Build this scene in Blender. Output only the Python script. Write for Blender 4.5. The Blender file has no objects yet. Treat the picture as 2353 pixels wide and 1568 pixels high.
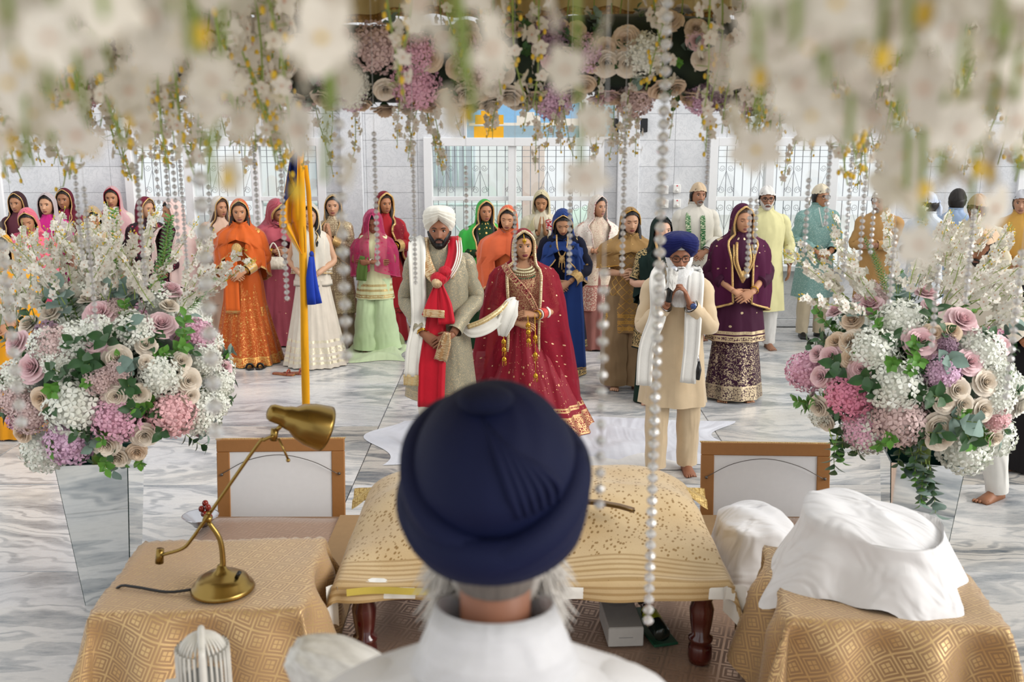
import bpy, math, random
import numpy as np
from mathutils import Vector, Matrix, Euler

# ------------------------------------------------------------------ camera, world, sun, exposure
SC = bpy.context.scene
COL = SC.collection
CAM_H, PITCH, FPX = 2.45, math.radians(12.18), 2288.0
cam = bpy.data.cameras.new('camera'); cam.lens = 35.0; cam.sensor_width = 36.0
cam.dof.use_dof = True; cam.dof.focus_distance = 7.3; cam.dof.aperture_fstop = 3.6
cam.clip_start = 0.02
camo = bpy.data.objects.new('camera', cam); COL.objects.link(camo)
camo.location = (0, 0, CAM_H); camo.rotation_euler = (math.pi / 2 - PITCH, 0, 0)
SC.camera = camo
w = bpy.data.worlds.new('daylight'); SC.world = w; w.use_nodes = True
w.node_tree.nodes['Background'].inputs[0].default_value = (0.97, 0.985, 1.0, 1)
w.node_tree.nodes['Background'].inputs[1].default_value = 0.95
sl = bpy.data.lights.new('daylight_sun', 'SUN'); sl.energy = 2.3; sl.angle = math.radians(32); sl.color = (1, 0.97, 0.93)
so = bpy.data.objects.new('daylight_sun', sl); COL.objects.link(so)
so.rotation_euler = Vector((-0.86, 0.34, -0.44)).to_track_quat('-Z', 'Y').to_euler()
SC.view_settings.view_transform = 'Standard'; SC.view_settings.look = 'None'
SC.view_settings.gamma = 1.0; SC.view_settings.use_curve_mapping = False
SC.view_settings.exposure = 0.12
SC.cycles.use_denoising = True
SC.cycles.max_bounces = 6; SC.cycles.diffuse_bounces = 3; SC.cycles.glossy_bounces = 3; SC.cycles.transmission_bounces = 5; SC.cycles.transparent_max_bounces = 14
SC.cycles.caustics_reflective = False; SC.cycles.caustics_refractive = False

RNG = random.Random(7)
def at(px, py, Y):
    """the world point at depth Y seen at photograph position (px, py)"""
    cx, cu = (px - 1176.5) / FPX, (784 - py) / FPX
    dy = math.cos(PITCH) + cu * math.sin(PITCH); dz = -math.sin(PITCH) + cu * math.cos(PITCH)
    t = Y / dy
    return Vector((cx * t, Y, CAM_H + dz * t))
def on(px, py, z=0.0):
    cu = (784 - py) / FPX
    dy = math.cos(PITCH) + cu * math.sin(PITCH); dz = -math.sin(PITCH) + cu * math.cos(PITCH)
    return at(px, py, (z - CAM_H) / dz * dy)

# ------------------------------------------------------------------ mesh helpers
def lin(c):
    if isinstance(c, str):
        c = [int(c[i:i + 2], 16) / 255 for i in (0, 2, 4)]
        c = [x / 12.92 if x <= 0.04045 else ((x + 0.055) / 1.055) ** 2.4 for x in c]
    return (c[0], c[1], c[2], 1.0)

class MB:
    def __init__(s):
        s.v, s.f, s.m, s.uv = [], [], [], []
    def add(s, verts, faces, mat=0, uvs=None):
        o = len(s.v)
        s.v.extend([tuple(map(float, p)) for p in verts])
        for k, f in enumerate(faces):
            s.f.append(tuple(i + o for i in f)); s.m.append(mat)
            s.uv.append(uvs[k] if uvs is not None else [(verts[i][0] + verts[i][1], verts[i][2]) for i in f])
        return s
    def mesh(s, name, mats, smooth=True):
        me = bpy.data.meshes.new(name)
        me.from_pydata(s.v, [], s.f)
        for m in mats: me.materials.append(m)
        me.polygons.foreach_set('material_index', s.m)
        me.polygons.foreach_set('use_smooth', [smooth] * len(s.f))
        ul = me.uv_layers.new(name='UVMap')
        ul.data.foreach_set('uv', [c for fu in s.uv for uv in fu for c in uv])
        me.update()
        return me
    def build(s, name, mats, parent=None, smooth=True):
        if not isinstance(mats, (list, tuple)): mats = [mats]
        return link(name, s.mesh(name, mats, smooth), parent)
    def move(s, M, start=0):
        for i in range(start, len(s.v)):
            s.v[i] = tuple(M @ Vector(s.v[i]))
        return s

def link(name, me, parent=None, loc=None, rot=None, scale=None):
    o = bpy.data.objects.new(name, me); COL.objects.link(o)
    if parent: o.parent = parent
    if loc is not None: o.location = loc
    if rot is not None: o.rotation_euler = rot
    if scale is not None: o.scale = (scale,) * 3 if isinstance(scale, (int, float)) else scale
    return o
def tag(o, label=None, cat=None, group=None, kind=None):
    if label: o['label'] = label
    if cat: o['category'] = cat
    if group: o['group'] = group
    if kind: o['kind'] = kind
    return o
def empty(name, loc=(0, 0, 0), rz=0):
    o = bpy.data.objects.new(name, None); COL.objects.link(o); o.empty_display_size = 0.1
    o.location = loc; o.rotation_euler = (0, 0, rz)
    return o

def box(mb, lo, hi, mat=0):
    x0, y0, z0 = lo; x1, y1, z1 = hi
    v = [(x0, y0, z0), (x1, y0, z0), (x1, y1, z0), (x0, y1, z0), (x0, y0, z1), (x1, y0, z1), (x1, y1, z1), (x0, y1, z1)]
    return mb.add(v, [(0, 3, 2, 1), (4, 5, 6, 7), (0, 1, 5, 4), (1, 2, 6, 5), (2, 3, 7, 6), (3, 0, 4, 7)], mat)
def bevbox(mb, lo, hi, b=0.004, mat=0):
    """box with a chamfered rim all round: 24 vertices"""
    lo, hi = np.array(lo, float), np.array(hi, float)
    c, h = (lo + hi) / 2, (hi - lo) / 2
    import itertools
    vs, idx = [], {}
    for s in itertools.product((-1, 1), repeat=3):
        for a in range(3):
            p = [c[k] + s[k] * (h[k] - (0 if k == a else b)) for k in range(3)]
            idx[(s, a)] = len(vs); vs.append(p)
    fs = []
    for a in range(3):
        b1, c1 = (a + 1) % 3, (a + 2) % 3
        for sg in (-1, 1):
            q = []
            for u, w_ in ((-1, -1), (1, -1), (1, 1), (-1, 1)):
                s = [0, 0, 0]; s[a] = sg; s[b1] = u; s[c1] = w_; q.append(idx[(tuple(s), a)])
            fs.append(tuple(q if sg > 0 else q[::-1]))
    for a in range(3):
        b1, c1 = (a + 1) % 3, (a + 2) % 3
        for u in (-1, 1):
            for w_ in (-1, 1):
                s0 = [0, 0, 0]; s0[a] = -1; s0[b1] = u; s0[c1] = w_
                s1 = list(s0); s1[a] = 1
                s0, s1 = tuple(s0), tuple(s1)
                q = (idx[(s0, b1)], idx[(s1, b1)], idx[(s1, c1)], idx[(s0, c1)])
                fs.append(q if u * w_ < 0 else q[::-1])
    for s in itertools.product((-1, 1), repeat=3):
        q = (idx[(s, 0)], idx[(s, 1)], idx[(s, 2)])
        fs.append(q if s[0] * s[1] * s[2] > 0 else q[::-1])
    return mb.add(vs, fs, mat)

def loft(mb, rings, closed=True, caps=(False, False), mat=0, us=None, vs=None, matf=None):
    """rings: list of equal length point lists"""
    R, N = len(rings), len(rings[0])
    pts = [p for r in rings for p in r]
    cols = N if closed else N - 1
    if us is None: us = [i / cols for i in range(cols + 1)]
    if vs is None: vs = [i / max(1, R - 1) for i in range(R)]
    o = len(mb.v)
    mb.v.extend([tuple(map(float, p)) for p in pts])
    for i in range(R - 1):
        for j in range(cols):
            k = (j + 1) % N
            mb.f.append((o + i * N + j, o + i * N + k, o + (i + 1) * N + k, o + (i + 1) * N + j))
            mb.m.append(matf(i, j) if matf else mat)
            mb.uv.append([(us[j], vs[i]), (us[j + 1], vs[i]), (us[j + 1], vs[i + 1]), (us[j], vs[i + 1])])
    for e, r in ((0, 0), (1, R - 1)):
        if caps[e]:
            f = tuple(o + r * N + j for j in range(N))
            mb.f.append(f if e else f[::-1]); mb.m.append(mat); mb.uv.append([(0, vs[r])] * N)
    return mb

def cr(pts, n=4):
    """Catmull-Rom through the points, n steps between neighbours"""
    P = [np.array(p, float) for p in pts]
    P = [2 * P[0] - P[1]] + P + [2 * P[-1] - P[-2]]
    out = []
    for i in range(1, len(P) - 2):
        for k in range(n):
            t = k / n
            a, b, c, d = P[i - 1], P[i], P[i + 1], P[i + 2]
            out.append(0.5 * (2 * b + (c - a) * t + (2 * a - 5 * b + 4 * c - d) * t * t + (3 * b - a - 3 * c + d) * t ** 3))
    out.append(P[-2])
    return out
def tube(mb, pts, rad, n=8, mat=0, caps=True, up=None, flat=1.0, closed_path=False, ripple=None):
    P = [np.array(p, float) for p in pts]
    if not hasattr(rad, '__len__'): rad = [rad] * len(P)
    elif len(rad) != len(P):
        rad = np.interp(np.linspace(0, 1, len(P)), np.linspace(0, 1, len(rad)), rad)
    T = []
    for i in range(len(P)):
        if closed_path: t = P[(i + 1) % len(P)] - P[i - 1]
        else: t = P[min(i + 1, len(P) - 1)] - P[max(i - 1, 0)]
        l = np.linalg.norm(t); T.append(t / l if l > 1e-9 else np.array((0, 0, 1.0)))
    u = np.array(up if up is not None else ((0, 0, 1.0) if abs(T[0][2]) < 0.9 else (0, 1.0, 0)))
    rings, L, vs = [], 0, []
    for i, p in enumerate(P):
        u = u - T[i] * np.dot(u, T[i]); u /= (np.linalg.norm(u) + 1e-9)
        w_ = np.cross(T[i], u)
        ring = []
        for j in range(n):
            a = 2 * math.pi * j / n
            r = rad[i] * (1 + (ripple(i, a) if ripple else 0))
            ring.append(p + u * math.sin(a) * r * flat + w_ * math.cos(a) * r)
        rings.append(ring)
        if i: L += np.linalg.norm(p - P[i - 1])
        vs.append(L)
    us = [2 * math.pi * float(np.mean(rad)) * j / n for j in range(n + 1)]
    if closed_path:
        rings.append(rings[0]); vs.append(L + np.linalg.norm(P[0] - P[-1])); caps = False
    return loft(mb, rings, True, (caps, caps), mat, us, vs)
def lathe(mb, prof, n=20, c=(0, 0, 0), mat=0, caps=(True, True), sx=1, sy=1):
    rings = [[(c[0] + r * math.cos(2 * math.pi * j / n) * sx, c[1] + r * math.sin(2 * math.pi * j / n) * sy, c[2] + z) for j in range(n)] for r, z in prof]
    return loft(mb, rings, True, caps, mat, [2 * math.pi * 0.1 * j / n for j in range(n + 1)], [z for r, z in prof])
def ell(mb, c, r, n=10, m=7, mat=0, rot=None):
    rings = []
    for i in range(m + 1):
        th = math.pi * (i + 0.02) / (m + 0.04)
        ring = []
        for j in range(n):
            p = Vector((r[0] * math.sin(th) * math.cos(2 * math.pi * j / n), r[1] * math.sin(th) * math.sin(2 * math.pi * j / n), -r[2] * math.cos(th)))
            if rot is not None: p = rot @ p
            ring.append((c[0] + p.x, c[1] + p.y, c[2] + p.z))
        rings.append(ring)
    return loft(mb, rings, True, (True, True), mat)
def grid(mb, fn, nu, nv, mat=0, uvs=None):
    """fn(i/nu, j/nv) -> point"""
    rings = [[fn(i / nu, j / nv) for i in range(nu + 1)] for j in range(nv + 1)]
    us = [i / nu for i in range(nu + 1)]; vs = [j / nv for j in range(nv + 1)]
    if uvs: us = [u * uvs[0] for u in us]; vs = [v * uvs[1] for v in vs]
    return loft(mb, rings, False, (False, False), mat, us, vs)

# ------------------------------------------------------------------ materials
MATS = {}
class NT:
    def __init__(s, name):
        s.mat = bpy.data.materials.new(name); s.mat.use_nodes = True
        s.t = s.mat.node_tree; s.b = s.t.nodes['Principled BSDF']; s.out = s.t.nodes['Material Output']
    def n(s, typ, **kw):
        nd = s.t.nodes.new(typ)
        for k, v in kw.items(): setattr(nd, k, v)
        return nd
    def put(s, sock, v):
        if isinstance(v, bpy.types.NodeSocket): s.t.links.new(v, sock)
        elif v is not None: sock.default_value = v
    def math(s, op, a, b=None, c=None, clamp=False):
        nd = s.n('ShaderNodeMath', operation=op, use_clamp=clamp)
        for i, v in enumerate((a, b, c)):
            if v is not None: s.put(nd.inputs[i], v)
        return nd.outputs[0]
    def mix(s, f, a, b):
        nd = s.n('ShaderNodeMix', data_type='RGBA')
        s.put(nd.inputs[0], f); s.put(nd.inputs[6], a); s.put(nd.inputs[7], b)
        return nd.outputs[2]
    def ramp(s, f, stops, interp='LINEAR'):
        nd = s.n('ShaderNodeValToRGB'); nd.color_ramp.interpolation = interp
        el = nd.color_ramp.elements
        while len(el) < len(stops): el.new(0.5)
        for e, (p, c) in zip(el, stops): e.position = p; e.color = lin(c)
        s.put(nd.inputs[0], f)
        return nd.outputs[0]
    def coord(s, kind='UV', scale=(1, 1, 1), rot=(0, 0, 0), loc=None):
        tc = s.n('ShaderNodeTexCoord'); mp = s.n('ShaderNodeMapping')
        mp.inputs['Scale'].default_value = scale; mp.inputs['Rotation'].default_value = rot
        if loc is not None: s.put(mp.inputs['Location'], loc)
        s.t.links.new(tc.outputs[kind], mp.inputs['Vector'])
        return mp.outputs[0]
    def noise(s, vec, scale, detail=3, rough=0.55, dist=0.0):
        nd = s.n('ShaderNodeTexNoise'); s.put(nd.inputs['Vector'], vec)
        nd.inputs['Scale'].default_value = scale; nd.inputs['Detail'].default_value = detail
        nd.inputs['Roughness'].default_value = rough; nd.inputs['Distortion'].default_value = dist
        return nd.outputs[0]
    def voro(s, vec, scale, feature='F1', rnd=1.0, out=0):
        nd = s.n('ShaderNodeTexVoronoi', feature=feature); s.put(nd.inputs['Vector'], vec)
        nd.inputs['Scale'].default_value = scale; nd.inputs['Randomness'].default_value = rnd
        return nd.outputs[out]
    def bump(s, h, strength=0.3, dist=0.01):
        nd = s.n('ShaderNodeBump'); nd.inputs['Strength'].default_value = strength; nd.inputs['Distance'].default_value = dist
        s.put(nd.inputs['Height'], h); s.t.links.new(nd.outputs[0], s.b.inputs['Normal'])
    def set(s, **kw):
        names = dict(col='Base Color', rough='Roughness', metal='Metallic', spec='Specular IOR Level', trans='Transmission Weight',
                     ior='IOR', sheen='Sheen Weight', coat='Coat Weight', emit='Emission Color', es='Emission Strength', alpha='Alpha', sss='Subsurface Weight', srough='Sheen Roughness', aniso='Anisotropic')
        for k, v in kw.items(): s.put(s.b.inputs[names[k]], v)
        return s

def plain(name, col, rough=0.5, metal=0.0, var=0.06, vscale=30.0, bump=0.0, bscale=200.0, **kw):
    """a plain surface with a little natural variation of tone"""
    if name in MATS: return MATS[name]
    t = NT(name); c = lin(col)
    nz = t.noise(t.coord('Object'), vscale, 3)
    d = tuple(max(0, x * (1 - var * 2)) for x in c[:3]) + (1,)
    l = tuple(min(1, x * (1 + var)) for x in c[:3]) + (1,)
    t.set(col=t.mix(nz, d, l), rough=rough, metal=metal, **kw)
    if bump: t.bump(t.noise(t.coord('Object'), bscale, 2), bump, 0.003)
    MATS[name] = t.mat
    return t.mat

def fabric(name, base, pcol='c8a060', dots=None, vine=None, dots2=None, bands=(), rough=0.75, sheen=0.3, pmetal=0.7, veil=0.0, weave=True, wrinkle=1.0, vstripe=None, zig=None, base2=None, panel=None):
    """cloth; UV is in metres (u round the body, v up from the hem). dots=(scale, radius) sequins, vine=(scale, width) embroidery,
    bands=[(v0, v1)] embroidered borders, vstripe=(period, width), veil = how see-through"""
    if name in MATS: return MATS[name]
    t = NT(name); uv = t.coord('UV')
    sx = t.n('ShaderNodeSeparateXYZ'); t.put(sx.inputs[0], uv)
    U, V = sx.outputs[0], sx.outputs[1]
    f = None
    def acc(g):
        nonlocal f
        f = g if f is None else t.math('MAXIMUM', f, g)
    if dots: acc(t.math('LESS_THAN', t.voro(uv, dots[0], rnd=dots[2] if len(dots) > 2 else 0.35), dots[1]))
    if vine:
        e = t.math('ABSOLUTE', t.math('SUBTRACT', t.noise(uv, vine[0] * 0.8, 2, 0.5, 2.2), 0.5))
        g = t.math('LESS_THAN', e, vine[1] * 0.32)
        br = t.math('GREATER_THAN', t.noise(uv, vine[0] * 2.6, 2), 0.44)
        acc(t.math('MULTIPLY', g, br))
    if dots2: acc(t.math('LESS_THAN', t.voro(uv, dots2[0], rnd=dots2[2] if len(dots2) > 2 else 0.35), dots2[1]))
    for b0, b1 in bands:
        g = t.math('MULTIPLY', t.math('GREATER_THAN', V, b0), t.math('LESS_THAN', V, b1))
        g2 = t.math('LESS_THAN', t.voro(uv, 75.0, rnd=0.5), 0.52)
        ed = t.math('ADD', t.math('LESS_THAN', t.math('ABSOLUTE', t.math('SUBTRACT', V, b0)), 0.006), t.math('LESS_THAN', t.math('ABSOLUTE', t.math('SUBTRACT', V, b1)), 0.006))
        acc(t.math('MAXIMUM', t.math('MULTIPLY', g, g2), t.math('MINIMUM', ed, 1.0)))
    if vstripe:
        acc(t.math('LESS_THAN', t.math('MODULO', t.math('ADD', U, 50.0), vstripe[0]), vstripe[1]))
    if zig:  # diamond trellis: (period, width)
        a = t.math('MODULO', t.math('ADD', t.math('ADD', U, V), 50.0), zig[0])
        b = t.math('MODULO', t.math('ADD', t.math('SUBTRACT', U, V), 50.0), zig[0])
        acc(t.math('MAXIMUM', t.math('LESS_THAN', a, zig[1]), t.math('LESS_THAN', b, zig[1])))
    c = lin(base)
    nz = t.noise(uv, 9.0, 3)
    dk = tuple(x * 0.86 for x in c[:3]) + (1,); lt = tuple(min(1, x * 1.08) for x in c[:3]) + (1,)
    colr = t.mix(nz, dk, lt)
    if base2:
        colr = t.mix(t.math('GREATER_THAN', t.noise(uv, base2[1], 2), base2[2]), colr, lin(base2[0]))
    if panel:  # (v limit, colour) a lower panel of another cloth
        colr = t.mix(t.math('LESS_THAN', V, panel[0]), colr, lin(panel[1]))
    if f is not None:
        pn = t.noise(uv, 160.0, 1)
        pc = lin(pcol)
        colr = t.mix(f, colr, t.mix(pn, tuple(x * 0.6 for x in pc[:3]) + (1,), tuple(min(1, x * 1.3) for x in pc[:3]) + (1,)))
        t.set(metal=t.math('MULTIPLY', f, pmetal), rough=t.math('SUBTRACT', rough, t.math('MULTIPLY', f, rough - 0.35)))
    else:
        t.set(rough=rough)
    t.set(col=colr, sheen=sheen * min(1.0, max(c[:3]) * 1.5), srough=0.4, spec=0.25)
    if weave:
        fv = t.n('ShaderNodeVectorMath', operation='MULTIPLY'); t.put(fv.inputs[0], uv); fv.inputs[1].default_value = (13, 3.2, 1)
        t.bump(t.math('ADD', t.math('MULTIPLY', t.noise(fv.outputs[0], 1.0, 1, 0.4, 0.3), wrinkle), t.math('MULTIPLY', t.noise(uv, 420.0, 1), 0.04)), 0.8, 0.03)
    if veil > 0:
        tr = t.n('ShaderNodeBsdfTransparent'); ms = t.n('ShaderNodeMixShader')
        tc = tuple(0.55 + 0.45 * x for x in c[:3]) + (1,)
        tr.inputs[0].default_value = tc
        fac = veil if f is None else t.math('MULTIPLY', t.math('SUBTRACT', 1.0, f), veil)
        t.put(ms.inputs[0], fac); t.t.links.new(t.b.outputs[0], ms.inputs[1]); t.t.links.new(tr.outputs[0], ms.inputs[2])
        t.t.links.new(ms.outputs[0], t.out.inputs[0])
    MATS[name] = t.mat
    return t.mat

def floor_marble():
    t = NT('streaked_grey_marble')
    oi = t.n('ShaderNodeObjectInfo')
    cb = t.n('ShaderNodeCombineXYZ'); t.put(cb.inputs[0], t.math('MULTIPLY', oi.outputs['Random'], 37.0)); t.put(cb.inputs[1], t.math('MULTIPLY', oi.outputs['Random'], 11.0))
    v0 = t.coord('Object', (0.45, 1.0, 1.0), (0, 0, 0.25), cb.outputs[0])
    def warp(vec, sc_, amt):
        wn = t.n('ShaderNodeTexNoise'); t.put(wn.inputs['Vector'], vec); wn.inputs['Scale'].default_value = sc_; wn.inputs['Detail'].default_value = 2
        sc = t.n('ShaderNodeVectorMath', operation='SCALE'); t.put(sc.inputs[0], wn.outputs[1]); sc.inputs['Scale'].default_value = amt
        ad = t.n('ShaderNodeVectorMath', operation='ADD'); t.put(ad.inputs[0], vec); t.put(ad.inputs[1], sc.outputs[0])
        return ad.outputs[0]
    v1 = warp(v0, 0.55, 0.9)
    big = t.noise(v1, 0.75, 2, 0.5)
    sy = t.n('ShaderNodeSeparateXYZ'); t.put(sy.inputs[0], v1)
    fine = t.noise(v1, 3.2, 3, 0.55)
    phase = t.math('ADD', t.math('MULTIPLY', sy.outputs[1], 13.0), t.math('ADD', t.math('MULTIPLY', big, 34.0), t.math('MULTIPLY', fine, 11.0)))
    band = t.math('ADD', t.math('MULTIPLY', t.math('SINE', phase), 0.5), 0.5)
    band2 = t.math('ADD', t.math('MULTIPLY', t.math('SINE', t.math('MULTIPLY', phase, 3.3)), 0.5), 0.5)
    patch = t.noise(v1, 1.1, 2, 0.5)
    grain = t.noise(t.coord('Object', (2.2, 9, 1), (0, 0, 0.25), cb.outputs[0]), 3.0, 5, 0.68)
    light = t.ramp(patch, [(0.30, 'bdb7ae'), (0.48, 'd8d5d0'), (0.62, 'cfcfd0'), (0.75, 'dfddd9')])
    dark = t.ramp(patch, [(0.34, '46525c'), (0.46, '7b858d'), (0.56, '5d6872'), (0.68, '8f9499')])
    f1 = t.ramp(band, [(0.06, (1, 1, 1)), (0.40, (0, 0, 0))])
    f2 = t.math('MULTIPLY', t.ramp(band2, [(0.04, (1, 1, 1)), (0.30, (0, 0, 0))]), 0.7)
    amt = t.ramp(patch, [(0.34, (1, 1, 1)), (0.45, (0.5, 0.5, 0.5)), (0.54, (0.9, 0.9, 0.9)), (0.66, (0.25, 0.25, 0.25))])
    f = t.math('MULTIPLY', t.math('MAXIMUM', f1, f2), amt)
    f = t.math('MULTIPLY', f, t.ramp(grain, [(0.3, (1, 1, 1)), (0.7, (0.5, 0.5, 0.5))]))
    col = t.mix(f, light, dark)
    col = t.mix(t.math('MULTIPLY', t.ramp(grain, [(0.3, (1, 1, 1)), (0.48, (0, 0, 0))]), 0.25), col, lin('69737b'))
    t.set(col=col, rough=t.math('ADD', 0.2, t.math('MULTIPLY', grain, 0.15)), spec=0.4)
    return t.mat
def wall_marble():
    t = NT('white_veined_marble')
    oi = t.n('ShaderNodeObjectInfo')
    cb = t.n('ShaderNodeCombineXYZ'); t.put(cb.inputs[0], t.math('MULTIPLY', oi.outputs['Random'], 23.0)); t.put(cb.inputs[2], t.math('MULTIPLY', oi.outputs['Random'], 9.0))
    v0 = t.coord('Object', (1, 1, 1), (0, 0.7, 0), cb.outputs[0])
    n1 = t.noise(v0, 6.0, 7, 0.68, 2.2)
    vein = t.ramp(t.math('ABSOLUTE', t.math('SUBTRACT', n1, 0.5)), [(0.0, (1, 1, 1)), (0.02, (0.25, 0.25, 0.25)), (0.05, (0, 0, 0))])
    n2 = t.noise(v0, 2.0, 4, 0.55)
    basec = t.ramp(n2, [(0.3, 'cfd1d5'), (0.55, 'dfe0e2'), (0.8, 'e9e9ea')])
    tone = t.math('MULTIPLY', oi.outputs['Random'], 0.22)
    basec = t.mix(tone, basec, lin('b9bcc2'))
    t.set(col=t.mix(t.math('MULTIPLY', vein, 0.30), basec, lin('8b9098')), rough=0.22, spec=0.45)
    return t.mat
def glass_pane():
    t = NT('window_glass')
    tr = t.n('ShaderNodeBsdfTransparent'); tr.inputs[0].default_value = (0.97, 0.985, 0.98, 1)
    gl = t.n('ShaderNodeBsdfGlossy'); gl.inputs['Roughness'].default_value = 0.02
    ms = t.n('ShaderNodeMixShader'); ms.inputs[0].default_value = 0.06
    t.t.links.new(tr.outputs[0], ms.inputs[1]); t.t.links.new(gl.outputs[0], ms.inputs[2]); t.t.links.new(ms.outputs[0], t.out.inputs[0])
    return t.mat
def gold_brocade(name, base='b98d55', line='dcb878', scale=13.0, dots=True, rot=0.785):
    """brocade woven in diamonds, each with a four-petal motif"""
    t = NT(name); uv = t.coord('UV', (scale, scale, 1), (0, 0, rot))
    sx = t.n('ShaderNodeSeparateXYZ'); t.put(sx.inputs[0], uv)
    def tri(s): return t.math('ABSOLUTE', t.math('SUBTRACT', t.math('FRACT', s), 0.5))
    a, b = tri(sx.outputs[0]), tri(sx.outputs[1])
    mx = t.math('MAXIMUM', a, b)
    l1 = t.math('GREATER_THAN', mx, 0.455)
    l2 = t.math('MULTIPLY', t.math('GREATER_THAN', mx, 0.29), t.math('LESS_THAN', mx, 0.35))
    d = t.math('SUBTRACT', 0.085, t.math('MAXIMUM', t.math('ABSOLUTE', t.math('SUBTRACT', a, 0.11)), t.math('ABSOLUTE', t.math('SUBTRACT', b, 0.11))))
    l3 = t.math('GREATER_THAN', d, 0.0)
    f = t.math('MAXIMUM', t.math('MAXIMUM', l1, l2), l3)
    nz = t.noise(t.coord('UV'), 5, 3)
    bs = lin(base); col0 = t.mix(nz, tuple(x * 0.8 for x in bs[:3]) + (1,), tuple(min(1, x * 1.15) for x in bs[:3]) + (1,))
    t.set(col=t.mix(f, col0, lin(line)), metal=t.math('MULTIPLY', f, 0.55), rough=t.math('SUBTRACT', 0.62, t.math('MULTIPLY', f, 0.27)), sheen=0.25)
    t.bump(t.math('ADD', t.math('MULTIPLY', f, 0.5), t.noise(t.coord('UV'), 300, 1)), 0.2, 0.002)
    return t.mat
def gold_leafcloth(name, base='cdb083'):
    """the ivory-gold spread with an all-over leaf pattern"""
    t = NT(name)
    uv = t.coord('UV', (1, 1, 1), (0, 0, 0.5))
    st = t.n('ShaderNodeVectorMath', operation='MULTIPLY'); t.put(st.inputs[0], uv); st.inputs[1].default_value = (62, 40, 1)
    nd = t.n('ShaderNodeTexVoronoi', feature='F1'); t.put(nd.inputs['Vector'], st.outputs[0]); nd.inputs['Scale'].default_value = 1.0; nd.inputs['Randomness'].default_value = 0.75
    sv = t.n('ShaderNodeSeparateXYZ'); t.put(sv.inputs[0], t.coord('UV'))
    inb = t.math('LESS_THAN', sv.outputs[1], 0.20)
    stripe = t.math('LESS_THAN', t.math('FRACT', t.math('MULTIPLY', sv.outputs[1], 42.0)), 0.42)
    leaf = t.math('ADD', t.math('MULTIPLY', t.math('LESS_THAN', nd.outputs[0], 0.33), t.math('SUBTRACT', 1.0, inb)), t.math('MULTIPLY', t.math('MULTIPLY', stripe, inb), 0.55))
    spark = t.math('GREATER_THAN', t.noise(t.coord('UV'), 240.0, 1), 0.72)
    nz = t.noise(t.coord('UV'), 4.0, 4)
    b0 = t.mix(nz, lin('b08d58'), lin('d9c297'))
    t.set(col=t.mix(leaf, b0, lin('97743a')), metal=t.math('MAXIMUM', t.math('MULTIPLY', leaf, 0.5), t.math('MULTIPLY', spark, 0.8)), rough=t.math('SUBTRACT', 0.6, t.math('MULTIPLY', spark, 0.35)), sheen=0.3)
    t.bump(t.math('ADD', leaf, t.noise(t.coord('UV'), 200, 2)), 0.25, 0.003)
    return t.mat
# ------------------------------------------------------------------ the room: floor, wall, windows
FLOORM, WALLM, GLASS = floor_marble(), wall_marble(), glass_pane()
WHITE_PAINT = plain('white_window_paint', 'e9e9ea', 0.35, var=0.02)
IRON = plain('dark_grille_iron', '9a99a3', 0.5, 0.2)
Y_W = 12.2
mb = MB(); box(mb, (-9, -2.0, -0.12), (9, 13.0, -0.012))
floor = mb.build('floor', plain('floor_joint_mortar', '77797a', 0.8)); tag(floor, kind='structure')
SLX, SLY = 2.78, 1.39
mesh_slab = MB(); bevbox(mesh_slab, (-SLX / 2 + 0.003, -SLY / 2 + 0.003, -0.014), (SLX / 2 - 0.003, SLY / 2 - 0.003, 0.0), 0.003)
mesh_slab = mesh_slab.mesh('marble_slab', [FLOORM], False)
r = random.Random(3)
for iy in range(-6, 5):
    for ix in range(-3, 4):
        y = 6.59 + (iy + 0.5) * SLY
        if y + SLY / 2 > 13 or y < -1.8: continue
        o = link('marble_slab', mesh_slab, floor, ((ix + 0.1 + 0.0) * SLX, y, 0), (0, 0, math.pi * r.randint(0, 1)))
        o['kind'] = 'structure'

ZS, ZT = at(1180, 612, Y_W).z, at(1180, 326, Y_W).z
def wx(px): return at(px, 470, Y_W).x
WINS = [(wx(-420), wx(2), (wx(-280), wx(-140))), (wx(303), wx(742), (wx(437), wx(590))), (wx(985), wx(1376), (wx(1177),)),
        (wx(1635), wx(2046), (wx(1765), wx(1912))), (wx(2341), wx(2760), (wx(2480), wx(2620)))]
back = MB()
edges = [-9.0] + [e for wn in WINS for e in wn[:2]] + [9.0]
for i in range(0, len(edges), 2): box(back, (edges[i], Y_W + 0.02, 0), (edges[i + 1], Y_W + 0.3, 4.3))
for wn in WINS:
    box(back, (wn[0], Y_W + 0.02, 0), (wn[1], Y_W + 0.3, ZS)); box(back, (wn[0], Y_W + 0.02, ZT), (wn[1], Y_W + 0.3, 4.3))
wall = back.build('wall_back', WALLM, smooth=False); tag(wall, kind='structure')
TW, TH = 0.62, 0.312
def cut(rc, holes):
    out = [rc]
    for h in holes:
        nx = []
        for (a, b, c, d) in out:
            x0, x1, z0, z1 = max(a, h[0]), min(b, h[1]), max(c, h[2]), min(d, h[3])
            if x0 >= x1 or z0 >= z1: nx.append((a, b, c, d)); continue
            if a < x0: nx.append((a, x0, c, d))
            if x1 < b: nx.append((x1, b, c, d))
            if c < z0: nx.append((x0, x1, c, z0))
            if z1 < d: nx.append((x0, x1, z1, d))
        out = nx
    return out
PIL = [(wx(790), wx(838)), (wx(1416), wx(1464))]
holes = [(wn[0], wn[1], ZS, ZT) for wn in WINS] + [(p[0], p[1], 0, 4.3) for p in PIL]
tcache = {}
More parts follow.
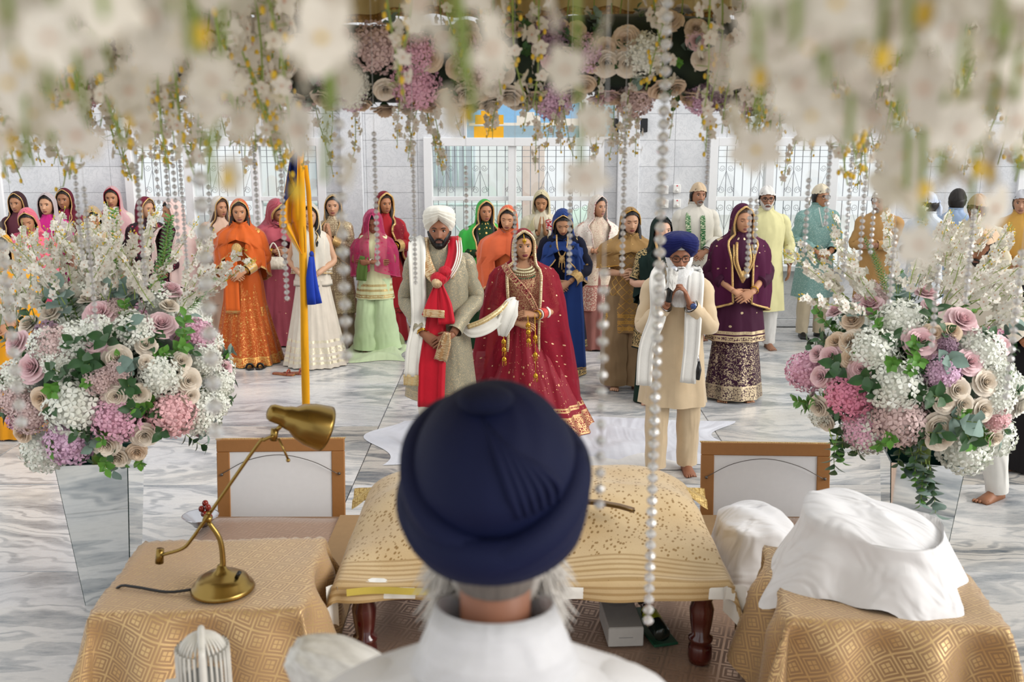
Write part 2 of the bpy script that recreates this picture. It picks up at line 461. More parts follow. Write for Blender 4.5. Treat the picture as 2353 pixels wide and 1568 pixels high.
for iz in range(12):
    for ix in range(-11, 11):
        z0 = 0.10 if iz == 0 else 0.10 + iz * TH - 0.0
        for (a, b, c, d) in cut((ix * TW + 0.1, (ix + 1) * TW + 0.1, z0, z0 + TH), holes):
            if b - a < 0.02 or d - c < 0.02: continue
            k = (round(b - a, 3), round(d - c, 3))
            if k not in tcache:
                m_ = MB(); bevbox(m_, (-(b - a) / 2 + 0.0015, 0, -(d - c) / 2 + 0.0015), ((b - a) / 2 - 0.0015, 0.02, (d - c) / 2 - 0.0015), 0.002)
                tcache[k] = m_.mesh('tile', [WALLM], False)
            o = link('tile', tcache[k], wall, ((a + b) / 2, Y_W, (c + d) / 2)); o['kind'] = 'structure'
for i, p in enumerate(PIL):
    m_ = MB(); bevbox(m_, (p[0], Y_W - 0.10, 0), (p[1], Y_W + 0.02, 4.3), 0.006)
    o = m_.build('pilaster', WALLM, wall, False); o['kind'] = 'structure'
m_ = MB(); bevbox(m_, (-9, Y_W - 0.015, 0), (9, Y_W + 0.02, 0.098), 0.006)
tag(m_.build('baseboard_back', WALLM, None, False), kind='structure')

def spiral(mb, c, r, sgn, turns=1.6, rad=0.0025, vs=1):
    pts = []
    for i in range(22):
        a = i / 21 * turns * 2 * math.pi; rr = r * (1 - 0.75 * i / 21)
        pts.append((c[0] + sgn * (rr * math.cos(a)), c[1], c[2] + vs * rr * math.sin(a)))
    tube(mb, pts, rad, 4)
for wi, (x0, x1, mul) in enumerate(WINS):
    root = empty('window_%d' % (wi + 1), ((x0 + x1) / 2, Y_W, ZS)); tag(root, kind='structure')
    ox, oz = (x0 + x1) / 2, ZS
    H = ZT - ZS; zt = at(1180, 457, Y_W).z - ZS
    cols_ = [x0] + list(mul) + [x1]
    fr = MB()
    W2 = (x1 - x0) / 2
    bevbox(fr, (-W2 - 0.05, -0.04, -0.03), (-W2 + 0.05, 0.16, H + 0.05)); bevbox(fr, (W2 - 0.05, -0.04, -0.03), (W2 + 0.05, 0.16, H + 0.05))
    bevbox(fr, (-W2 + 0.05, -0.04, H - 0.05), (W2 - 0.05, 0.16, H + 0.05))
    fr.build('window_frame', WHITE_PAINT, root, False)
    for m in mul:
        k = MB(); bevbox(k, (m - ox - 0.05, -0.01, 0.02), (m - ox + 0.05, 0.14, H - 0.05)); k.build('mullion', WHITE_PAINT, root, False)
    k = MB(); bevbox(k, (-W2 - 0.06, -0.1, -0.05), (W2 + 0.06, 0.16, 0.015)); k.build('window_sill', WHITE_PAINT, root, False)
    for i in range(len(cols_) - 1):
        a, b = cols_[i] - ox + 0.05, cols_[i + 1] - ox - 0.05
        k = MB(); bevbox(k, (a, 0.02, zt - 0.025), (b, 0.1, zt + 0.025)); k.build('transom', WHITE_PAINT, root, False)
        for (za, zb) in ((0.015, zt - 0.025), (zt + 0.025, H - 0.05)):
            k = MB(); box(k, (a, 0.055, za), (b, 0.061, zb)); k.build('pane', GLASS, root, False)
    g = MB(); n = int(2 * W2 / 0.101); yb = 0.22
    for i in range(1, n):
        x = -W2 + i * 2 * W2 / n
        tube(g, [(x, yb, -0.02), (x, yb, H)], 0.005, 5)
    for z in (H * 0.93, H * 0.88, H * 0.83, 0.03, zt + 0.0, zt - 0.03): tube(g, [(-W2, yb, z), (W2, yb, z)], 0.0028, 4)
    for i in range(2, n - 1, 4):
        x = -W2 + i * 2 * W2 / n; d = 2 * W2 / n
        for sg in (-1, 1):
            spiral(g, (x + sg * d * 0.55, yb - 0.01, zt + 0.09), 0.045, sg)
            spiral(g, (x + sg * d * 0.5, yb - 0.01, zt + 0.36), 0.04, sg, vs=-1)
            spiral(g, (x + sg * d * 0.55, yb - 0.01, zt - 0.12), 0.045, sg, vs=-1)
            tube(g, [(x + sg * d * 0.9, yb - 0.01, zt + 0.07), (x, yb - 0.01, zt + 0.33)], 0.0025, 4)
            tube(g, [(x + sg * d * 0.9, yb - 0.01, zt - 0.12), (x, yb - 0.01, zt - 0.40)], 0.0025, 4)
    g.build('grille', IRON, root)

# ------------------------------------------------------------------ outside the windows
m_ = MB(); box(m_, (-16, 13.0, -0.3), (16, 30, -0.15))
tag(m_.build('yard_ground', plain('pale_concrete', 'd9dad6', 0.9)), kind='structure')
PALEW = plain('sunlit_pale_render', 'f4f8f7', 0.9, var=0.02); MINT = plain('mint_painted_steel', 'cfe6e1', 0.6); PEACH = plain('peach_render', 'f6e2d5', 0.9); GREYG = plain('pale_blue_glass', 'd3dde3', 0.5)  # albedo raised to pale tints: overexposed daylight is put into the colour
bl = empty('neighbour_house', (-1.9, 18.0, -0.15))
m_ = MB(); box(m_, (-2.6, 0, 0), (2.35, 3, 5)); m_.build('facade', PALEW, bl, False)
for x, z, ww, hh in ((0.75, 1.55, 1.0, 0.72), (-1.1, 1.55, 1.0, 0.72)):
    f = MB(); bevbox(f, (x - ww / 2, -0.05, z), (x + ww / 2, 0.0, z + hh)); fo = f.build('house_window', GREYG, bl, False)
    f = MB()
    for i in range(8): tube(f, [(x - ww / 2 + 0.06 + i * (ww - 0.12) / 7, -0.08, z), (x - ww / 2 + 0.06 + i * (ww - 0.12) / 7, -0.08, z + hh)], 0.015, 4)
    f.build('window_bars', MINT, fo)
f = MB()
tube(f, [(-2.6, -0.35, 1.25), (2.3, -0.35, 1.25)], 0.03, 5); tube(f, [(-2.6, -0.35, 0.25), (2.3, -0.35, 0.25)], 0.03, 5)
for i in range(7):
    x = -2.6 + i * 0.8; tube(f, [(x, -0.35, 0.0), (x, -0.35, 1.25)], 0.025, 5)
    if i < 6: tube(f, [(x, -0.35, 0.25), (x + 0.8, -0.35, 1.25)], 0.018, 4); tube(f, [(x + 0.8, -0.35, 0.25), (x, -0.35, 1.25)], 0.018, 4)
f.build('railing', MINT, bl)
tag(bl, 'pale neighbouring house with mint railing seen through the centre window', 'building')
bl = empty('garden_shed', (1.75, 17.2, -0.15))
m_ = MB(); box(m_, (-1.0, 0, 0), (1.3, 2, 0.85)); m_.build('shed_wall', PALEW, bl, False)
m_ = MB(); m_.add([(-1.2, -0.2, 0.8), (1.5, -0.2, 0.8), (0.15, -0.2, 1.25), (-1.2, 2.2, 0.8), (1.5, 2.2, 0.8), (0.15, 2.2, 1.25)], [(0, 1, 2), (0, 2, 5, 3), (2, 1, 4, 5), (3, 5, 4), (0, 3, 4, 1)])
m_.build('shed_roof', plain('pale_green_roof', 'd6eadb', 0.7), bl, False)
m_ = MB()
for i in range(5): box(m_, (-0.9, -0.03, 0.1 + i * 0.14), (1.2, 0, 0.2 + i * 0.14))
m_.build('shutter', plain('grey_shutter', 'c9ccd2', 0.6), bl, False)
tag(bl, 'small shed with pale green gabled roof outside the centre window', 'shed')
bl = empty('peach_gatepost', (0.35, 16.4, -0.15))
m_ = MB(); bevbox(m_, (-0.18, 0, 0), (0.18, 0.36, 2.6)); m_.build('post', PEACH, bl, False)
m_ = MB(); bevbox(m_, (-0.24, -0.06, 2.6), (0.24, 0.42, 2.72)); m_.build('post_cap', PALEW, bl, False)
tag(bl, 'peach painted gatepost outside the centre window', 'gatepost')

# ------------------------------------------------------------------ things on the wall
def picture(name, px0, py0, px1, py1, label, mats, shapes):
    a, b = at(px0, py0, Y_W - 0.03), at(px1, py1, Y_W - 0.03)
    w_, h_ = b.x - a.x, a.z - b.z
    rt = empty('wall_picture', ((a.x + b.x) / 2, Y_W - 0.03, b.z)); tag(rt, label, 'picture')
    f = MB()
    for lo, hi in (((-w_ / 2 - 0.03, 0, -0.03), (w_ / 2 + 0.03, 0.03, 0)), ((-w_ / 2 - 0.03, 0, h_), (w_ / 2 + 0.03, 0.03, h_ + 0.03)), ((-w_ / 2 - 0.03, 0, 0), (-w_ / 2, 0.03, h_)), ((w_ / 2, 0, 0), (w_ / 2 + 0.03, 0.03, h_))):
        bevbox(f, lo, hi, 0.003)
    f.build('picture_frame', WHITE_PAINT, rt, False)
    f = MB(); box(f, (-w_ / 2, 0.012, 0), (w_ / 2, 0.03, h_))
    for (x0, z0, x1, z1, k) in shapes: box(f, (-w_ / 2 + x0 * w_, 0.011 - 0.0003 * k, z0 * h_), (-w_ / 2 + x1 * w_, 0.012, z1 * h_), k)
    f.build('print', mats, rt, False)
    return rt
SKYB, GOLDP, WATERB, IVP, TEALP, DKP = [plain(n, c, 0.4) for n, c in (('print_sky_blue', '8fc3ec'), ('print_gold_yellow', 'f2b21c'), ('print_water_blue', '9db8c6'), ('print_ivory', 'efe9dc'), ('print_teal', 'a9c9d2'), ('print_dark', '2c3436'))]
picture('picture', 1072, 236, 1345, 318, 'wide framed print of a yellow domed building over blue water, above the centre window', [SKYB, WATERB, IVP, GOLDP],
        [(0, 0, 1, 0.38, 1), (0.06, 0.0, 0.31, 0.34, 3), (0.07, 0.40, 0.31, 0.66, 3), (0.12, 0.66, 0.26, 0.78, 3), (0.165, 0.78, 0.215, 0.88, 3), (0.02, 0.36, 0.98, 0.44, 2), (0.42, 0.44, 0.62, 0.64, 2), (0.47, 0.64, 0.57, 0.74, 2), (0.7, 0.44, 0.95, 0.56, 2)])
picture('picture', 1338, 230, 1412, 314, 'small framed print in pale teal beside the digital wall clock', [TEALP, DKP, IVP],
        [(0, 0.0, 0.6, 0.5, 2), (0.1, 0.86, 0.6, 1.0, 1), (0.1, 0.55, 0.35, 0.62, 1)])
a, b = at(1404, 272, Y_W - 0.05), at(1488, 304, Y_W - 0.05)
ck = empty('wall_clock', ((a.x + b.x) / 2, Y_W - 0.05, b.z)); tag(ck, 'black digital wall clock with glowing date digits above the switches', 'clock')
m_ = MB(); bevbox(m_, (a.x - b.x + 0, 0, 0), (0, 0.05, a.z - b.z), 0.005); m_.move(Matrix.Translation(((b.x - a.x) / 2, 0, 0)))
m_.build('clock_case', plain('clock_black', '0a0a10', 0.25), ck, False)
def glow(name, col, s):
    t = NT(name); t.set(col=lin('101018'), emit=lin(col), es=s); return t.mat
def text_mesh(name, body, size, mat, parent, loc, rot=(math.pi / 2, 0, 0), ex=0.001):
    cu = bpy.data.curves.new(name, 'FONT'); cu.body = body; cu.size = size; cu.extrude = ex; cu.align_x = 'CENTER'
    tmp = bpy.data.objects.new(name, cu); COL.objects.link(tmp)
    dg = bpy.context.evaluated_depsgraph_get(); me = bpy.data.meshes.new_from_object(tmp.evaluated_get(dg))
    bpy.data.objects.remove(tmp); me.materials.clear(); me.materials.append(mat)
    return link(name, me, parent, loc, rot)
text_mesh('date_digits', '10. 7.202', 0.062, glow('clock_digit_white', 'dfe6ff', 1.5), ck, (0.02, -0.002, 0.018))
text_mesh('time_digits', '1 : 11', 0.075, glow('clock_digit_blue', '6b8dff', 1.6), ck, (0.06, -0.002, 0.075))
SWW, SWR = plain('switch_white', 'eceae6', 0.3, var=0.02), plain('switch_red_mark', 'd8304a', 0.4)
for (px, py, lb) in ((1528, 437, 'upper left'), (1556, 434, 'upper right'), (1528, 469, 'lower left'), (1556, 468, 'lower right')):
    c = at(px, py, Y_W - 0.05)
    s_ = empty('fan_regulator', (c.x, Y_W - 0.05, c.z - 0.05)); tag(s_, 'white wall switch box with red mark, %s of the four' % lb, 'switch', 'switch boxes on the marble wall')
    m_ = MB(); bevbox(m_, (-0.043, 0, 0), (0.043, 0.05, 0.102), 0.006); m_.build('switch_body', SWW, s_, False)
    m_ = MB(); lathe(m_, [(0.016, 0), (0.015, 0.014), (0.004, 0.016)], 12); m_.move(Matrix.Translation((0, 0, 0.03)) @ Matrix.Rotation(math.pi / 2, 4, 'X')); m_.build('dial', SWW, s_)
    m_ = MB(); bevbox(m_, (-0.008, -0.002, 0.078), (0.008, 0.001, 0.093), 0.001); m_.build('red_mark', SWR, s_, False)

# ------------------------------------------------------------------ platform with its carpet
PZ = 0.30
pl = empty('platform', (0.08, 2.4, 0)); tag(pl, 'low platform covered in brown brocade cloth under the scripture stand', 'platform')
CARPET = gold_brocade('brown_rose_brocade', 'a07c62', 'b8957a', 9.0, rot=0.3)
BAND = plain('brown_band_cloth', 'a5835a', 0.8, bump=0.1)
m_ = MB(); bevbox(m_, (-1.80, -3.0, 0), (1.82, 2.92, PZ - 0.012), 0.02); m_.build('platform_base', plain('platform_skirting_cloth', '8e6f55', 0.85), pl, False)
def carpet(u, v):
    x, y = -1.84 + 3.7 * u, -3.0 + 5.95 * v
    z = PZ - 0.004 + 0.004 * math.sin(x * 9 + y * 3) * math.sin(y * 7)
    e = max(0, abs(x - 0.01) - 1.80); f = max(0, y - 2.90)
    return (x, y, z - 0.9 * (e + f) * 3)
m_ = MB(); grid(m_, carpet, 60, 70, 0, (3.7, 5.95)); m_.build('carpet', CARPET, pl)
for x0, x1 in ((-1.02, -0.80), (0.96, 1.2)):
    m_ = MB(); grid(m_, lambda u, v: (x0 + (x1 - x0) * u + 0.03 * math.sin(v * 5), -2.5 + 5.38 * v, PZ + 0.004 + 0.003 * math.sin(v * 40)), 4, 40, 0, (0.2, 5)); m_.build('cloth_band', BAND, pl)

# ------------------------------------------------------------------ canopy with ruffled valance
cn = empty('canopy', (0, 1.75, 3.1)); tag(cn, 'cream cloth canopy with ruffled valance and gold trim overhead', 'canopy')
CREAMC = fabric('cream_yellow_satin', 'ecd9a0', rough=0.55); TRIMC = fabric('bronze_trim', '9c7a45', rough=0.5, dots=(60, 0.4))
m_ = MB(); grid(m_, lambda u, v: (-2.15 + 4.3 * u, -2.1 + 4.2 * v, 0.12 + 0.05 * math.sin(u * 60) * 0.4 + 0.05 * math.sin(math.pi * v)), 60, 24, 0, (4.3, 4.2)); m_.build('canopy_roof', CREAMC, cn)
def ruffle(u, v, side=None):
    x = -2.15 + 4.3 * u
    y = 2.12 + (0.03 + 0.03 * (1 - v)) * math.sin(x * 46 + 0.8 * math.sin(x * 7)) + 0.02 * (1 - v)
    z = -0.275 + 0.40 * v + 0.035 * abs(math.sin(x * 5.2)) * (1 - v)
    return (x, y, z)
m_ = MB(); grid(m_, ruffle, 420, 5, 0, (4.3, 0.34)); vo = m_.build('valance', CREAMC, cn)
m_ = MB(); grid(m_, lambda u, v: (lambda p: (p[0], p[1] - 0.004, p[2] - 0.005 + 0.03 * v))(ruffle(u, 0.0)), 420, 1, 0, (4.3, 0.03)); m_.build('valance_trim', TRIMC, vo)
for x in (-2.1, 2.1):
    for y in (-2.05, 2.05):
        m_ = MB(); tube(m_, [(x, y, 0.1), (x, y, 1.5)], 0.012, 6); m_.build('suspension_rod', plain('brushed_steel', 'b0b0b0', 0.3, 0.9), cn)
# ------------------------------------------------------------------ flowers
def petalmat(name, c0, c1, rough=0.55, scale=3.0, tr=0.0):
    t = NT(name)
    t.set(col=t.mix(t.noise(t.coord('Object'), scale, 2), lin(c0), lin(c1)), rough=rough, sheen=0.2, spec=0.3)
    return t.mat
PINK = petalmat('blush_pink_petal', 'f5c6cd', 'ffe6e7'); CREAM = petalmat('cream_petal', 'f4e2cb', 'fdf5e8'); IVORY = petalmat('ivory_petal', 'e6dfd0', 'f6f3ea')
PEACHP = petalmat('peach_petal', 'eccfae', 'f6e2cc')
LEAFD = petalmat('dark_green_leaf', '1f3a22', '3d6a33', 0.4); LEAFB = petalmat('bright_green_leaf', '3b7526', '6fa63c', 0.45); EUC = petalmat('eucalyptus_leaf', '5f7a70', '8ea69a', 0.55)
STEMG = petalmat('green_stem', '76913f', 'a9bc5e', 0.5); YEL = petalmat('yellow_bud', 'd9a90f', 'f2d04a', 0.5); ROSEC = petalmat('orchid_throat', 'c99a86', 'e6c4a8', 0.5)
HY = {'w': petalmat('white_hydrangea', 'eaeedb', 'fdfdf8'), 'p': petalmat('pink_hydrangea', 'e09cba', 'f6cbda'), 'h': petalmat('hot_pink_hydrangea', 'e07a9c', 'f4a8bd'),
      'c': petalmat('coral_pink_hydrangea', 'f0aeb4', 'fad2d2'), 'l': petalmat('lilac_hydrangea', 'd8a4c8', 'eccde2'), 'm': petalmat('mauve_hydrangea', 'cfadab', 'ead3ce'), 'd': petalmat('dusky_plum_hydrangea', '7d5f72', 'a7889a')}

def rose_mesh(name, mat, seed):
    rr = random.Random(seed); mb = MB()
    for n, span, r0, r1, h, lip in ((2, 2.7, 0.03, 0.09, 0.66, 0.0), (3, 1.5, 0.06, 0.20, 0.68, 0.02), (3, 1.5, 0.10, 0.33, 0.66, 0.03), (4, 1.2, 0.14, 0.48, 0.60, 0.05), (5, 1.0, 0.18, 0.64, 0.50, 0.07), (5, 0.95, 0.22, 0.82, 0.34, 0.10), (6, 0.85, 0.26, 1.0, 0.12, 0.12)):
        a00 = rr.random() * 6
        for k in range(n):
            a0 = a00 + 2 * math.pi * k / n + rr.uniform(-0.15, 0.15); rs = rr.uniform(0.92, 1.08); hs = rr.uniform(0.94, 1.05)
            def P(u, v):
                s = 2 * u - 1
                a = a0 + s * span * (0.45 + 0.55 * math.sin(math.pi * (0.2 + 0.55 * v)))
                rd = r0 + (r1 * rs - r0) * (v ** 1.3) + lip * max(0, v - 0.75) * 2.2 - 0.06 * s * s * v * r1
                z = -0.3 + (h * hs + 0.3) * (v ** 0.8) - lip * max(0, v - 0.72) * 3.0 - 0.16 * s * s * v
                return (rd * math.cos(a), rd * math.sin(a), z)
            grid(mb, P, 4, 4)
    lathe(mb, [(0.1, -0.5), (0.34, -0.3), (0.2, -0.1)], 8, mat=1)
    return mb.mesh(name, [mat, LEAFD])
ROSES = {k: [rose_mesh('rose', m, 11 * i + s) for s in range(3)] for i, (k, m) in enumerate((('p', PINK), ('c', CREAM), ('i', IVORY), ('e', PEACHP)))}
def hyd_mesh(name, mat, seed):
    rr = random.Random(seed); mb = MB()
    N = 105
    for i in range(N):
        z = 1 - 1.55 * (i + 0.5) / N; a = i * 2.39996; q = math.sqrt(max(0, 1 - z * z))
        d = Vector((q * math.cos(a), q * math.sin(a), z)) * rr.uniform(0.88, 1.06)
        n = (d.normalized() + Vector((rr.uniform(-.35, .35), rr.uniform(-.35, .35), rr.uniform(-.35, .35)))).normalized()
        R = n.to_track_quat('Z', 'Y').to_matrix(); sp = rr.random() * 6; sz = rr.uniform(0.155, 0.21)
        for k in range(4):
            t0 = sp + k * math.pi / 2
            e = [Vector((0, 0, 0)), Vector((math.cos(t0 - 0.6) * sz * 0.8, math.sin(t0 - 0.6) * sz * 0.8, 0.05 * sz)), Vector((math.cos(t0) * sz * 1.15, math.sin(t0) * sz * 1.15, 0.3 * sz)), Vector((math.cos(t0 + 0.6) * sz * 0.8, math.sin(t0 + 0.6) * sz * 0.8, 0.05 * sz))]
            e = [e[0], e[1], (e[1] + e[2]) * .5 * 1.12, e[2] * .97, (e[2] + e[3]) * .5 * 1.12, e[3]]; mb.add([d + R @ p for p in e], [(0, 1, 2, 3), (0, 3, 4, 5)])
    ell(mb, (0, 0, -0.05), (0.78, 0.78, 0.78), 10, 6, 0)
    return mb.mesh(name, [mat], False)
HYDS = {k: [hyd_mesh('hydrangea', m, 5 + s) for s in range(2)] for k, m in HY.items()}
def leaf_into(mb, base, d, up, L, W, mat=0, bend=0.25):
    d = Vector(d).normalized(); s = d.cross(Vector(up)); s = s.normalized() if s.length > 1e-4 else Vector((1, 0, 0)); u = s.cross(d)
    base = Vector(base); pts = []
    prof = [0.12, 0.75, 1.0, 0.7, 0.04]
    rows = []
    for i, p in enumerate(prof):
        t = i / 4; c = base + d * (L * t) - u * (bend * L * t * t)
        rows.append([c - s * (W * p) + u * (0.25 * W * p), c, c + s * (W * p) + u * (0.25 * W * p)])
    loft(mb, rows, False, mat=mat)
def sprig_mesh(name, mat, seed, n=9, L=1.0, lw=0.13, ll=0.36, rnd=False):
    rr = random.Random(seed); mb = MB()
    pts = [(0.05 * math.sin(3 * t), 0.12 * t * t, L * t) for t in [i / 6 for i in range(7)]]
    tube(mb, pts, [0.018, 0.008], 5, 1)
    for i in range(n):
        t = 0.15 + 0.85 * (i + 0.5) / n; p = Vector(pts[min(6, int(t * 6 + 0.5))]); a = i * 2.4 + rr.random()
        d = Vector((math.cos(a), math.sin(a), 0.55 + 0.5 * t))
        leaf_into(mb, p, d, (0, 0, 1), ll * rr.uniform(0.8, 1.15), lw * rr.uniform(0.85, 1.15), 0)
    return mb.mesh(name, [mat, STEMG])
SPRIG = {'d': [sprig_mesh('leaf_sprig', LEAFD, s) for s in range(2)], 'b': [sprig_mesh('leaf_sprig', LEAFB, s, 12, 1.0, 0.11, 0.27) for s in range(2)], 'e': [sprig_mesh('eucalyptus_sprig', EUC, s, 8, 1.0, 0.19, 0.4) for s in range(2)]}
def blossom_into(mb, c, R, r, rr, m0=0, m1=1, det=3):
    for k in range(5):
        a = 2 * math.pi * k / 5 + 0.3 + rr.uniform(-.12, .12); wide = 0.46 if k in (1, 4) else 0.33; L = r * rr.uniform(0.88, 1.1)
        lift = rr.uniform(0.0, 0.4)
        rows = []
        for i in range(det + 1):
            t = i / det; w_ = wide * r * (math.sin(math.pi * min(0.93, 0.1 + 0.83 * t)) + 0.08); q = L * t
            z = lift * q * (1.35 - 1.1 * t) + 0.04 * r
            ca, sa = math.cos(a), math.sin(a)
            rows.append([c + R @ Vector((ca * q - sa * w_, sa * q + ca * w_, z + 0.18 * w_)), c + R @ Vector((ca * q, sa * q, z)), c + R @ Vector((ca * q + sa * w_, sa * q - ca * w_, z + 0.18 * w_))])
        loft(mb, rows, False, mat=m0)
    ell(mb, c + R @ Vector((0, 0, 0.14 * r)), (0.12 * r, 0.12 * r, 0.16 * r), 6, 4, m1)
def rdir(rr):
    while True:
        v = Vector((rr.uniform(-1, 1), rr.uniform(-1, 1), rr.uniform(-1, 1)))
        if 0.1 < v.length < 1: return v.normalized()
def orchid_mesh(name, seed, L, n, br, down=True, spread=0.04, yel=6, curve=0.15):
    """a branch of orchids along -Z (hanging) or +Z (upright)"""
    rr = random.Random(seed); mb = MB(); sg = -1 if down else 1
    cx, cy = rr.uniform(-curve, curve), rr.uniform(-curve, curve)
    pt = lambda t: Vector((cx * L * t * t + 0.01 * math.sin(9 * t), cy * L * t * t, sg * L * t))
    tube(mb, [pt(i / 8) for i in range(9)], [0.0035, 0.0016], 5, 2)
    for i in range(n):
        t = 0.12 + 0.84 * (i + rr.random() * 0.8) / n; d = rdir(rr); d.z *= 0.35
        p = pt(t) + d * (spread * rr.uniform(0.5, 1.1)); sz = br * (1.1 - 0.45 * t) * rr.uniform(0.8, 1.1)
        tube(mb, [pt(t), p], 0.0012, 3, 2, caps=False)
        n_ = (d + Vector((0, -0.35, -0.1))).normalized()
        blossom_into(mb, p, n_.to_track_quat('Z', 'Y').to_matrix(), sz, rr, 0, 1)
    for i in range(yel):
        t = rr.uniform(0.55, 1.02); d = rdir(rr); p = pt(t) + d * spread * 0.7
        tube(mb, [pt(t), p], 0.001, 3, 2, caps=False)
        ell(mb, p, (0.005, 0.005, 0.0075), 6, 4, 3)
    return mb.mesh(name, [ORCH if down else IVORY, ROSEC, STEMG, YEL])
ORCH = petalmat('shade_beige_orchid_petal', 'd6cbba', 'eee7da', 0.6)  # beige puts shade and warm light into the hanging petals' colour
STRANDS = [orchid_mesh('orchid_strand', 100 + s, 0.62, 20, 0.028, True, 0.03, 9) for s in range(8)]
SPIKES = [orchid_mesh('orchid_spike', 200 + s, 0.62, 26, 0.037, False, 0.036, 8, 0.22) for s in range(6)]
def green_spike_mesh(seed):
    rr = random.Random(seed); mb = MB()
    tube(mb, [(0.02 * math.sin(4 * t), 0.05 * t * t, 0.55 * t) for t in [i / 6 for i in range(7)]], [0.004, 0.002], 5, 1)
    for i in range(150):
        t = 0.12 + 0.88 * i / 150; a = i * 2.4; q = 0.026 * (1.15 - 0.75 * t) * rr.uniform(0.7, 1.1)
        c = Vector((0.02 * math.sin(4 * t), 0.05 * t * t, 0.55 * t)) + Vector((math.cos(a), math.sin(a), 0.2)) * q
        leaf_into(mb, c, (math.cos(a), math.sin(a), 0.7), (0, 0, 1), 0.026, 0.010, 0)
    return mb.mesh('green_spike', [LEAFB, STEMG])
GREENS = [green_spike_mesh(s) for s in range(2)]

def put(me, name, parent, pos, nrm, scale, rr):
    q = Vector(nrm).normalized().to_track_quat('Z', 'Y') @ Euler((0, 0, rr.random() * 6.28)).to_quaternion()
    o = link(name, me, parent); o.rotation_mode = 'QUATERNION'; o.rotation_quaternion = q
    o.location = pos; o.scale = (scale,) * 3
    return o

VGL = NT('mirror_glass'); VGL.set(col=(0.82, 0.85, 0.86, 1), metal=1.0, rough=0.04); VGL = VGL.mat
VEDGE = plain('green_glass_edge', '2f5b57', 0.2)
def vase(x, y, rz, label):
    rt = empty('mirror_vase', (x, y, 0), rz); tag(rt, label, 'vase')
    b_, t_, h = 0.115, 0.178, 0.79
    cb = [(-1, -1), (1, -1), (1, 1), (-1, 1)]
    for k in range(4):
        p, q = cb[k], cb[(k + 1) % 4]
        n = Vector((-(q[1] - p[1]) * -0.5, -(q[0] - p[0]) * 0.5, 0)).normalized() * 0.006
        ins = 0.004
        lo0, lo1 = Vector((p[0] * b_, p[1] * b_, 0.0)), Vector((q[0] * b_, q[1] * b_, 0.0))
        hi0, hi1 = Vector((p[0] * t_, p[1] * t_, h)), Vector((q[0] * t_, q[1] * t_, h))
        cnt = Vector((0, 0, 0)); inw = lambda v: Vector((v.x * (1 - 0.045), v.y * (1 - 0.045), v.z))
        e = (lo1 - lo0).normalized() * ins
        v = [lo0 + e, lo1 - e, hi1 - e, hi0 + e]; v2 = [inw(a) for a in v]
        m_ = MB(); m_.add(v + v2, [(0, 1, 2, 3)], 0); m_.add(v + v2, [(5, 4, 7, 6), (0, 3, 7, 4), (1, 5, 6, 2), (3, 2, 6, 7), (0, 4, 5, 1)], 1)
        m_.build('mirror_panel', [VGL, VEDGE], rt, False)
    m_ = MB(); bevbox(m_, (-b_, -b_, 0.0), (b_, b_, 0.012), 0.002); m_.build('base_plate', VEDGE, rt, False)
    return rt
vase(-2.13, 4.92, 0.12, 'tall tapered mirrored vase beside the brass lamp table')
vase(2.12, 4.92, -0.2, 'tall tapered mirrored vase beside the table with white cloth mound')

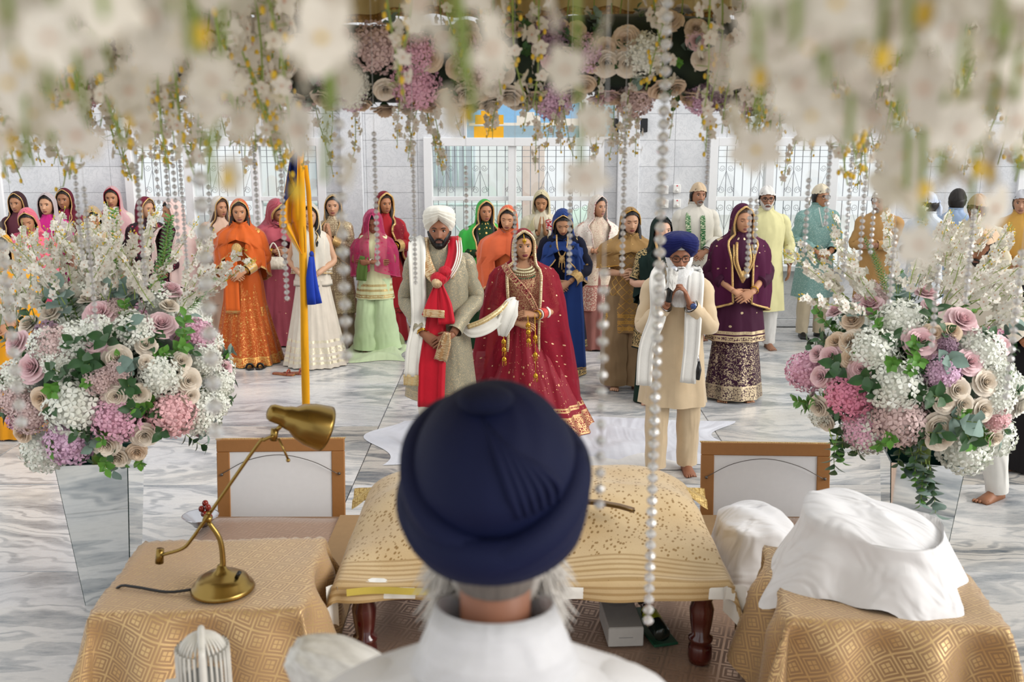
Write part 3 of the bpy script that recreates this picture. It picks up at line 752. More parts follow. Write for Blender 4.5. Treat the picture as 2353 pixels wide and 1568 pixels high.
def arrangement(center, rad, base, items, spikes, label, seed, trail=None):
    rr = random.Random(seed)
    rt = empty('floral_arrangement', base); tag(rt, label, 'flowers')
    C, B = Vector(center), Vector(base); R = Vector(rad); O = Vector((0, 0, CAM_H))
    def hit(px, py):
        d = (at(px, py, 4.0) - O).normalized()
        a = Vector([d[i] / R[i] for i in range(3)]); b = Vector([(O - C)[i] / R[i] for i in range(3)])
        A, Bq, Cq = a.dot(a), 2 * a.dot(b), b.dot(b) - 1
        disc = Bq * Bq - 4 * A * Cq
        t = (-Bq - math.sqrt(disc)) / (2 * A) if disc > 0 else -Bq / (2 * A)
        return O + d * t
    pos = []
    for (kind, c, px, py, r) in items:
        p = hit(px, py); n = Vector([(p - C)[i] / R[i] ** 2 for i in range(3)]).normalized()
        n = (n + Vector((0, -0.45, 0.18))).normalized(); rw = r * 5.0 / FPX
        if kind == 's': put(rr.choice(SPRIG[c]), 'leaf_sprig', rt, p - B - n * 0.10, n + Vector((rr.uniform(-.4, .4), 0, rr.uniform(-.3, .4))), r * 5.0 / FPX * 2.2, rr)
        elif kind == 'r': put(rr.choice(ROSES[c]), 'rose', rt, p - B - n * rw * 0.35, n, rw * 1.04, rr)
        else: put(rr.choice(HYDS[c]), 'hydrangea', rt, p - B - n * rw * 0.55, n, rw * 1.02, rr)
        pos.append(p)
    # blooms all round the back and sides
    for i in range(46):
        v = rdir(rr)
        if v.y < 0.1 and rr.random() < 0.75: continue
        if v.z < -0.75: continue
        p = C + Vector((v.x * R.x, v.y * R.y, v.z * R.z)) * 0.95
        if rr.random() < 0.5: put(rr.choice(ROSES[rr.choice('ppcci')]), 'rose', rt, p - B, v, rr.uniform(0.045, 0.07), rr)
        else: put(rr.choice(HYDS[rr.choice('wwpm')]), 'hydrangea', rt, p - B, v, rr.uniform(0.08, 0.11), rr)
    # foliage between
    for i in range(120):
        v = rdir(rr)
        if v.z < -0.85: continue
        p = C + Vector((v.x * R.x, v.y * R.y, v.z * R.z)) * rr.uniform(0.66, 0.80)
        k = rr.choice('dddbbe'); put(rr.choice(SPRIG[k]), 'leaf_sprig', rt, p - B, v + Vector((0, 0, 0.15)), rr.uniform(0.11, 0.165), rr)
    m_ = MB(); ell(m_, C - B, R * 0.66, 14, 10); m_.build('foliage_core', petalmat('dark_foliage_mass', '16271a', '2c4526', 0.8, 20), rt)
    m_ = MB(); tube(m_, [(0, 0, -0.3), (0, 0, (C - B).z - 0.2)], 0.05, 8); m_.build('stem_bundle', STEMG, rt)
    more = [(a + rr.uniform(-25, 25), b + rr.uniform(-15, 15), c + rr.uniform(-45, 45), d + rr.uniform(-15, 45), k) for (a, b, c, d, k) in spikes if k == 'o']
    for (px0, py0, px1, py1, kind) in list(spikes) + more:
        dep = 4.9 + rr.uniform(-0.25, 0.3)
        a, b = at(px0, py0, dep), at(px1, py1, dep + rr.uniform(-0.15, 0.1))
        d = b - a; L = d.length
        if kind == 'g': put(rr.choice(GREENS), 'green_spike', rt, a - B, d, L / 0.55, rr)
        else: put(rr.choice(SPIKES), 'orchid_spike', rt, a - B, d, min(1.35, max(0.75, L / 0.62)), rr)
    if trail:
        for (px, py, k) in trail:
            p = at(px, py, 4.62); put(rr.choice(SPRIG[k]), 'trailing_sprig', rt, p - B, (rr.uniform(-.3, .3), -0.3, -1), 0.17, rr)
    return rt
LI = [('r', 'p', 226, 714, 36), ('r', 'p', 372, 740, 33), ('r', 'p', 218, 778, 33), ('r', 'p', 31, 784, 28), ('r', 'p', 67, 843, 34), ('r', 'p', 394, 660, 30), ('r', 'p', 322, 651, 24), ('r', 'p', 521, 843, 20),
      ('r', 'c', 268, 823, 30), ('r', 'c', 336, 791, 22), ('r', 'c', 335, 832, 18), ('r', 'c', 418, 828, 22), ('r', 'c', 436, 875, 27), ('r', 'c', 264, 912, 27), ('r', 'c', 318, 908, 25), ('r', 'c', 242, 1026, 30), ('r', 'c', 331, 1004, 27), ('r', 'c', 268, 1056, 28), ('r', 'e', 314, 1043, 22), ('r', 'e', 89, 917, 24), ('r', 'c', 390, 697, 22), ('r', 'c', 111, 714, 25), ('r', 'c', 440, 910, 20), ('r', 'e', 290, 940, 16), ('r', 'c', 60, 740, 24),
      ('h', 'w', 303, 751, 46), ('h', 'w', 163, 777, 46), ('h', 'w', 370, 862, 46), ('h', 'w', 155, 939, 62), ('h', 'w', 85, 1050, 50), ('h', 'w', 470, 958, 48), ('h', 'w', 126, 836, 34), ('h', 'w', 477, 821, 38), ('h', 'w', 514, 880, 34), ('h', 'w', 22, 865, 40), ('h', 'w', 500, 930, 36),
      ('h', 'p', 259, 965, 52), ('h', 'l', 148, 1028, 50), ('h', 'c', 399, 958, 52), ('h', 'p', 459, 762, 40), ('h', 'm', 222, 873, 34), ('h', 'm', 266, 854, 28), ('h', 'd', 100, 762, 30), ('h', 'm', 262, 703, 28), ('h', 'm', 55, 960, 40), ('h', 'm', 20, 920, 36), ('r', 'e', 45, 1000, 22),
      ('s', 'b', 425, 775, 40), ('s', 'b', 405, 800, 36), ('s', 'b', 105, 885, 36), ('s', 'b', 190, 890, 30), ('s', 'b', 360, 925, 36), ('s', 'd', 375, 985, 34), ('s', 'b', 225, 1065, 36), ('s', 'd', 200, 1000, 34), ('s', 'e', 315, 690, 44), ('s', 'e', 130, 705, 44), ('s', 'e', 305, 850, 34), ('s', 'd', 250, 770, 40), ('s', 'd', 190, 850, 44), ('s', 'd', 150, 860, 40), ('s', 'b', 20, 860, 36), ('s', 'd', 300, 960, 36), ('s', 'd', 205, 820, 40), ('s', 'b', 290, 715, 34)]
LS = [(110, 720, 85, 590, 'o'), (140, 700, 130, 500, 'o'), (170, 700, 205, 515, 'o'), (200, 700, 165, 560, 'o'), (230, 700, 290, 525, 'o'), (250, 700, 240, 590, 'o'), (290, 690, 330, 560, 'o'), (80, 730, 55, 620, 'o'), (40, 750, 5, 600, 'o'), (400, 720, 450, 600, 'o'), (420, 690, 560, 590, 'o'), (330, 700, 300, 560, 'o'), (20, 760, -30, 680, 'o'), (200, 690, 230, 560, 'o'), (265, 700, 275, 600, 'o'), (150, 700, 100, 620, 'o'), (310, 690, 350, 600, 'o'), (240, 690, 190, 600, 'o'), (180, 690, 150, 600, 'o'), (60, 720, 30, 560, 'o'),
      (345, 690, 388, 505, 'g'), (355, 680, 385, 530, 'g'), (255, 680, 262, 490, 'g'), (420, 720, 490, 640, 'g'), (270, 640, 258, 520, 'g')]
bl_ = at(262, 880, 4.92)
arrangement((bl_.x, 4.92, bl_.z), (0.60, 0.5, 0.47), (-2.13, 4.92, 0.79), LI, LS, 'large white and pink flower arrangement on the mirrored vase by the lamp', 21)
RI = [('r', 'p', 1999, 692, 29), ('r', 'p', 2130, 666, 26), ('r', 'p', 2216, 731, 35), ('r', 'p', 2119, 783, 38), ('r', 'p', 1978, 848, 32), ('r', 'p', 1908, 818, 29), ('r', 'p', 2234, 831, 28), ('r', 'p', 1917, 709, 22), ('r', 'p', 1874, 811, 20), ('r', 'p', 1882, 865, 25), ('r', 'p', 2307, 791, 24), ('r', 'p', 2142, 700, 22),
      ('r', 'c', 2270, 878, 29), ('r', 'c', 2203, 896, 28), ('r', 'c', 2264, 943, 26), ('r', 'c', 2158, 982, 30), ('r', 'c', 2164, 1013, 28), ('r', 'c', 2173, 926, 24), ('r', 'e', 1954, 824, 24), ('r', 'c', 1893, 974, 22), ('r', 'c', 1878, 939, 25), ('r', 'e', 1956, 733, 25), ('r', 'e', 2147, 765, 24), ('r', 'e', 1950, 783, 24), ('r', 'c', 2216, 930, 24), ('r', 'e', 1919, 783, 25), ('r', 'c', 2290, 1010, 22), ('r', 'e', 2190, 760, 22),
      ('h', 'w', 2008, 800, 54), ('h', 'w', 2064, 887, 60), ('h', 'w', 2268, 800, 50), ('h', 'w', 1989, 1004, 52), ('h', 'w', 2234, 1052, 60), ('h', 'w', 2077, 726, 52), ('h', 'w', 2307, 917, 38), ('h', 'w', 2310, 860, 34),
      ('h', 'h', 1945, 917, 50), ('h', 'm', 2069, 974, 58), ('h', 'l', 2173, 852, 38), ('h', 'c', 2300, 965, 28), ('h', 'h', 1978, 880, 20), ('h', 'd', 2180, 790, 24), ('h', 'w', 1880, 960, 30),
      ('s', 'b', 2075, 820, 38), ('s', 'b', 2110, 830, 38), ('s', 'd', 1925, 850, 44), ('s', 'd', 2010, 870, 44), ('s', 'b', 1850, 940, 36), ('s', 'd', 1935, 990, 40), ('s', 'e', 2185, 960, 48), ('s', 'd', 2130, 910, 44), ('s', 'b', 2245, 990, 36), ('s', 'd', 2210, 985, 44), ('s', 'b', 1895, 735, 36), ('s', 'e', 1935, 745, 40), ('s', 'e', 2060, 690, 40), ('s', 'd', 2140, 735, 40), ('s', 'e', 2160, 830, 36), ('s', 'b', 2070, 1010, 40), ('s', 'd', 2100, 1000, 44)]
RS = [(1960, 700, 1850, 555, 'o'), (1990, 690, 1925, 545, 'o'), (1980, 720, 1880, 655, 'o'), (2060, 690, 2055, 560, 'o'), (2090, 690, 2110, 540, 'o'), (2170, 700, 2230, 545, 'o'), (2220, 700, 2300, 530, 'o'), (2240, 720, 2353, 590, 'o'), (2260, 760, 2350, 660, 'o'), (2120, 680, 2180, 530, 'o'), (2100, 690, 2150, 590, 'o'), (2200, 700, 2260, 610, 'o'), (2270, 740, 2380, 720, 'o'), (2150, 690, 2200, 560, 'o'), (2230, 700, 2320, 640, 'o'), (2010, 690, 1980, 600, 'o'), (2180, 690, 2290, 600, 'o'),
      (2045, 690, 1990, 545, 'g'), (2040, 680, 2005, 560, 'g'), (2060, 700, 2080, 620, 'g'), (2210, 690, 2260, 620, 'g')]
RT_ = [(2118, 1010, 'd'), (2125, 1040, 'd'), (2110, 1030, 'b'), (2135, 1060, 'd'), (2120, 1080, 'b'), (2135, 1100, 'e'), (2140, 1070, 'e'), (1905, 985, 'b'), (1925, 1000, 'd')]
br_ = at(2100, 870, 4.92)
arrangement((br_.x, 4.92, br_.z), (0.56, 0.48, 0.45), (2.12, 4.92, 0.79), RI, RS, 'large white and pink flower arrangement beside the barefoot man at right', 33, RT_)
for a in ((-2.13, 0), (2.12, 0)): pass

# flower garland along the front of the canopy
gr = empty('floral_garland', (0, 3.6, 2.68)); tag(gr, 'garland of cream roses and pink hydrangeas along the canopy front', 'garland')
m_ = MB()
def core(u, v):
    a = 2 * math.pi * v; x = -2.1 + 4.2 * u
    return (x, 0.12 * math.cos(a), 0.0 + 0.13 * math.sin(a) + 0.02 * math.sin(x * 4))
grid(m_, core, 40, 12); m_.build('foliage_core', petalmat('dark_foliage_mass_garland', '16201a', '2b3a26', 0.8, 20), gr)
rr = random.Random(5)
for i in range(285):
    x = rr.uniform(-2.1, 2.1); a = rr.uniform(-0.75, 1.55)  # 0 = facing the camera, pi/2 = underside
    if rr.random() < 0.18: a += math.pi
    n = Vector((rr.uniform(-.25, .25), -math.cos(a), -math.sin(a)))
    p = Vector((x, n.y * 0.15, n.z * 0.15 + 0.02 * math.sin(x * 4)))
    put(rr.choice(ROSES[rr.choice('ccceeep')]), 'rose', gr, p, n, rr.uniform(0.032, 0.052), rr)
for i in range(38):
    x = rr.uniform(-2.1, 2.1); a = rr.uniform(-0.6, 1.5)
    n = Vector((rr.uniform(-.2, .2), -math.cos(a), -math.sin(a)))
    put(rr.choice(HYDS[rr.choice('pplmmdw')]), 'hydrangea', gr, Vector((x, n.y * 0.13, n.z * 0.13)), n, rr.uniform(0.055, 0.085), rr)
for i in range(130):
    x = rr.uniform(-2.1, 2.1); a = rr.uniform(-1.2, 1.9)
    n = Vector((rr.uniform(-.6, .6), -math.cos(a), -math.sin(a)))
    put(rr.choice(SPRIG[rr.choice('dddbe')]), 'leaf_sprig', gr, Vector((x, n.y * 0.1, n.z * 0.1)), n, rr.uniform(0.06, 0.085), rr)

# orchid strands hanging from the garland and the canopy
def side_of(px):
    return 'above the left flowers' if px < 560 else ('above the couple' if px < 1420 else ('above the plum dress' if px < 1860 else 'above the right flowers'))
def strand(X, Y, ztop, zbot, label, group, seed):
    rr = random.Random(seed); L = ztop - zbot
    s = min(1.1, max(0.75, L / 0.62)); zj = zbot + 0.62 * s
    o = link('orchid_strand', rr.choice(STRANDS), None, (X, Y, zj), (0, 0, rr.random() * 6.28)); o.scale = (s, s, s)
    if ztop > zj + 0.01:
        m_ = MB(); tube(m_, [(0, 0, 0), (0, 0, (ztop - zj) / s)], 0.0018, 4); m_.build('cord', STEMG, o)
    return tag(o, label, 'orchid strand', group)
k = 0
for i in range(66):
    px = rr.uniform(-20, 2370); Y = rr.uniform(3.5, 3.7)
    side = abs(px - 1176) / 1176
    pyb = rr.uniform(290, 395) + 70 * side * rr.random()
    p = at(px, pyb, Y)
    strand(p.x, Y, 2.64, p.z, 'sharp thin orchid strand under the rose garland, ' + side_of(px), 'orchid strands under the garland, ' + side_of(px), 500 + i)
for i in range(84):
    Y = rr.uniform(2.7, 3.45); px = rr.uniform(-20, 720) if i % 2 else rr.uniform(1600, 2375)
    p = at(px, rr.uniform(235, 350) + 50 * abs(px - 1176) / 1176 * rr.random(), Y)
    strand(p.x, Y, 3.245, p.z, 'fine orchid strand in the thick fringe, ' + side_of(px), 'fringe of fine orchid strands, ' + side_of(px), 1200 + i)
for i in range(92):
    Y = rr.uniform(1.75, 3.3)
    u = rr.random(); px = rr.uniform(-40, 620) if u < 0.46 else (rr.uniform(1780, 2390) if u < 0.9 else rr.uniform(620, 1780))
    pyb = (rr.uniform(230, 430) if abs(px - 1176) > 560 else rr.uniform(150, 260))
    p = at(px, pyb, Y)
    strand(p.x, Y, 3.245, p.z, 'softly blurred orchid strand hanging from the canopy roof, ' + side_of(px), 'orchid strands in mid canopy, ' + side_of(px), 700 + i)

# branches of orchids close to the camera
def blossom_mesh(seed):
    rr = random.Random(seed); mb = MB()
    blossom_into(mb, Vector((0, 0, 0)), Matrix.Identity(3), 1.0, rr, 0, 1, 5)
    return mb.mesh('blossom', [ORCH, YEL if seed == 0 else ROSEC])
BLOS = [blossom_mesh(s) for s in range(6)]
BUDM = MB(); ell(BUDM, (0, 0, 0), (0.008, 0.008, 0.013), 8, 6); BUDM = BUDM.mesh('bud', [YEL])
near = [(80, 60, 0.95), (30, 180, 1.0), (150, 130, 0.8), (110, 210, 0.85), (210, 90, 1.1), (240, 40, 0.75), (60, 380, 1.15), (120, 330, 1.25), (200, 300, 1.1), (300, 210, 0.9), (390, 70, 0.85), (350, 140, 1.0), (420, 190, 0.95), (440, 120, 0.85), (490, 430, 1.05), (500, 330, 1.15), (560, 40, 1.2), (620, 30, 1.0), (690, 140, 0.9), (720, 190, 1.0), (745, 420, 1.1), (770, 250, 1.2), (850, 60, 0.9), (900, 120, 1.0), (960, 100, 0.8), (1010, 230, 1.0), (1060, 190, 0.9), (1090, 290, 1.15), (1140, 260, 1.0), (1180, 90, 0.85), (1230, 180, 1.0), (1270, 230, 1.1), (1335, 410, 1.2), (1250, 60, 0.9), (1400, 300, 1.3), (1320, 30, 0.9), (1480, 180, 1.0), (1500, 290, 1.2), (1540, 60, 0.9), (1600, 20, 1.0), (1440, 100, 0.8), (1700, 60, 0.9), (1740, 150, 0.85), (1790, 230, 1.0), (1720, 380, 1.25), (1830, 110, 0.8), (1870, 280, 1.0), (1900, 190, 0.9), (1950, 330, 1.05), (1980, 80, 0.8), (2010, 200, 0.95), (2060, 300, 1.0), (2090, 120, 0.85), (2120, 590, 1.15), (2080, 470, 1.2), (2160, 400, 1.05), (2170, 60, 0.9), (2210, 230, 0.85), (2260, 330, 1.1), (2290, 90, 0.8), (2330, 230, 0.95), (2340, 400, 1.2), (1660, 180, 1.1), (1570, 260, 1.2), (20, 60, 0.8), (170, 20, 1.0), (860, 210, 1.25), (1380, 200, 1.3), (280, 330, 1.3), (640, 240, 1.3), (2230, 480, 1.3)]
near = [q for q in near if not ((500 < q[0] < 680 and q[1] < 260) or (790 < q[0] < 900 and q[1] > 100) or (1240 < q[0] < 1420 and q[1] < 260) or (1500 < q[0] < 1690) or (760 < q[0] < 1250 and q[1] < 110) or (1340 < q[0] < 1720 and q[1] < 110) or q[0] in (1500, 1400, 1010, 1140, 1230, 1480, 900, 720, 420, 300))]
for i, (px, py, Y) in enumerate(near):
    rr = random.Random(900 + i); Y *= 0.58; p = at(px, py, Y)
    ztop = 3.24
    rt = empty('orchid_branch', (p.x, Y, ztop)); tag(rt, 'heavily blurred cream orchid branch in the near foreground, %s' % side_of(px), 'orchid branch', 'orchid branches in the near canopy, %s' % side_of(px))
    L = ztop - p.z; low = p.z
    cv = rr.uniform(-0.12, 0.12); cw = rr.uniform(-0.08, 0.08)
    f = lambda t: Vector((cv * L * (t - 1), cw * L * (t - 1), -L * t))
    m_ = MB(); tube(m_, [f(j / 8) for j in range(9)], [0.004, 0.002], 6); m_.build('stem', STEMG, rt)
    nb = 8
    for j in range(nb):
        t = 1 - (0.22 / L) * (j + rr.random() * 0.6) / nb
        d = rdir(rr); d.z *= 0.3
        put(rr.choice(BLOS), 'blossom', rt, f(t) + d * 0.016, d + Vector((0, -0.25, -0.1)), rr.uniform(0.013, 0.022), rr)
    for j in range(1 if i % 3 == 0 else 0): link('bud', BUDM, rt, f(1.0) + rdir(rr) * 0.018, None, 0.5)

# crystal strands
t_ = NT('clear_crystal'); t_.set(col=(1, 1, 1, 1), rough=0.02, trans=0.6, ior=1.6, spec=1.0, coat=0.6); CRY = t_.mat
BEAD = MB(); lathe(BEAD, [(0.12, -1), (0.75, -0.55), (1.0, 0), (0.75, 0.55), (0.12, 1)], 8); BEAD = BEAD.mesh('bead', [CRY], False)
THREAD = plain('clear_thread', 'd8d8d8', 0.3)
def crystals(px, pyb, Y, r, gap, label, pyt=-40, zmax=3.23):
    b = at(px, pyb, Y); zt = min(zmax, at(px, pyt, Y).z)
    rt = empty('crystal_strand', (b.x, Y, b.z)); tag(rt, label, 'crystal strand', 'crystal strands hanging from the canopy')
    m_ = MB(); tube(m_, [(0, 0, 0), (0, 0, zmax - b.z)], 0.0006, 4); m_.build('thread', THREAD, rt)
    z = r; q = Y / 2
    rr = random.Random(int(px))
    while z < zt - b.z:
        link('bead', BEAD, rt, (0, 0, z), (0, 0, rr.random() * 3), (r, r, r * 0.95)); z += gap
for (px, pyb, Y, r, gap, pyt, lb) in (
    (498, 1010, 1.15, 0.0105, 0.03, 380, 'blurred crystal strand hanging left of the orange dress'), (797, 832, 1.45, 0.0095, 0.026, -20, 'blurred crystal strand hanging left of the groom'),
    (1489, 1438, 1.9, 0.0115, 0.024, 0, 'long crystal strand reaching down to the box under the stand'), (1377, 1172, 1.35, 0.008, 0.024, 600, 'blurred crystal strand right of the navy turban'),
    (50, 985, 1.4, 0.0095, 0.026, 540, 'blurred crystal strand over the left flower arrangement'), (2312, 920, 2.2, 0.009, 0.022, 560, 'crystal strand at the right edge of the flower arrangement'),
    (660, 692, 3.0, 0.0085, 0.0185, 300, 'crystal strand over the flag'), (868, 612, 3.0, 0.008, 0.0175, 300, 'crystal strand over the girl in a pink veil'), (955, 655, 3.1, 0.0072, 0.015, 360, 'crystal strand over the groom sleeve'),
    (1183, 622, 3.1, 0.0068, 0.0145, 470, 'crystal strand across the bride face'), (1308, 632, 3.0, 0.0085, 0.0185, 380, 'crystal strand over the navy velvet dress'), (1429, 630, 2.9, 0.0085, 0.0185, 240, 'crystal strand over the tan dress'),
    (1624, 425, 3.2, 0.0075, 0.016, 230, 'crystal strand beside the man in cream cap'), (1716, 640, 3.0, 0.008, 0.0175, 455, 'crystal strand over the purple dress'), (1733, 585, 3.1, 0.008, 0.0175, 455, 'shorter crystal strand over the purple veil'), (1848, 582, 3.0, 0.0085, 0.019, 410, 'crystal strand over the teal tunic'),
    (365, 470, 3.2, 0.0075, 0.024, 330, 'crystal strand in the left window, leftmost'), (388, 480, 3.2, 0.0085, 0.0185, 330, 'crystal strand in the left window, over a covered head'), (410, 560, 3.1, 0.008, 0.021, 330, 'crystal strand in the left window over pale pink veil'), (430, 620, 3.3, 0.007, 0.0145, 330, 'crystal strand before the left mullion of the left window'),
    (483, 495, 3.2, 0.0085, 0.02, 420, 'short crystal strand left of the orange veil'), (593, 520, 3.2, 0.008, 0.018, 330, 'crystal strand before the right mullion of the left window'), (335, 660, 2.8, 0.008, 0.0165, 380, 'crystal strand over the woman in maroon veil'), (222, 760, 2.7, 0.008, 0.0165, 430, 'crystal strand over the left pink rose'), (1072, 530, 3.3, 0.0075, 0.018, 380, 'crystal strand over the green veil'),
    (1897, 520, 3.2, 0.0085, 0.021, 330, 'crystal strand in the right window'), (1938, 640, 3.1, 0.008, 0.019, 330, 'crystal strand right of the teal tunic'), (1975, 600, 3.2, 0.0085, 0.02, 380, 'crystal strand near the right window edge'), (2000, 585, 3.3, 0.008, 0.019, 360, 'crystal strand at the right window edge'), (2043, 700, 2.8, 0.0085, 0.0185, 520, 'crystal strand over the right flower arrangement'), (2140, 800, 2.6, 0.0085, 0.019, 600, 'crystal strand in the middle of the right arrangement'), (2218, 700, 2.7, 0.0085, 0.019, 480, 'crystal strand left of the man in peach cap'), (190, 600, 2.9, 0.008, 0.018, 380, 'crystal strand over the women at left')):
    crystals(px, pyb, Y, r, gap, lb, pyt)
# ------------------------------------------------------------------ people
def skinmat(c):
    k = 'skin_' + c
    if k in MATS: return MATS[k]
    t = NT(k); b = lin(c); nz = t.noise(t.coord('Object'), 14, 3)
    t.set(col=t.mix(nz, tuple(x * 0.85 for x in b[:3]) + (1,), (min(1, b[0] * 1.12), b[1] * 1.06, b[2] * 1.04, 1)), rough=0.5, spec=0.35, sss=0.0)
    MATS[k] = t.mat
    return t.mat
EYEW = plain('eye_white', 'e8e2dc', 0.25, var=0.01); DARK = plain('eye_dark', '140d0a', 0.2)
GOLDM = plain('polished_gold', 'd9a63a', 0.25, 1.0); SILV = plain('polished_silver', 'c8c8cc', 0.25, 1.0); BLACKP = plain('black_plastic', '0c0c0d', 0.35); REDB = plain('coral_red_enamel', 'e2584f', 0.3); PEARL = plain('pearl', 'efe9df', 0.25)
def hairmat(c):
    k = 'hair_' + c
    if k in MATS: return MATS[k]
    t = NT(k); b = lin(c)
    v = t.coord('Object', (90, 90, 9)); nz = t.noise(v, 1.0, 3)
    t.set(col=t.mix(nz, tuple(x * 0.55 for x in b[:3]) + (1,), tuple(min(1, x * 1.35) for x in b[:3]) + (1,)), rough=0.45, spec=0.35)
    t.bump(nz, 0.4, 0.004); MATS[k] = t.mat
    return t.mat

NP_, NR_ = 56, 50
_fr = np.linspace(-math.pi / 2, math.pi / 2, 39)[:-1]; _bk = np.linspace(math.pi / 2, 1.5 * math.pi, 19)[:-1]
PHI = np.concatenate([_fr, _bk])
def head_grid():
    H = 0.118
    th = np.linspace(0.02, math.pi - 0.02, NR_)
    z = H * np.sign(np.cos(th)) * np.abs(np.cos(th)) ** 1.0
    q = np.clip(np.abs(z) / H, 0, 1); up = z >= 0
    w_ = np.where(up, 0.0765 * np.sqrt(1 - q ** 2.2), 0.0765 * np.sqrt(np.clip(1 - q ** 3.2, 0, 1)) * (1 - 0.30 * q))
    f = np.where(up, 0.093 * np.sqrt(1 - q ** 2.4), 0.093 * np.sqrt(np.clip(1 - q ** 7, 0, 1)) * (1 - 0.06 * q))
    k = np.where(up, 0.106 * np.sqrt(1 - q ** 2.1), 0.106 * np.sqrt(np.clip(1 - q ** 2.2, 0, 1)) * (1 - 0.25 * q))
    S, Cc = np.sin(PHI), np.cos(PHI)
    X = w_[:, None] * np.sign(S) * np.abs(S) ** 0.88
    Yv = np.where(Cc[None] >= 0, -f[:, None] * np.abs(Cc) ** 0.92, k[:, None] * np.abs(Cc) ** 0.95)
    Z = np.repeat(z[:, None], len(PHI), 1)
    fr = np.clip(Cc, 0, 1)[None] ** 0.5
    G = lambda a, b, sa, sb: np.exp(-((np.abs(X) - a) / sa) ** 2 - ((Z - b) / sb) ** 2)
    d = np.zeros_like(X)
    d -= 0.0125 * G(0.031, 0.004, 0.017, 0.012)
    d += 0.005 * G(0.028, 0.027, 0.022, 0.008)
    d -= 0.003 * G(0.0, 0.016, 0.008, 0.01)
    nz = np.clip((0.018 - Z) / 0.056, 0, 1) * np.clip((Z + 0.05) / 0.01, 0, 1)
    d += 0.030 * nz ** 1.1 * np.exp(-(X / (0.0075 + 0.006 * nz)) ** 2)
    d += 0.008 * G(0.012, -0.038, 0.006, 0.007)
    d += 0.0065 * np.exp(-(X / 0.021) ** 2) * np.exp(-((Z + 0.0615) / 0.005) ** 2)
    d += 0.0075 * np.exp(-(X / 0.018) ** 2) * np.exp(-((Z + 0.0745) / 0.006) ** 2)
    d -= 0.004 * np.exp(-(X / 0.024) ** 2) * np.exp(-((Z + 0.068) / 0.0025) ** 2)
    d -= 0.004 * G(0.0, -0.087, 0.018, 0.006)
    d += 0.007 * G(0.0, -0.104, 0.02, 0.014)
    d += 0.005 * G(0.045, -0.03, 0.02, 0.02)
    Yv = Yv - d * fr
    P = np.stack([X, Yv, Z], -1)
    dX = np.roll(P, -1, 1) - np.roll(P, 1, 1); dZ = np.gradient(P, axis=0)
    N = np.cross(dX, dZ); N /= (np.linalg.norm(N, axis=-1, keepdims=True) + 1e-9)
    ctr = P - np.array([0, 0.01, 0]); N[(N * ctr).sum(-1) < 0] *= -1
    return P, N
HP, HN = head_grid()
PD = np.degrees(np.where(PHI > math.pi, PHI - 2 * math.pi, PHI))
def shell(mb, HM, off, mat=0, hs=1.0):
    """part of the head surface pushed outwards: off(x, y, z, phi_deg) -> distance or None"""
    R, N = HP.shape[:2]
    sel = {}
    for i in range(R):
        for j in range(N):
            p = HP[i, j]; o = off(p[0], p[1], p[2], PD[j])
            if o is not None:
                sel[(i, j)] = len(sel), tuple(HM @ Vector((p + HN[i, j] * o) * hs))
    fs = []
    for i in range(R - 1):
        for j in range(N):
            k = (j + 1) % N; q = [(i, j), (i, k), (i + 1, k), (i + 1, j)]
            if all(a in sel for a in q): fs.append(tuple(sel[a][0] for a in q))
    mb.add([v for _, v in sorted(sel.values())], fs, mat)

T_M = [(1.495, .060, .056, .062), (1.468, .074, .06, .068), (1.447, .11, .068, .077), (1.426, .155, .077, .085), (1.40, .186, .088, .093), (1.36, .203, .105, .103), (1.28, .203, .125, .118), (1.18, .188, .126, .113), (1.06, .174, .12, .104), (.95, .178, .12, .112), (.86, .187, .122, .122)]
T_F = [(1.488, .052, .05, .055), (1.46, .066, .055, .06), (1.44, .098, .062, .068), (1.42, .138, .07, .076), (1.395, .163, .082, .084), (1.35, .175, .10, .094), (1.27, .172, .135, .10), (1.18, .157, .122, .096), (1.06, .147, .108, .092), (.95, .172, .116, .112), (.86, .189, .122, .127)]
POSES = {
    'clasp': dict(E=(.232, .01, 1.12), W=(.085, -.19, 1.0), D=(-.86, -.18, -.45), N=(0.1, .9, -.4), curl=.35, dy=-.022),
    'chest': dict(E=(.25, -.03, 1.13), W=(.09, -.2, 1.13), D=(-.9, -.12, -.1), N=(0, .95, -.3), curl=.6, dy=-.025),
    'pray': dict(E=(.225, -.07, 1.13), W=(.034, -.215, 1.25), D=(-.1, -.12, 1.0), N=(-1, 0, 0), curl=.05, dy=0),
    'fold': dict(E=(.235, -.05, 1.12), W=(-.03, -.17, 1.12), D=(-.95, .1, -.05), N=(0, 1, 0), curl=.3, dy=-.035),
    'side': dict(E=(.25, .03, 1.13), W=(.265, -.03, .90), D=(-.05, -.12, -1), N=(-1, 0, 0), curl=.4, dy=0),
    'mic': dict(E=(.212, -.06, 1.10), W=(.075, -.205, 1.27), D=(-.35, -.22, .9), N=(-.9, 0, -.3), curl=.55, dy=-.01),
}
class Person: pass
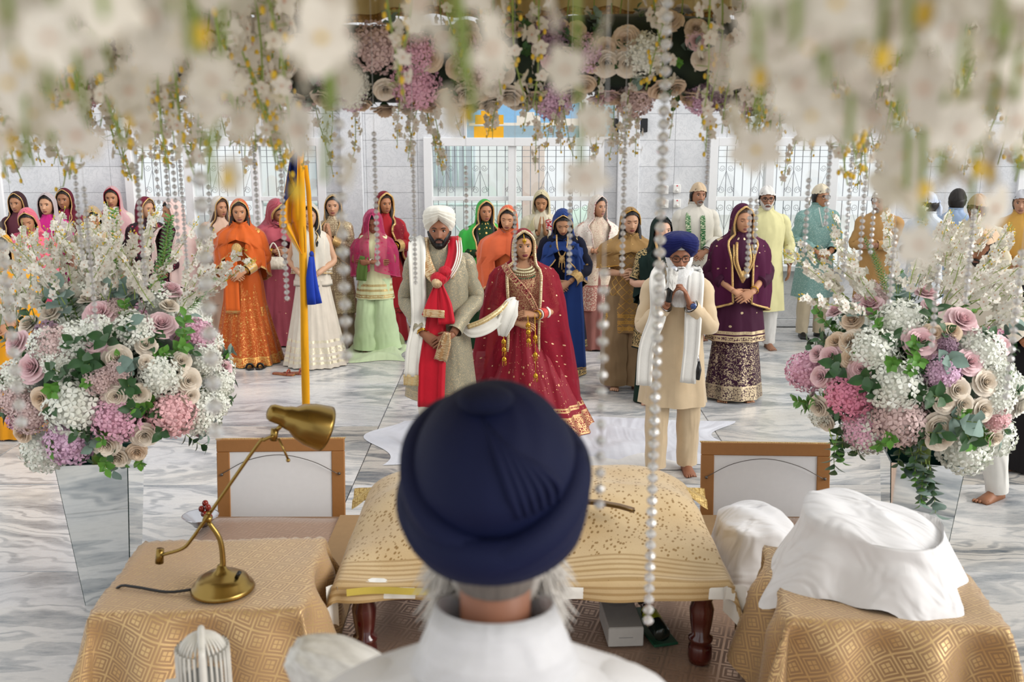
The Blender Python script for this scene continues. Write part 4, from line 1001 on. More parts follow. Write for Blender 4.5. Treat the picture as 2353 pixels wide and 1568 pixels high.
def hand(mb, Wp, D, N, sgn, curl, s, mat=0):
    D = Vector(D).normalized(); N = Vector(N); N = (N - D * N.dot(D)).normalized(); R = D.cross(N) * sgn
    Wp = Vector(Wp)
    def ring(c, hw, ht):
        return [c + R * (hw * math.cos(a)) + N * (ht * math.sin(a)) for a in [2 * math.pi * j / 10 for j in range(10)]]
    loft(mb, [ring(Wp - D * .02 * s, .024 * s, .019 * s), ring(Wp + D * .01 * s, .026 * s, .018 * s), ring(Wp + D * .045 * s, .038 * s, .017 * s), ring(Wp + D * .085 * s, .041 * s, .014 * s), ring(Wp + D * .1 * s, .036 * s, .010 * s)], True, (True, True), mat)
    for k, (o, L) in enumerate(((-.031, .068), (-.0105, .078), (.0105, .073), (.031, .056))):
        p = Wp + D * (.09 * s) + R * (o * s); d = D.copy(); pts = [p - D * .012 * s]
        for seg in range(3):
            pts.append(p); ang = curl * (0.5 + 0.35 * seg)
            d = (d * math.cos(ang) + N * math.sin(ang)).normalized()
            p = p + d * (L * s * (.44, .32, .24)[seg])
        pts.append(p)
        tube(mb, pts, [.0088 * s, .0092 * s, .0085 * s, .0078 * s, .0055 * s], 7, mat)
    p = Wp + D * .022 * s - R * .03 * s + N * .006 * s; d = (D * .75 - R * .6 + N * .25).normalized()
    tube(mb, [p - d * .015 * s, p, p + d * .034 * s, p + (d * .8 + D * .3).normalized() * .062 * s], [.011 * s, .0115 * s, .0098 * s, .0065 * s], 7, mat)
def foot(mb, x, y, s, mat=0, rz=0, sgn=1):
    st = len(mb.v)
    rings = []
    for (yy, hw, h) in ((.075, .014, .03), (.068, .028, .06), (.03, .034, .095), (-.01, .036, .085), (-.06, .041, .058), (-.11, .046, .036), (-.145, .044, .022)):
        rings.append([(hw * math.cos(a) * s, yy * s, max(0.001, (h * math.sin(a) if a < math.pi else 0) * s)) for a in [2 * math.pi * j / 12 for j in range(12)]])
    loft(mb, rings, True, (True, True), mat)
    for k in range(5):
        ell(mb, ((-.034 + .017 * k) * sgn * s, (-.158 + .006 * k * k * .5) * s, .011 * s), (.0095 * s, .02 * s, .0105 * s), 7, 5, mat)
    mb.move(Matrix.Translation((x, y, 0)) @ Matrix.Rotation(rz, 4, 'Z'), st)

def person(label, px, Y, h=1.65, yaw=0, sex='f', skin='b98562', pose='clasp', look=(0, 0, 0), eyes='open', hair='17100d', hairlen=0, hairup=False, lips=None, bald=False,
           z0=0.0, feet=True, footspread=.1, arms=None, group='standing wedding guests', brow=None, step=0.0, hs=None, lift=0.0):
    P = Person(); P.h = h; P.s = s = h / 1.70; P.sex = sex
    p0 = at(px, 500, Y)
    P.root = empty('person', (p0.x, Y, z0), math.radians(yaw)); tag(P.root, label, 'person', group)
    P.hs = hs = hs or (1.0 if sex == 'm' else 0.94) * (0.5 + 0.5 * s)
    pv = Vector((0, .015, h - .20 * s + lift))
    P.HC0 = Vector((0, -.012, h - .118 * hs + lift))
    HMr = Matrix.Translation(pv) @ Euler((math.radians(look[0]), math.radians(look[2]), math.radians(look[1])), 'ZXY').to_matrix().to_4x4() @ Matrix.Translation(-pv)
    P.HM = HMr @ Matrix.Translation(P.HC0)
    P.HC = P.HM @ Vector((0, 0, 0)); P.look = look
    sk = skinmat(skin); P.skin = sk
    lipc = lips or ('8d4f48' if sex == 'f' else '8a5a4c')
    P.hair = hair
    mb = MB(); HM = P.HM
    R, N = HP.shape[:2]
    rings = [[HM @ Vector(HP[i, j] * hs) for j in range(N)] for i in range(R)]
    def mf(i, j):
        p = HP[i, j]
        return 3 if (PD[j] > -60 and PD[j] < 60 and -.0795 < p[2] < -.0575 and abs(p[0]) < .0245 * (1 - abs((p[2] + .068) / .016) ** 2) + .002) else 0
    loft(mb, rings, True, (True, True), 0, matf=mf)
    for sx in (-1, 1):
        ex = .031 * sx
        E = lambda x, y, z: HM @ (Vector((x, y, z)) * hs)
        rr_ = HM.to_3x3()
        ell(mb, E(ex, -.068, .003), (.0155 * hs, .0118 * hs, .0105 * hs), 10, 8, 1 if eyes != 'closed' and eyes != 'down' else 0, rr_)
        if eyes == 'open': ell(mb, E(ex, -.0775, .003), (.0072 * hs, .0038 * hs, .0078 * hs), 8, 6, 2, rr_)
        if eyes == 'down':
            ell(mb, E(ex, -.0695, .005), (.0145 * hs, .0118 * hs, .0095 * hs), 10, 8, 0, rr_)
        lz = .0112 if eyes == 'open' else -.0035
        tube(mb, [E(ex + sx * a, -.0815 + abs(a) * .32, lz - abs(a) ** 2 * 26 * (1 if eyes == 'open' else -1) ) for a in (-.0145, -.008, 0, .008, .0165)], [.001, .0021, .0025, .0022, .001], 5, 2)
        tube(mb, [E(ex + sx * a, -.094 + abs(a + .012) * .36, .0225 + (0, .0025, .0045, .0035, -.001)[k_]) for k_, a in enumerate((-.017, -.008, .002, .012, .021))], [.0018, .0034 if sex == 'm' else .0024, .0036 if sex == 'm' else .0025, .003 if sex == 'm' else .002, .0008], 6, 4)
        ell(mb, E(.077 * sx, .012, -.008), (.008 * hs, .017 * hs, .03 * hs), 8, 7, 0, rr_ @ Matrix.Rotation(.35 * sx, 3, 'Z'))
    nk = HM @ (Vector((0, .018, -.055)) * hs)
    rn = (.056 if sex == 'm' else .047) * s
    tube(mb, [nk, nk.lerp(Vector((0, .02, 1.44 * s)), .5), (0, .02, 1.44 * s), (0, .02, 1.38 * s)], [rn, rn * .98, rn * 1.12, rn * 1.5], 16, 0)
    TT = T_M if sex == 'm' else T_F
    ang = [2 * math.pi * j / 24 for j in range(24)]
    def tor(off):
        return [[((w_ * s + off) * math.sin(a), (-(f_ * s + off) if math.cos(a) > 0 else (b_ * s + off)) * abs(math.cos(a)) + .008, z * s) for a in ang] for z, w_, f_, b_ in TT]
    loft(mb, tor(-.006), True, (True, True), 0)
    P.TT = TT; P.ang = ang; P.arm = {}
    sh = .168 if sex == 'm' else .147
    for sg in (-1, 1):
        q = arms[sg] if arms and sg in arms else POSES[pose]
        S_ = Vector((sg * sh, .01, 1.385)) * s; E_ = Vector((sg * q['E'][0], q['E'][1], q['E'][2])) * s; W_ = Vector((sg * q['W'][0], q['W'][1] + (q['dy'] if sg > 0 else 0), q['W'][2])) * s
        D_ = Vector((sg * q['D'][0], q['D'][1], q['D'][2])); N_ = Vector((sg * q['N'][0], q['N'][1], q['N'][2]))
        P.arm[sg] = (S_, E_, W_)
        ra = (1.0 if sex == 'm' else .86) * s
        path = cr([S_ + Vector((-sg * .03, 0, .0)), S_ + (E_ - S_) * .12, S_.lerp(E_, .55), E_, E_.lerp(W_, .5), W_], 3)
        tube(mb, path, [.05 * ra, .056 * ra, .049 * ra, .041 * ra, .038 * ra, .027 * ra], 12, 0)
        hand(mb, W_ + D_.normalized() * .012 * s, D_, N_, sg, q['curl'], s)
    P.hips = [Vector((sg * .085 * s, .01, .90 * s)) for sg in (-1, 1)]
    P.legs = []
    for k, sg in enumerate((-1, 1)):
        fy = step * sg
        kn = Vector((sg * (footspread * .97) * s, fy * .5 - .012, .49 * s)); an = Vector((sg * footspread * s, .025 + fy, .075 * s))
        P.legs.append((P.hips[k], kn, an))
        tube(mb, cr([P.hips[k], P.hips[k].lerp(kn, .5), kn, kn.lerp(an, .45) + Vector((0, .012, 0)), an], 2), [.085 * s, .075 * s, .055 * s, .052 * s, .034 * s], 10, 0)
        if feet: foot(mb, sg * footspread * s, .0 + fy, s, 0, -sg * .16 * -1, sg)
    P.body = mb.build('body', [sk, EYEW, DARK, skinmat_lip(lipc), hairmat(brow or (hair if not bald else '3a2c24'))], P.root)
    if not bald:
        hb = MB()
        def ho(x, y, z, ph):
            a = abs(ph)
            if a < 88:
                lim = .078 - .045 * (a / 62) ** 2 if a < 62 else .033 - (a - 62) * .004
                if z < lim: return None
            elif z < -.085: return None
            return .012 + .004 * math.sin(ph * .6 + z * 40) - (.006 if a < 4 and z < .117 else 0)
        shell(hb, HM, ho, 0, hs)
        if hairlen:
            for sg in (-1, 1):
                a = HM @ (Vector((sg * .074, -.015, .02)) * hs); b = HM @ (Vector((sg * .079, -.02, -.07)) * hs)
                tube(hb, cr([a, b, Vector((sg * .085, -.055, P.HC.z - .2)), Vector((sg * .095, -.115 * s, P.HC.z - .2 - hairlen * .55)), Vector((sg * .09, -.13 * s, P.HC.z - .2 - hairlen))], 3), [.012, .026, .032, .03, .008], 8, 0, flat=.7)
            tube(hb, cr([HM @ Vector((0, .09, 0)), Vector((0, .11, P.HC.z - .2)), Vector((0, .13, P.HC.z - .25 - hairlen))], 3), [.07, .09, .05], 10, 0, flat=.5)
        if hairup: ell(hb, HM @ (Vector((0, .125, .0)) * hs), (.045, .04, .045), 10, 8)
        hb.build('hair', hairmat(hair), P.root)
    return P
def skinmat_lip(c):
    return plain('lips_' + c, c, 0.4)

def garment(P, mat, hem, flare=.10, sleeve='long', sr=(.068, .056, .046), off=.014, name='tunic', folds=.012, nf=9, scoop=.0, sfrac=1.0, seed=0, collar=False, cuff=None, top=0, fl2=0.0):
    """torso with sleeves; hem is a height in metres (for 1.70)"""
    s = P.s; mb = MB(); ang = [2 * math.pi * j / 32 for j in range(32)]; rr = random.Random(seed + int(P.root.location.x * 50))
    ph0 = rr.random() * 6
    tab = list(P.TT[top:])
    zl, wl, fl, bl = tab[-1]
    n = max(2, int((zl - hem) / .07))
    for i in range(1, n + 1):
        t = i / n; g = flare * (zl - hem) * t + fl2 * t * t
        tab.append((zl - (zl - hem) * t, wl + g, fl + g * .8, bl + g * .8))
    rings = []
    for i, (z, w_, f_, b_) in enumerate(tab):
        am = folds * max(0, min(1, (1.2 - z) / .7)) * s
        ring = []
        for a in ang:
            rip = am * (math.sin(nf * a + ph0 + .6 * math.sin(z * 5)) + .5 * math.sin((nf * 2 + 1) * a + ph0 * 2))
            c = math.cos(a); x = (w_ * s + off + rip) * math.sin(a)
            y = (-(f_ * s + off + rip) if c > 0 else (b_ * s + off + rip)) * abs(c) + .008
            zz = z * s
            if scoop and i < 5 and c > 0: zz -= scoop * s * c ** 6 * (1 - i / 5)
            ring.append((x, y, zz))
        rings.append(ring)
    loft(mb, rings, True, (False, False), 0, [2 * math.pi * .17 * j / 32 for j in range(33)], [z - hem for z, *_ in tab])
    if collar:
        base = rings[0]
        up = [[(p[0] * (1 + .02 * k), p[1] * (1 + .02 * k), p[2] + (.012 * k) * s) for p in base] for k in range(3)]
        loft(mb, up[::-1], True)
    if sleeve != 'none':
        for sg in (-1, 1):
            S_, E_, W_ = P.arm[sg]
            if sleeve == 'elbow': pts = [S_ + Vector((-sg * .085, 0, -.025)), S_ + (E_ - S_) * .1, S_.lerp(E_, .5), S_.lerp(E_, .92)]
            elif sleeve == 'short': pts = [S_ + Vector((-sg * .085, 0, -.025)), S_ + (E_ - S_) * .1, S_.lerp(E_, .3), S_.lerp(E_, .5)]
            else: pts = [S_ + Vector((-sg * .085, 0, -.025)), S_ + (E_ - S_) * .1, S_.lerp(E_, .55), E_ + Vector((sg * .012, .015, -.008)) * s, E_.lerp(W_, .5), E_.lerp(W_, .93 * sfrac)]
            path = cr(pts, 6)
            tube(mb, path, [sr[0] * s * .5, sr[0] * s, sr[1] * s * 1.04, sr[1] * s, (sr[1] + sr[2]) / 2 * s, sr[2] * s], 22, 0, caps=False, ripple=lambda i, a: .045 * math.sin(i * 1.25 + 2 * a + ph0) + .03 * math.sin(i * 2.1 - a))
    o = mb.build(name, mat, P.root)
    if cuff and sleeve == 'long':
        for sg in (-1, 1):
            S_, E_, W_ = P.arm[sg]; cb = MB()
            tube(cb, [E_.lerp(W_, .60 * sfrac), E_.lerp(W_, .78 * sfrac), E_.lerp(W_, .945 * sfrac)], [sr[2] * s * 1.22, sr[2] * s * 1.14, sr[2] * s * 1.06], 14, 0, caps=False)
            cb.build('sleeve_cuff', cuff, o)
    return o
def skirt(P, mat, zt=1.04, zh=.01, rb=(.34, .30), n=18, amp=.025, name='skirt', yo=0.0, xo=0.0, seed=1):
    s = P.s; mb = MB(); N = 72; rings = []; M_ = 16
    rr = random.Random(seed); ph = rr.random() * 6
    for i in range(M_ + 1):
        t = i / M_; z = zt + (zh - zt) * t
        w0, d0 = .155, .118
        e = t ** 1.15
        ring = []
        for j in range(N):
            a = 2 * math.pi * j / N
            rip = amp * t * (math.sin(n * a + ph + 1.5 * math.sin(2 * a)) * .7 + .4 * math.sin(n * .5 * a + 2 * ph))
            ring.append(((w0 + (rb[0] - w0) * e + rip) * math.sin(a) * s + xo * e, -(d0 + (rb[1] - d0) * e + rip) * math.cos(a) * s + .01 + yo * e, z * s))
        rings.append(ring)
    loft(mb, rings, True, (False, False), 0, [2 * math.pi * rb[0] * .8 * j / N for j in range(N + 1)], [(zt - zh) * (1 - i / M_) for i in range(M_ + 1)])
    return mb.build(name, mat, P.root)
def pants(P, mat, r=(.105, .085, .07), name='trousers', zc=.05, gather=0):
    s = P.s; mb = MB()
    for k, sg in enumerate((-1, 1)):
        hp, kn, an = P.legs[k]; e = Vector((an.x, an.y - .01, zc * s))
        path = cr([hp, hp.lerp(kn, .5), kn, kn.lerp(an, .55), e], 5)
        tube(mb, path, [r[0] * s, r[0] * .95 * s, r[1] * s, (r[1] + r[2]) / 2 * s, r[2] * s], 18, 0, caps=False, ripple=lambda i, a: .035 * math.sin(i * 1.3 + 3 * a) + .025 * math.sin(5 * a + i * .4) + (gather * math.sin(i * 2.6) if i > 15 else 0))
    return mb.build(name, mat, P.root)

def hood(P, mat, style='open', front=.38, backl=.75, k=1.0, border=None, name='dupatta', amp=.008, seed=0, wide=1.0, fwd=0.0, lside=None, openk=1.0, bw=.006, grow=0.0, wmax=9):
    """veil over the head falling round the shoulders: rows from the crown down; style open | wrap"""
    rr = random.Random(seed + int(P.root.location.x * 37)); ph = rr.random() * 6
    N = 44; hz = P.HC; s = P.s; yawh = math.radians(P.look[1]); pit = math.radians(P.look[0])
    rows = []
    for th in (6, 18, 32, 45, 56, 66, 76, 86):
        t = math.radians(th); op = {32: 10, 45: 38, 56: 52, 66: 59, 76: 63, 86: 65}.get(th, 0)
        rows.append((.142 * math.cos(t), .097 * math.sin(t), .112 * math.sin(t) + .004, .132 * math.sin(t), op, 1.0))
    body = [(-.03, .099, .10 + fwd, .134, 65, 1), (-.075, .1, .098 + fwd, .134, 62, .9), (-.12, .104, .098 + fwd * .7, .128, 54, .7), (-.15, .135, .10, .122, 46, .3), (-.18, .192, .112, .122, 38, .1), (-.215, .235, .128, .126, 32, 0), (-.26, .254, .146, .132, 28, 0), (-.31, .264, .165, .14, 25, 0), (-.38, .27, .176, .15, 22, 0), (-.48, .274, .18, .158, 20, 0), (-.6, .276, .18, .165, 18, 0), (-.75, .278, .182, .17, 16, 0)]
    for (dz, w_, f_, b_, op, yw) in body:
        if style == 'wrap':
            if dz < -.115: op = 0 if dz > -.40 else op; f_ = f_ + (.02 if dz < -.15 else 0)
        w2 = w_ if dz > -.13 else w_ * (.55 + .45 * s) * wide * (1 + grow * max(0, -dz - .26))
        rows.append((dz, w2, f_, b_, op, yw))
    rings = []
    nr = len(rows)
    cl = lambda c: front + (backl - front) * math.sin(math.pi * c) ** .8 if lside is None else (front * (1 - c) + lside * c) + (backl - (front + lside) / 2) * math.sin(math.pi * c) ** .8
    edge = ([], [])
    for ri, (dz, w_, f_, b_, op, yw) in enumerate(rows):
        ring = []; opr = math.radians(op * openk)
        for j in range(N + 1):
            c = j / N; a = opr + c * (2 * math.pi - 2 * opr)
            z = dz
            if dz < -.2: z = -.2 + (dz + .2) * (cl(c) - .2) / .55
            m_ = min(1, max(0, (-.02 - dz) / .3))
            rip = amp * (0.25 + 1.6 * m_) * (math.sin(11 * a + ph + dz * 6) + .6 * math.sin(19 * a + ph * 3 - dz * 9))
            ca, sa = math.cos(a), math.sin(a)
            p = Vector(((w_ + rip) * k * sa if dz > -.2 else (w_ + rip) * sa, (-(f_ + rip) if ca > 0 else (b_ + rip)) * abs(ca) * (k if dz > -.2 else 1), z * (k if dz > 0 else 1)))
            if yw:
                M3 = Euler((pit * yw, 0, yawh * yw), 'ZXY').to_matrix(); p = M3 @ p
            q = p + Vector((hz.x * (yw if dz < -.1 else 1), hz.y * (1 if yw > .5 else yw) + .012, hz.z))
            ring.append(tuple(q))
        rings.append(ring)
        if ri >= 2: edge[0].append(ring[0]); edge[1].append(ring[-1])
    mb = MB()
    acc = [0]
    for i in range(1, nr): acc.append(acc[-1] + (Vector(rings[i][N // 2]) - Vector(rings[i - 1][N // 2])).length)
    loft(mb, rings, False, (True, False), 0, [1.2 * j / N for j in range(N + 1)], [acc[-1] - a for a in acc])
    o = mb.build(name, mat, P.root)
    if border:
        bb = MB()
        path = list(reversed(edge[0])) + edge[1] if style != 'wrap' else None
        if path is None:
            e0, e1 = edge[0][:7], edge[1][:7]; path = list(reversed(e0)) + e1
            pass
        tube(bb, path, bw, 6, flat=1.0)
        bb.build('veil_border', border, o)
        hb_ = MB(); tube(hb_, rings[-1], bw, 6); hb_.build('veil_hem', border, o)
    return o

def turban(P, mat, ztop=.172, bw=.115, fr=.122, bk=.135, wraps=6, name='turban', peak=.086, under=None):
    mb = MB(); N = 64; hs = P.hs; rings = []; M_ = 40
    for i in range(M_ + 1):
        t = i / M_; ring = []
        for j in range(N):
            a = 2 * math.pi * j / N; ca, sa = math.cos(a), math.sin(a)
            if ca > 0: zb = peak - (peak + .02) * min(1, (abs(a if a < math.pi else a - 2 * math.pi) / 1.35)) ** .9
            else: zb = -.02 - .025 * abs(ca)
            u = t
            z = zb + (ztop - zb) * (1 - (1 - u) ** 1.35)
            bul = math.sin(math.pi * min(1, .22 + .62 * u)) ** .55 if u < .55 else math.sqrt(max(0, 1 - ((u - .45) / .55) ** 2.2))
            base = .80 + .2 * min(1, u / .18)
            saw = ((u * wraps + .35 * sa) % 1.0); rid = .045 * (saw - .5) * (1 if .06 < u < .9 else 0)
            rx = bw * bul * base * (1 + rid); ry = (fr if ca > 0 else bk) * bul * base * (1 + rid)
            ring.append(P.HM @ (Vector((rx * sa, -ry * ca, z)) * hs))
        rings.append(ring)
    loft(mb, rings, True, (False, True), 0, [.8 * j / N for j in range(N + 1)], [.25 * i / M_ for i in range(M_ + 1)])
    o = mb.build(name, mat, P.root)
    if under:
        ub = MB()
        shell(ub, P.HM, lambda x, y, z, ph: .006 if abs(ph) < 40 and z > .06 else None, 0, hs)
        ub.build('under_turban', under, o)
    return o
def cap(P, mat, name='head_cloth', line=.055, tail=True, bulge=.014):
    mb = MB()
    def off(x, y, z, ph):
        lim = line - .045 * (abs(ph) / 180)
        if z < lim: return None
        return bulge + .003 * math.sin(ph * .09 + z * 45) + .012 * max(0, (z - .06) / .06)
    shell(mb, P.HM, off, 0, P.hs)
    if tail:
        ell(mb, P.HM @ Vector((0, .12, .02)), (.028, .025, .024))
        for sg in (-1, 1): tube(mb, [P.HM @ Vector((0, .125, .02)), P.HM @ Vector((sg * .03, .14, -.04)), P.HM @ Vector((sg * .045, .13, -.12))], [.01, .025, .02], 6, flat=.4)
    return mb.build(name, mat, P.root)
def beard(P, c, length=.0, full=True, off0=.010, stub=False, bw=.075):
    mb = MB()
    def off(x, y, z, ph):
        a = abs(ph)
        if a > 118 or z > .045: return None
        if a < 20: top = -.079
        elif a < 34: top = -.079 + (a - 20) * .0021
        else: top = -.050 + (a - 34) * .0014
        if not full and a > 36: return None if a > 44 else -.004
        if z > top + .02: return None
        if z > top or a > 104: return -.004
        e = min(1, (top - z) / .02 + .12) * min(1, (104 - a) / 22 + .08)
        return (off0 * (1 + .8 * max(0, (-z - .08) / .04))) * e + .0022 * math.sin(x * 500) * math.sin(z * 420)
    shell(mb, P.HM, off, 0, P.hs)
    q = lambda x, y, z: P.HM @ (Vector((x, y, z)) * P.hs)
    for sg in (-1, 1):
        tube(mb, cr([q(0, -.106, -.053), q(sg * .014, -.104, -.0535), q(sg * .026, -.094, -.061), q(sg * .034, -.083, -.074)], 3), [.0045, .0068, .0062, .004], 8)
    if length:
        rings = []
        for i in range(9):
            t = i / 8; zz = -.07 - length * t; wv = bw * (1 - .15 * t) * (1 if t < .8 else 1 - (t - .8) * 2.2); dv = .045 * (1 - .3 * t)
            c0 = P.HM @ (Vector((0, -.055, -.07)) * P.hs)
            rings.append([c0 + Vector(((wv + .006 * math.sin(7 * a + 3 * i)) * math.sin(a), -(dv + .004 * math.sin(5 * a)) * math.cos(a) - .12 * t ** .8, -length * t)) for a in [2 * math.pi * j / 24 for j in range(24)]])
        loft(mb, rings, True, (True, True))
    return mb.build('beard', hairmat(c), P.root)
def glasses(P, mat=None):
    mb = MB(); E = lambda x, y, z: P.HM @ (Vector((x, y, z)) * P.hs)
    for sx in (-1, 1):
        pts = []
        for i in range(16):
            a = 2 * math.pi * i / 16; c_, s_ = math.cos(a), math.sin(a)
            pts.append(E(.033 * sx + .025 * math.copysign(abs(c_) ** .6, c_), -.0985 + abs(.033 * sx + .025 * c_) * .12, .001 + .019 * math.copysign(abs(s_) ** .6, s_)))
        tube(mb, pts, .0024, 5, closed_path=True)
        tube(mb, [E(.057 * sx, -.092, .008), E(.079 * sx, -.06, .008), E(.083 * sx, .02, .004)], .002, 5)
    tube(mb, [E(-.009, -.1, .006), E(0, -.104, .009), E(.009, -.1, .006)], .002, 5)
    return mb.build('glasses', mat or BLACKP, P.root)
def bangle(P, sg, f, r, mat, name='bangle', parent=None, rt=.003, n=1, gap=.007):
    S_, E_, W_ = P.arm[sg]; d = (W_ - E_).normalized(); u = d.orthogonal().normalized(); v = d.cross(u)
    mb = MB()
    for k in range(n):
        c = E_.lerp(W_, f) + d * gap * k
        tube(mb, [c + u * r * math.cos(a) + v * r * math.sin(a) for a in [2 * math.pi * i / 18 for i in range(18)]], rt, 6, closed_path=True)
    return mb.build(name, mat, parent or P.root)
def scarf(P, pts, width, mat, name='scarf', thick=.012, parent=None, n=6, fold=.006):
    """a folded length of cloth along a path"""
    mb = MB(); path = cr(pts, n); W_ = len(path)
    wd = np.interp(np.linspace(0, 1, W_), np.linspace(0, 1, len(width)), width)
    rings = []
    for i, p in enumerate(path):
        t = Vector(path[min(i + 1, W_ - 1)] - path[max(i - 1, 0)]).normalized()
        sd = t.cross(Vector((0, -1, 0)))
        sd = sd.normalized() if sd.length > .2 else Vector((1, 0, 0))
        nn = sd.cross(t).normalized()
        ring = []
        for j in range(20):
            a = 2 * math.pi * j / 20; c_ = math.cos(a)
            ring.append(Vector(p) + sd * (wd[i] / 2 * math.copysign(abs(c_) ** .6, c_)) + nn * (math.sin(a) * thick + fold * math.sin(c_ * 9 + i * .05)))
        rings.append(ring)
    L = [0]
    for i in range(1, W_): L.append(L[-1] + float(np.linalg.norm(path[i] - path[i - 1])))
    loft(mb, rings, True, (True, True), 0, [max(width) * j / 20 for j in range(21)], [L[-1] - l for l in L])
    return mb.build(name, mat, parent or P.root)
# ------------------------------------------------------------------ the couple
def loc(P, px, py, dy=0.0):
    return at(px, py, P.root.location.y + dy) - P.root.location
WHITEC = fabric('white_cotton', 'eceae4'); IVORYC = fabric('ivory_cotton', 'e9e2d0'); CREAMK = fabric('cream_kurta', 'd9c2a0', rough=.7); GOLDT = fabric('gold_trim', 'b98d4f', pcol='e0c084', dots=(90, .42), rough=.5)
SAGE = fabric('sage_brocade', '8f8c79', pcol='b9a888', vine=(62, .14), dots=(48, .2, 1.0), bands=[(.01, .06)], rough=.6, pmetal=.35)
REDS = fabric('scarlet_satin', 'c3142a', rough=.45, sheen=.2); REDG = fabric('gold_sequin_border', 'b58a5c', pcol='e4c9a0', dots=(70, .5), rough=.45)
SILKW = fabric('white_silk', 'efece2', rough=.5, sheen=.2); GOLDNET = fabric('pale_gold_net', 'c9ac78', pcol='e8d3a4', dots=(110, .4), rough=.5)

G = person('bearded groom in sage brocade coat, white turban and red knotted scarf', 1009, 7.36, 1.82, 0, 'm', '8f5f45', look=(0, 2, 0), bald=True, brow='15100e', group='bridal couple',
           arms={-1: dict(E=(.232, .04, 1.10), W=(.115, -.2, .905), D=(-.78, -.2, -.5), N=(.1, .9, -.4), curl=.35, dy=0), 1: dict(E=(.232, .035, 1.11), W=(.10, -.205, .905), D=(-.8, -.15, -.45), N=(.1, .9, -.4), curl=.35, dy=-.03)})
pants(G, fabric('white_churidar', 'e4ddcb'), (.11, .08, .06), gather=.06)
coat = garment(G, SAGE, .40, .11, 'long', (.072, .062, .052), .016, 'brocade_coat', .010, 6, collar=True)
turban(G, fabric('white_turban_muslin', 'e9e5d8', rough=.85), .178, .117, .122, .135, 6)
beard(G, '14100f', off0=.011)
# red cloth below the hands, red scarf with gold edge, white scarf
scarf(G, [loc(G, 1005, 690, -.16), loc(G, 1000, 760, -.19), loc(G, 993, 840, -.235), loc(G, 990, 935, -.235)], [.10, .16, .2, .2], REDS, 'red_dhoti_cloth', .02, fold=.014)
scarf(G, [loc(G, 972, 548, .02), loc(G, 972, 585, -.1), loc(G, 990, 630, -.165), loc(G, 1010, 655, -.19)], [.10, .10, .09, .05], REDG, 'scarf_border_band')
scarf(G, [loc(G, 1042, 545, .02), loc(G, 1042, 585, -.1), loc(G, 1026, 630, -.17), loc(G, 1008, 655, -.195)], [.09, .09, .08, .05], REDS, 'red_scarf')
scarf(G, [loc(G, 1053, 548, .01), loc(G, 1053, 590, -.1), loc(G, 1035, 640, -.165)], [.05, .05, .045], REDG, 'scarf_border_band')
m_ = MB(); c = loc(G, 1008, 640, -.205); ell(m_, c, (.062, .035, .05), 14, 10); c2 = loc(G, 1022, 625, -.2); ell(m_, c2, (.05, .03, .045), 12, 8); m_.build('scarf_knot', REDS, G.root)
m_ = MB(); ell(m_, loc(G, 1004, 650, -.222), (.04, .025, .042), 12, 8); m_.build('knot_band', REDG, G.root)
scarf(G, [loc(G, 1006, 655, -.2), loc(G, 1003, 690, -.215), loc(G, 1000, 727, -.235)], [.05, .13, .2], REDS, 'scarf_tail', .014, fold=.01)
scarf(G, [loc(G, 1000, 712, -.24), loc(G, 999, 730, -.245)], [.17, .18], REDG, 'scarf_tail_border', .012)
scarf(G, [loc(G, 1012, 655, -.2), loc(G, 1022, 700, -.225), loc(G, 1026, 745, -.24)], [.04, .1, .13], REDS, 'scarf_tail', .014, fold=.01)
scarf(G, [loc(G, 1027, 765, -.29), loc(G, 1022, 790, -.28), loc(G, 1012, 828, -.26)], [.05, .09, .1], REDG, 'scarf_tail_border', .012, fold=.012)
scarf(G, [loc(G, 957, 556, .09), loc(G, 957, 552, .0), loc(G, 958, 580, -.12), loc(G, 960, 650, -.175), loc(G, 962, 740, -.2), loc(G, 952, 800, -.22), loc(G, 948, 865, -.235)], [.12, .12, .13, .12, .11, .12, .13], SILKW, 'white_scarf', .014, fold=.01)
scarf(G, [loc(G, 948, 862, -.236), loc(G, 947, 886, -.237)], [.135, .13], GOLDNET, 'white_scarf_border', .015)
for k, (x0, w_) in enumerate(((1047, .012), (1052, .010), (1057, .010))):
    scarf(G, [loc(G, x0 + 2, 553, -.02), loc(G, x0 + 4, 580, -.125), loc(G, x0 - 4, 612, -.165), loc(G, x0 - 22, 640, -.18)], [w_], PEARL, 'pearl_string', .005, fold=0)
bangle(G, -1, .97, .036, GOLDM, 'gold_bangle', rt=.004, n=2, gap=.012)

BR = fabric('crimson_lehenga', '8e1128', pcol='d3a878', dots=(12, .13, .5), dots2=(42, .16, .9), bands=[(.01, .16), (.21, .235)], rough=.5, pmetal=.5)
BB = fabric('crimson_gold_blouse', '84152c', pcol='d9b98a', vine=(70, .2), dots=(85, .3, .8), rough=.5, pmetal=.4)
BV = fabric('sheer_crimson_veil', 'a3112f', pcol='e0bd92', dots=(17, .12, .45), bands=[(.0, .07)], rough=.6, veil=.42, pmetal=.5)
BT = fabric('gold_scallop_border', 'b9966a', pcol='e9d3ac', dots=(60, .5), rough=.45)
B = person('bride in crimson gold-embroidered gown and sheer red veil holding a white scarf', 1203, 7.95, 1.62, 0, 'f', 'b98a68', look=(0, 6, -3), hair='120c0b', hairlen=0, lips='7a3038', group='bridal couple',
           arms={1: dict(E=(.27, -.03, 1.05), W=(.11, -.225, 1.04), D=(-1, -.1, .12), N=(0, .5, -.8), curl=.5, dy=0), -1: dict(E=(.26, -.02, 1.08), W=(.06, -.22, .97), D=(-.7, -.3, -.1), N=(0, .6, -.7), curl=.5, dy=0)})
skirt(B, BR, 1.02, .01, (.56, .44), 16, .035, 'embroidered_skirt', -.03, .05)
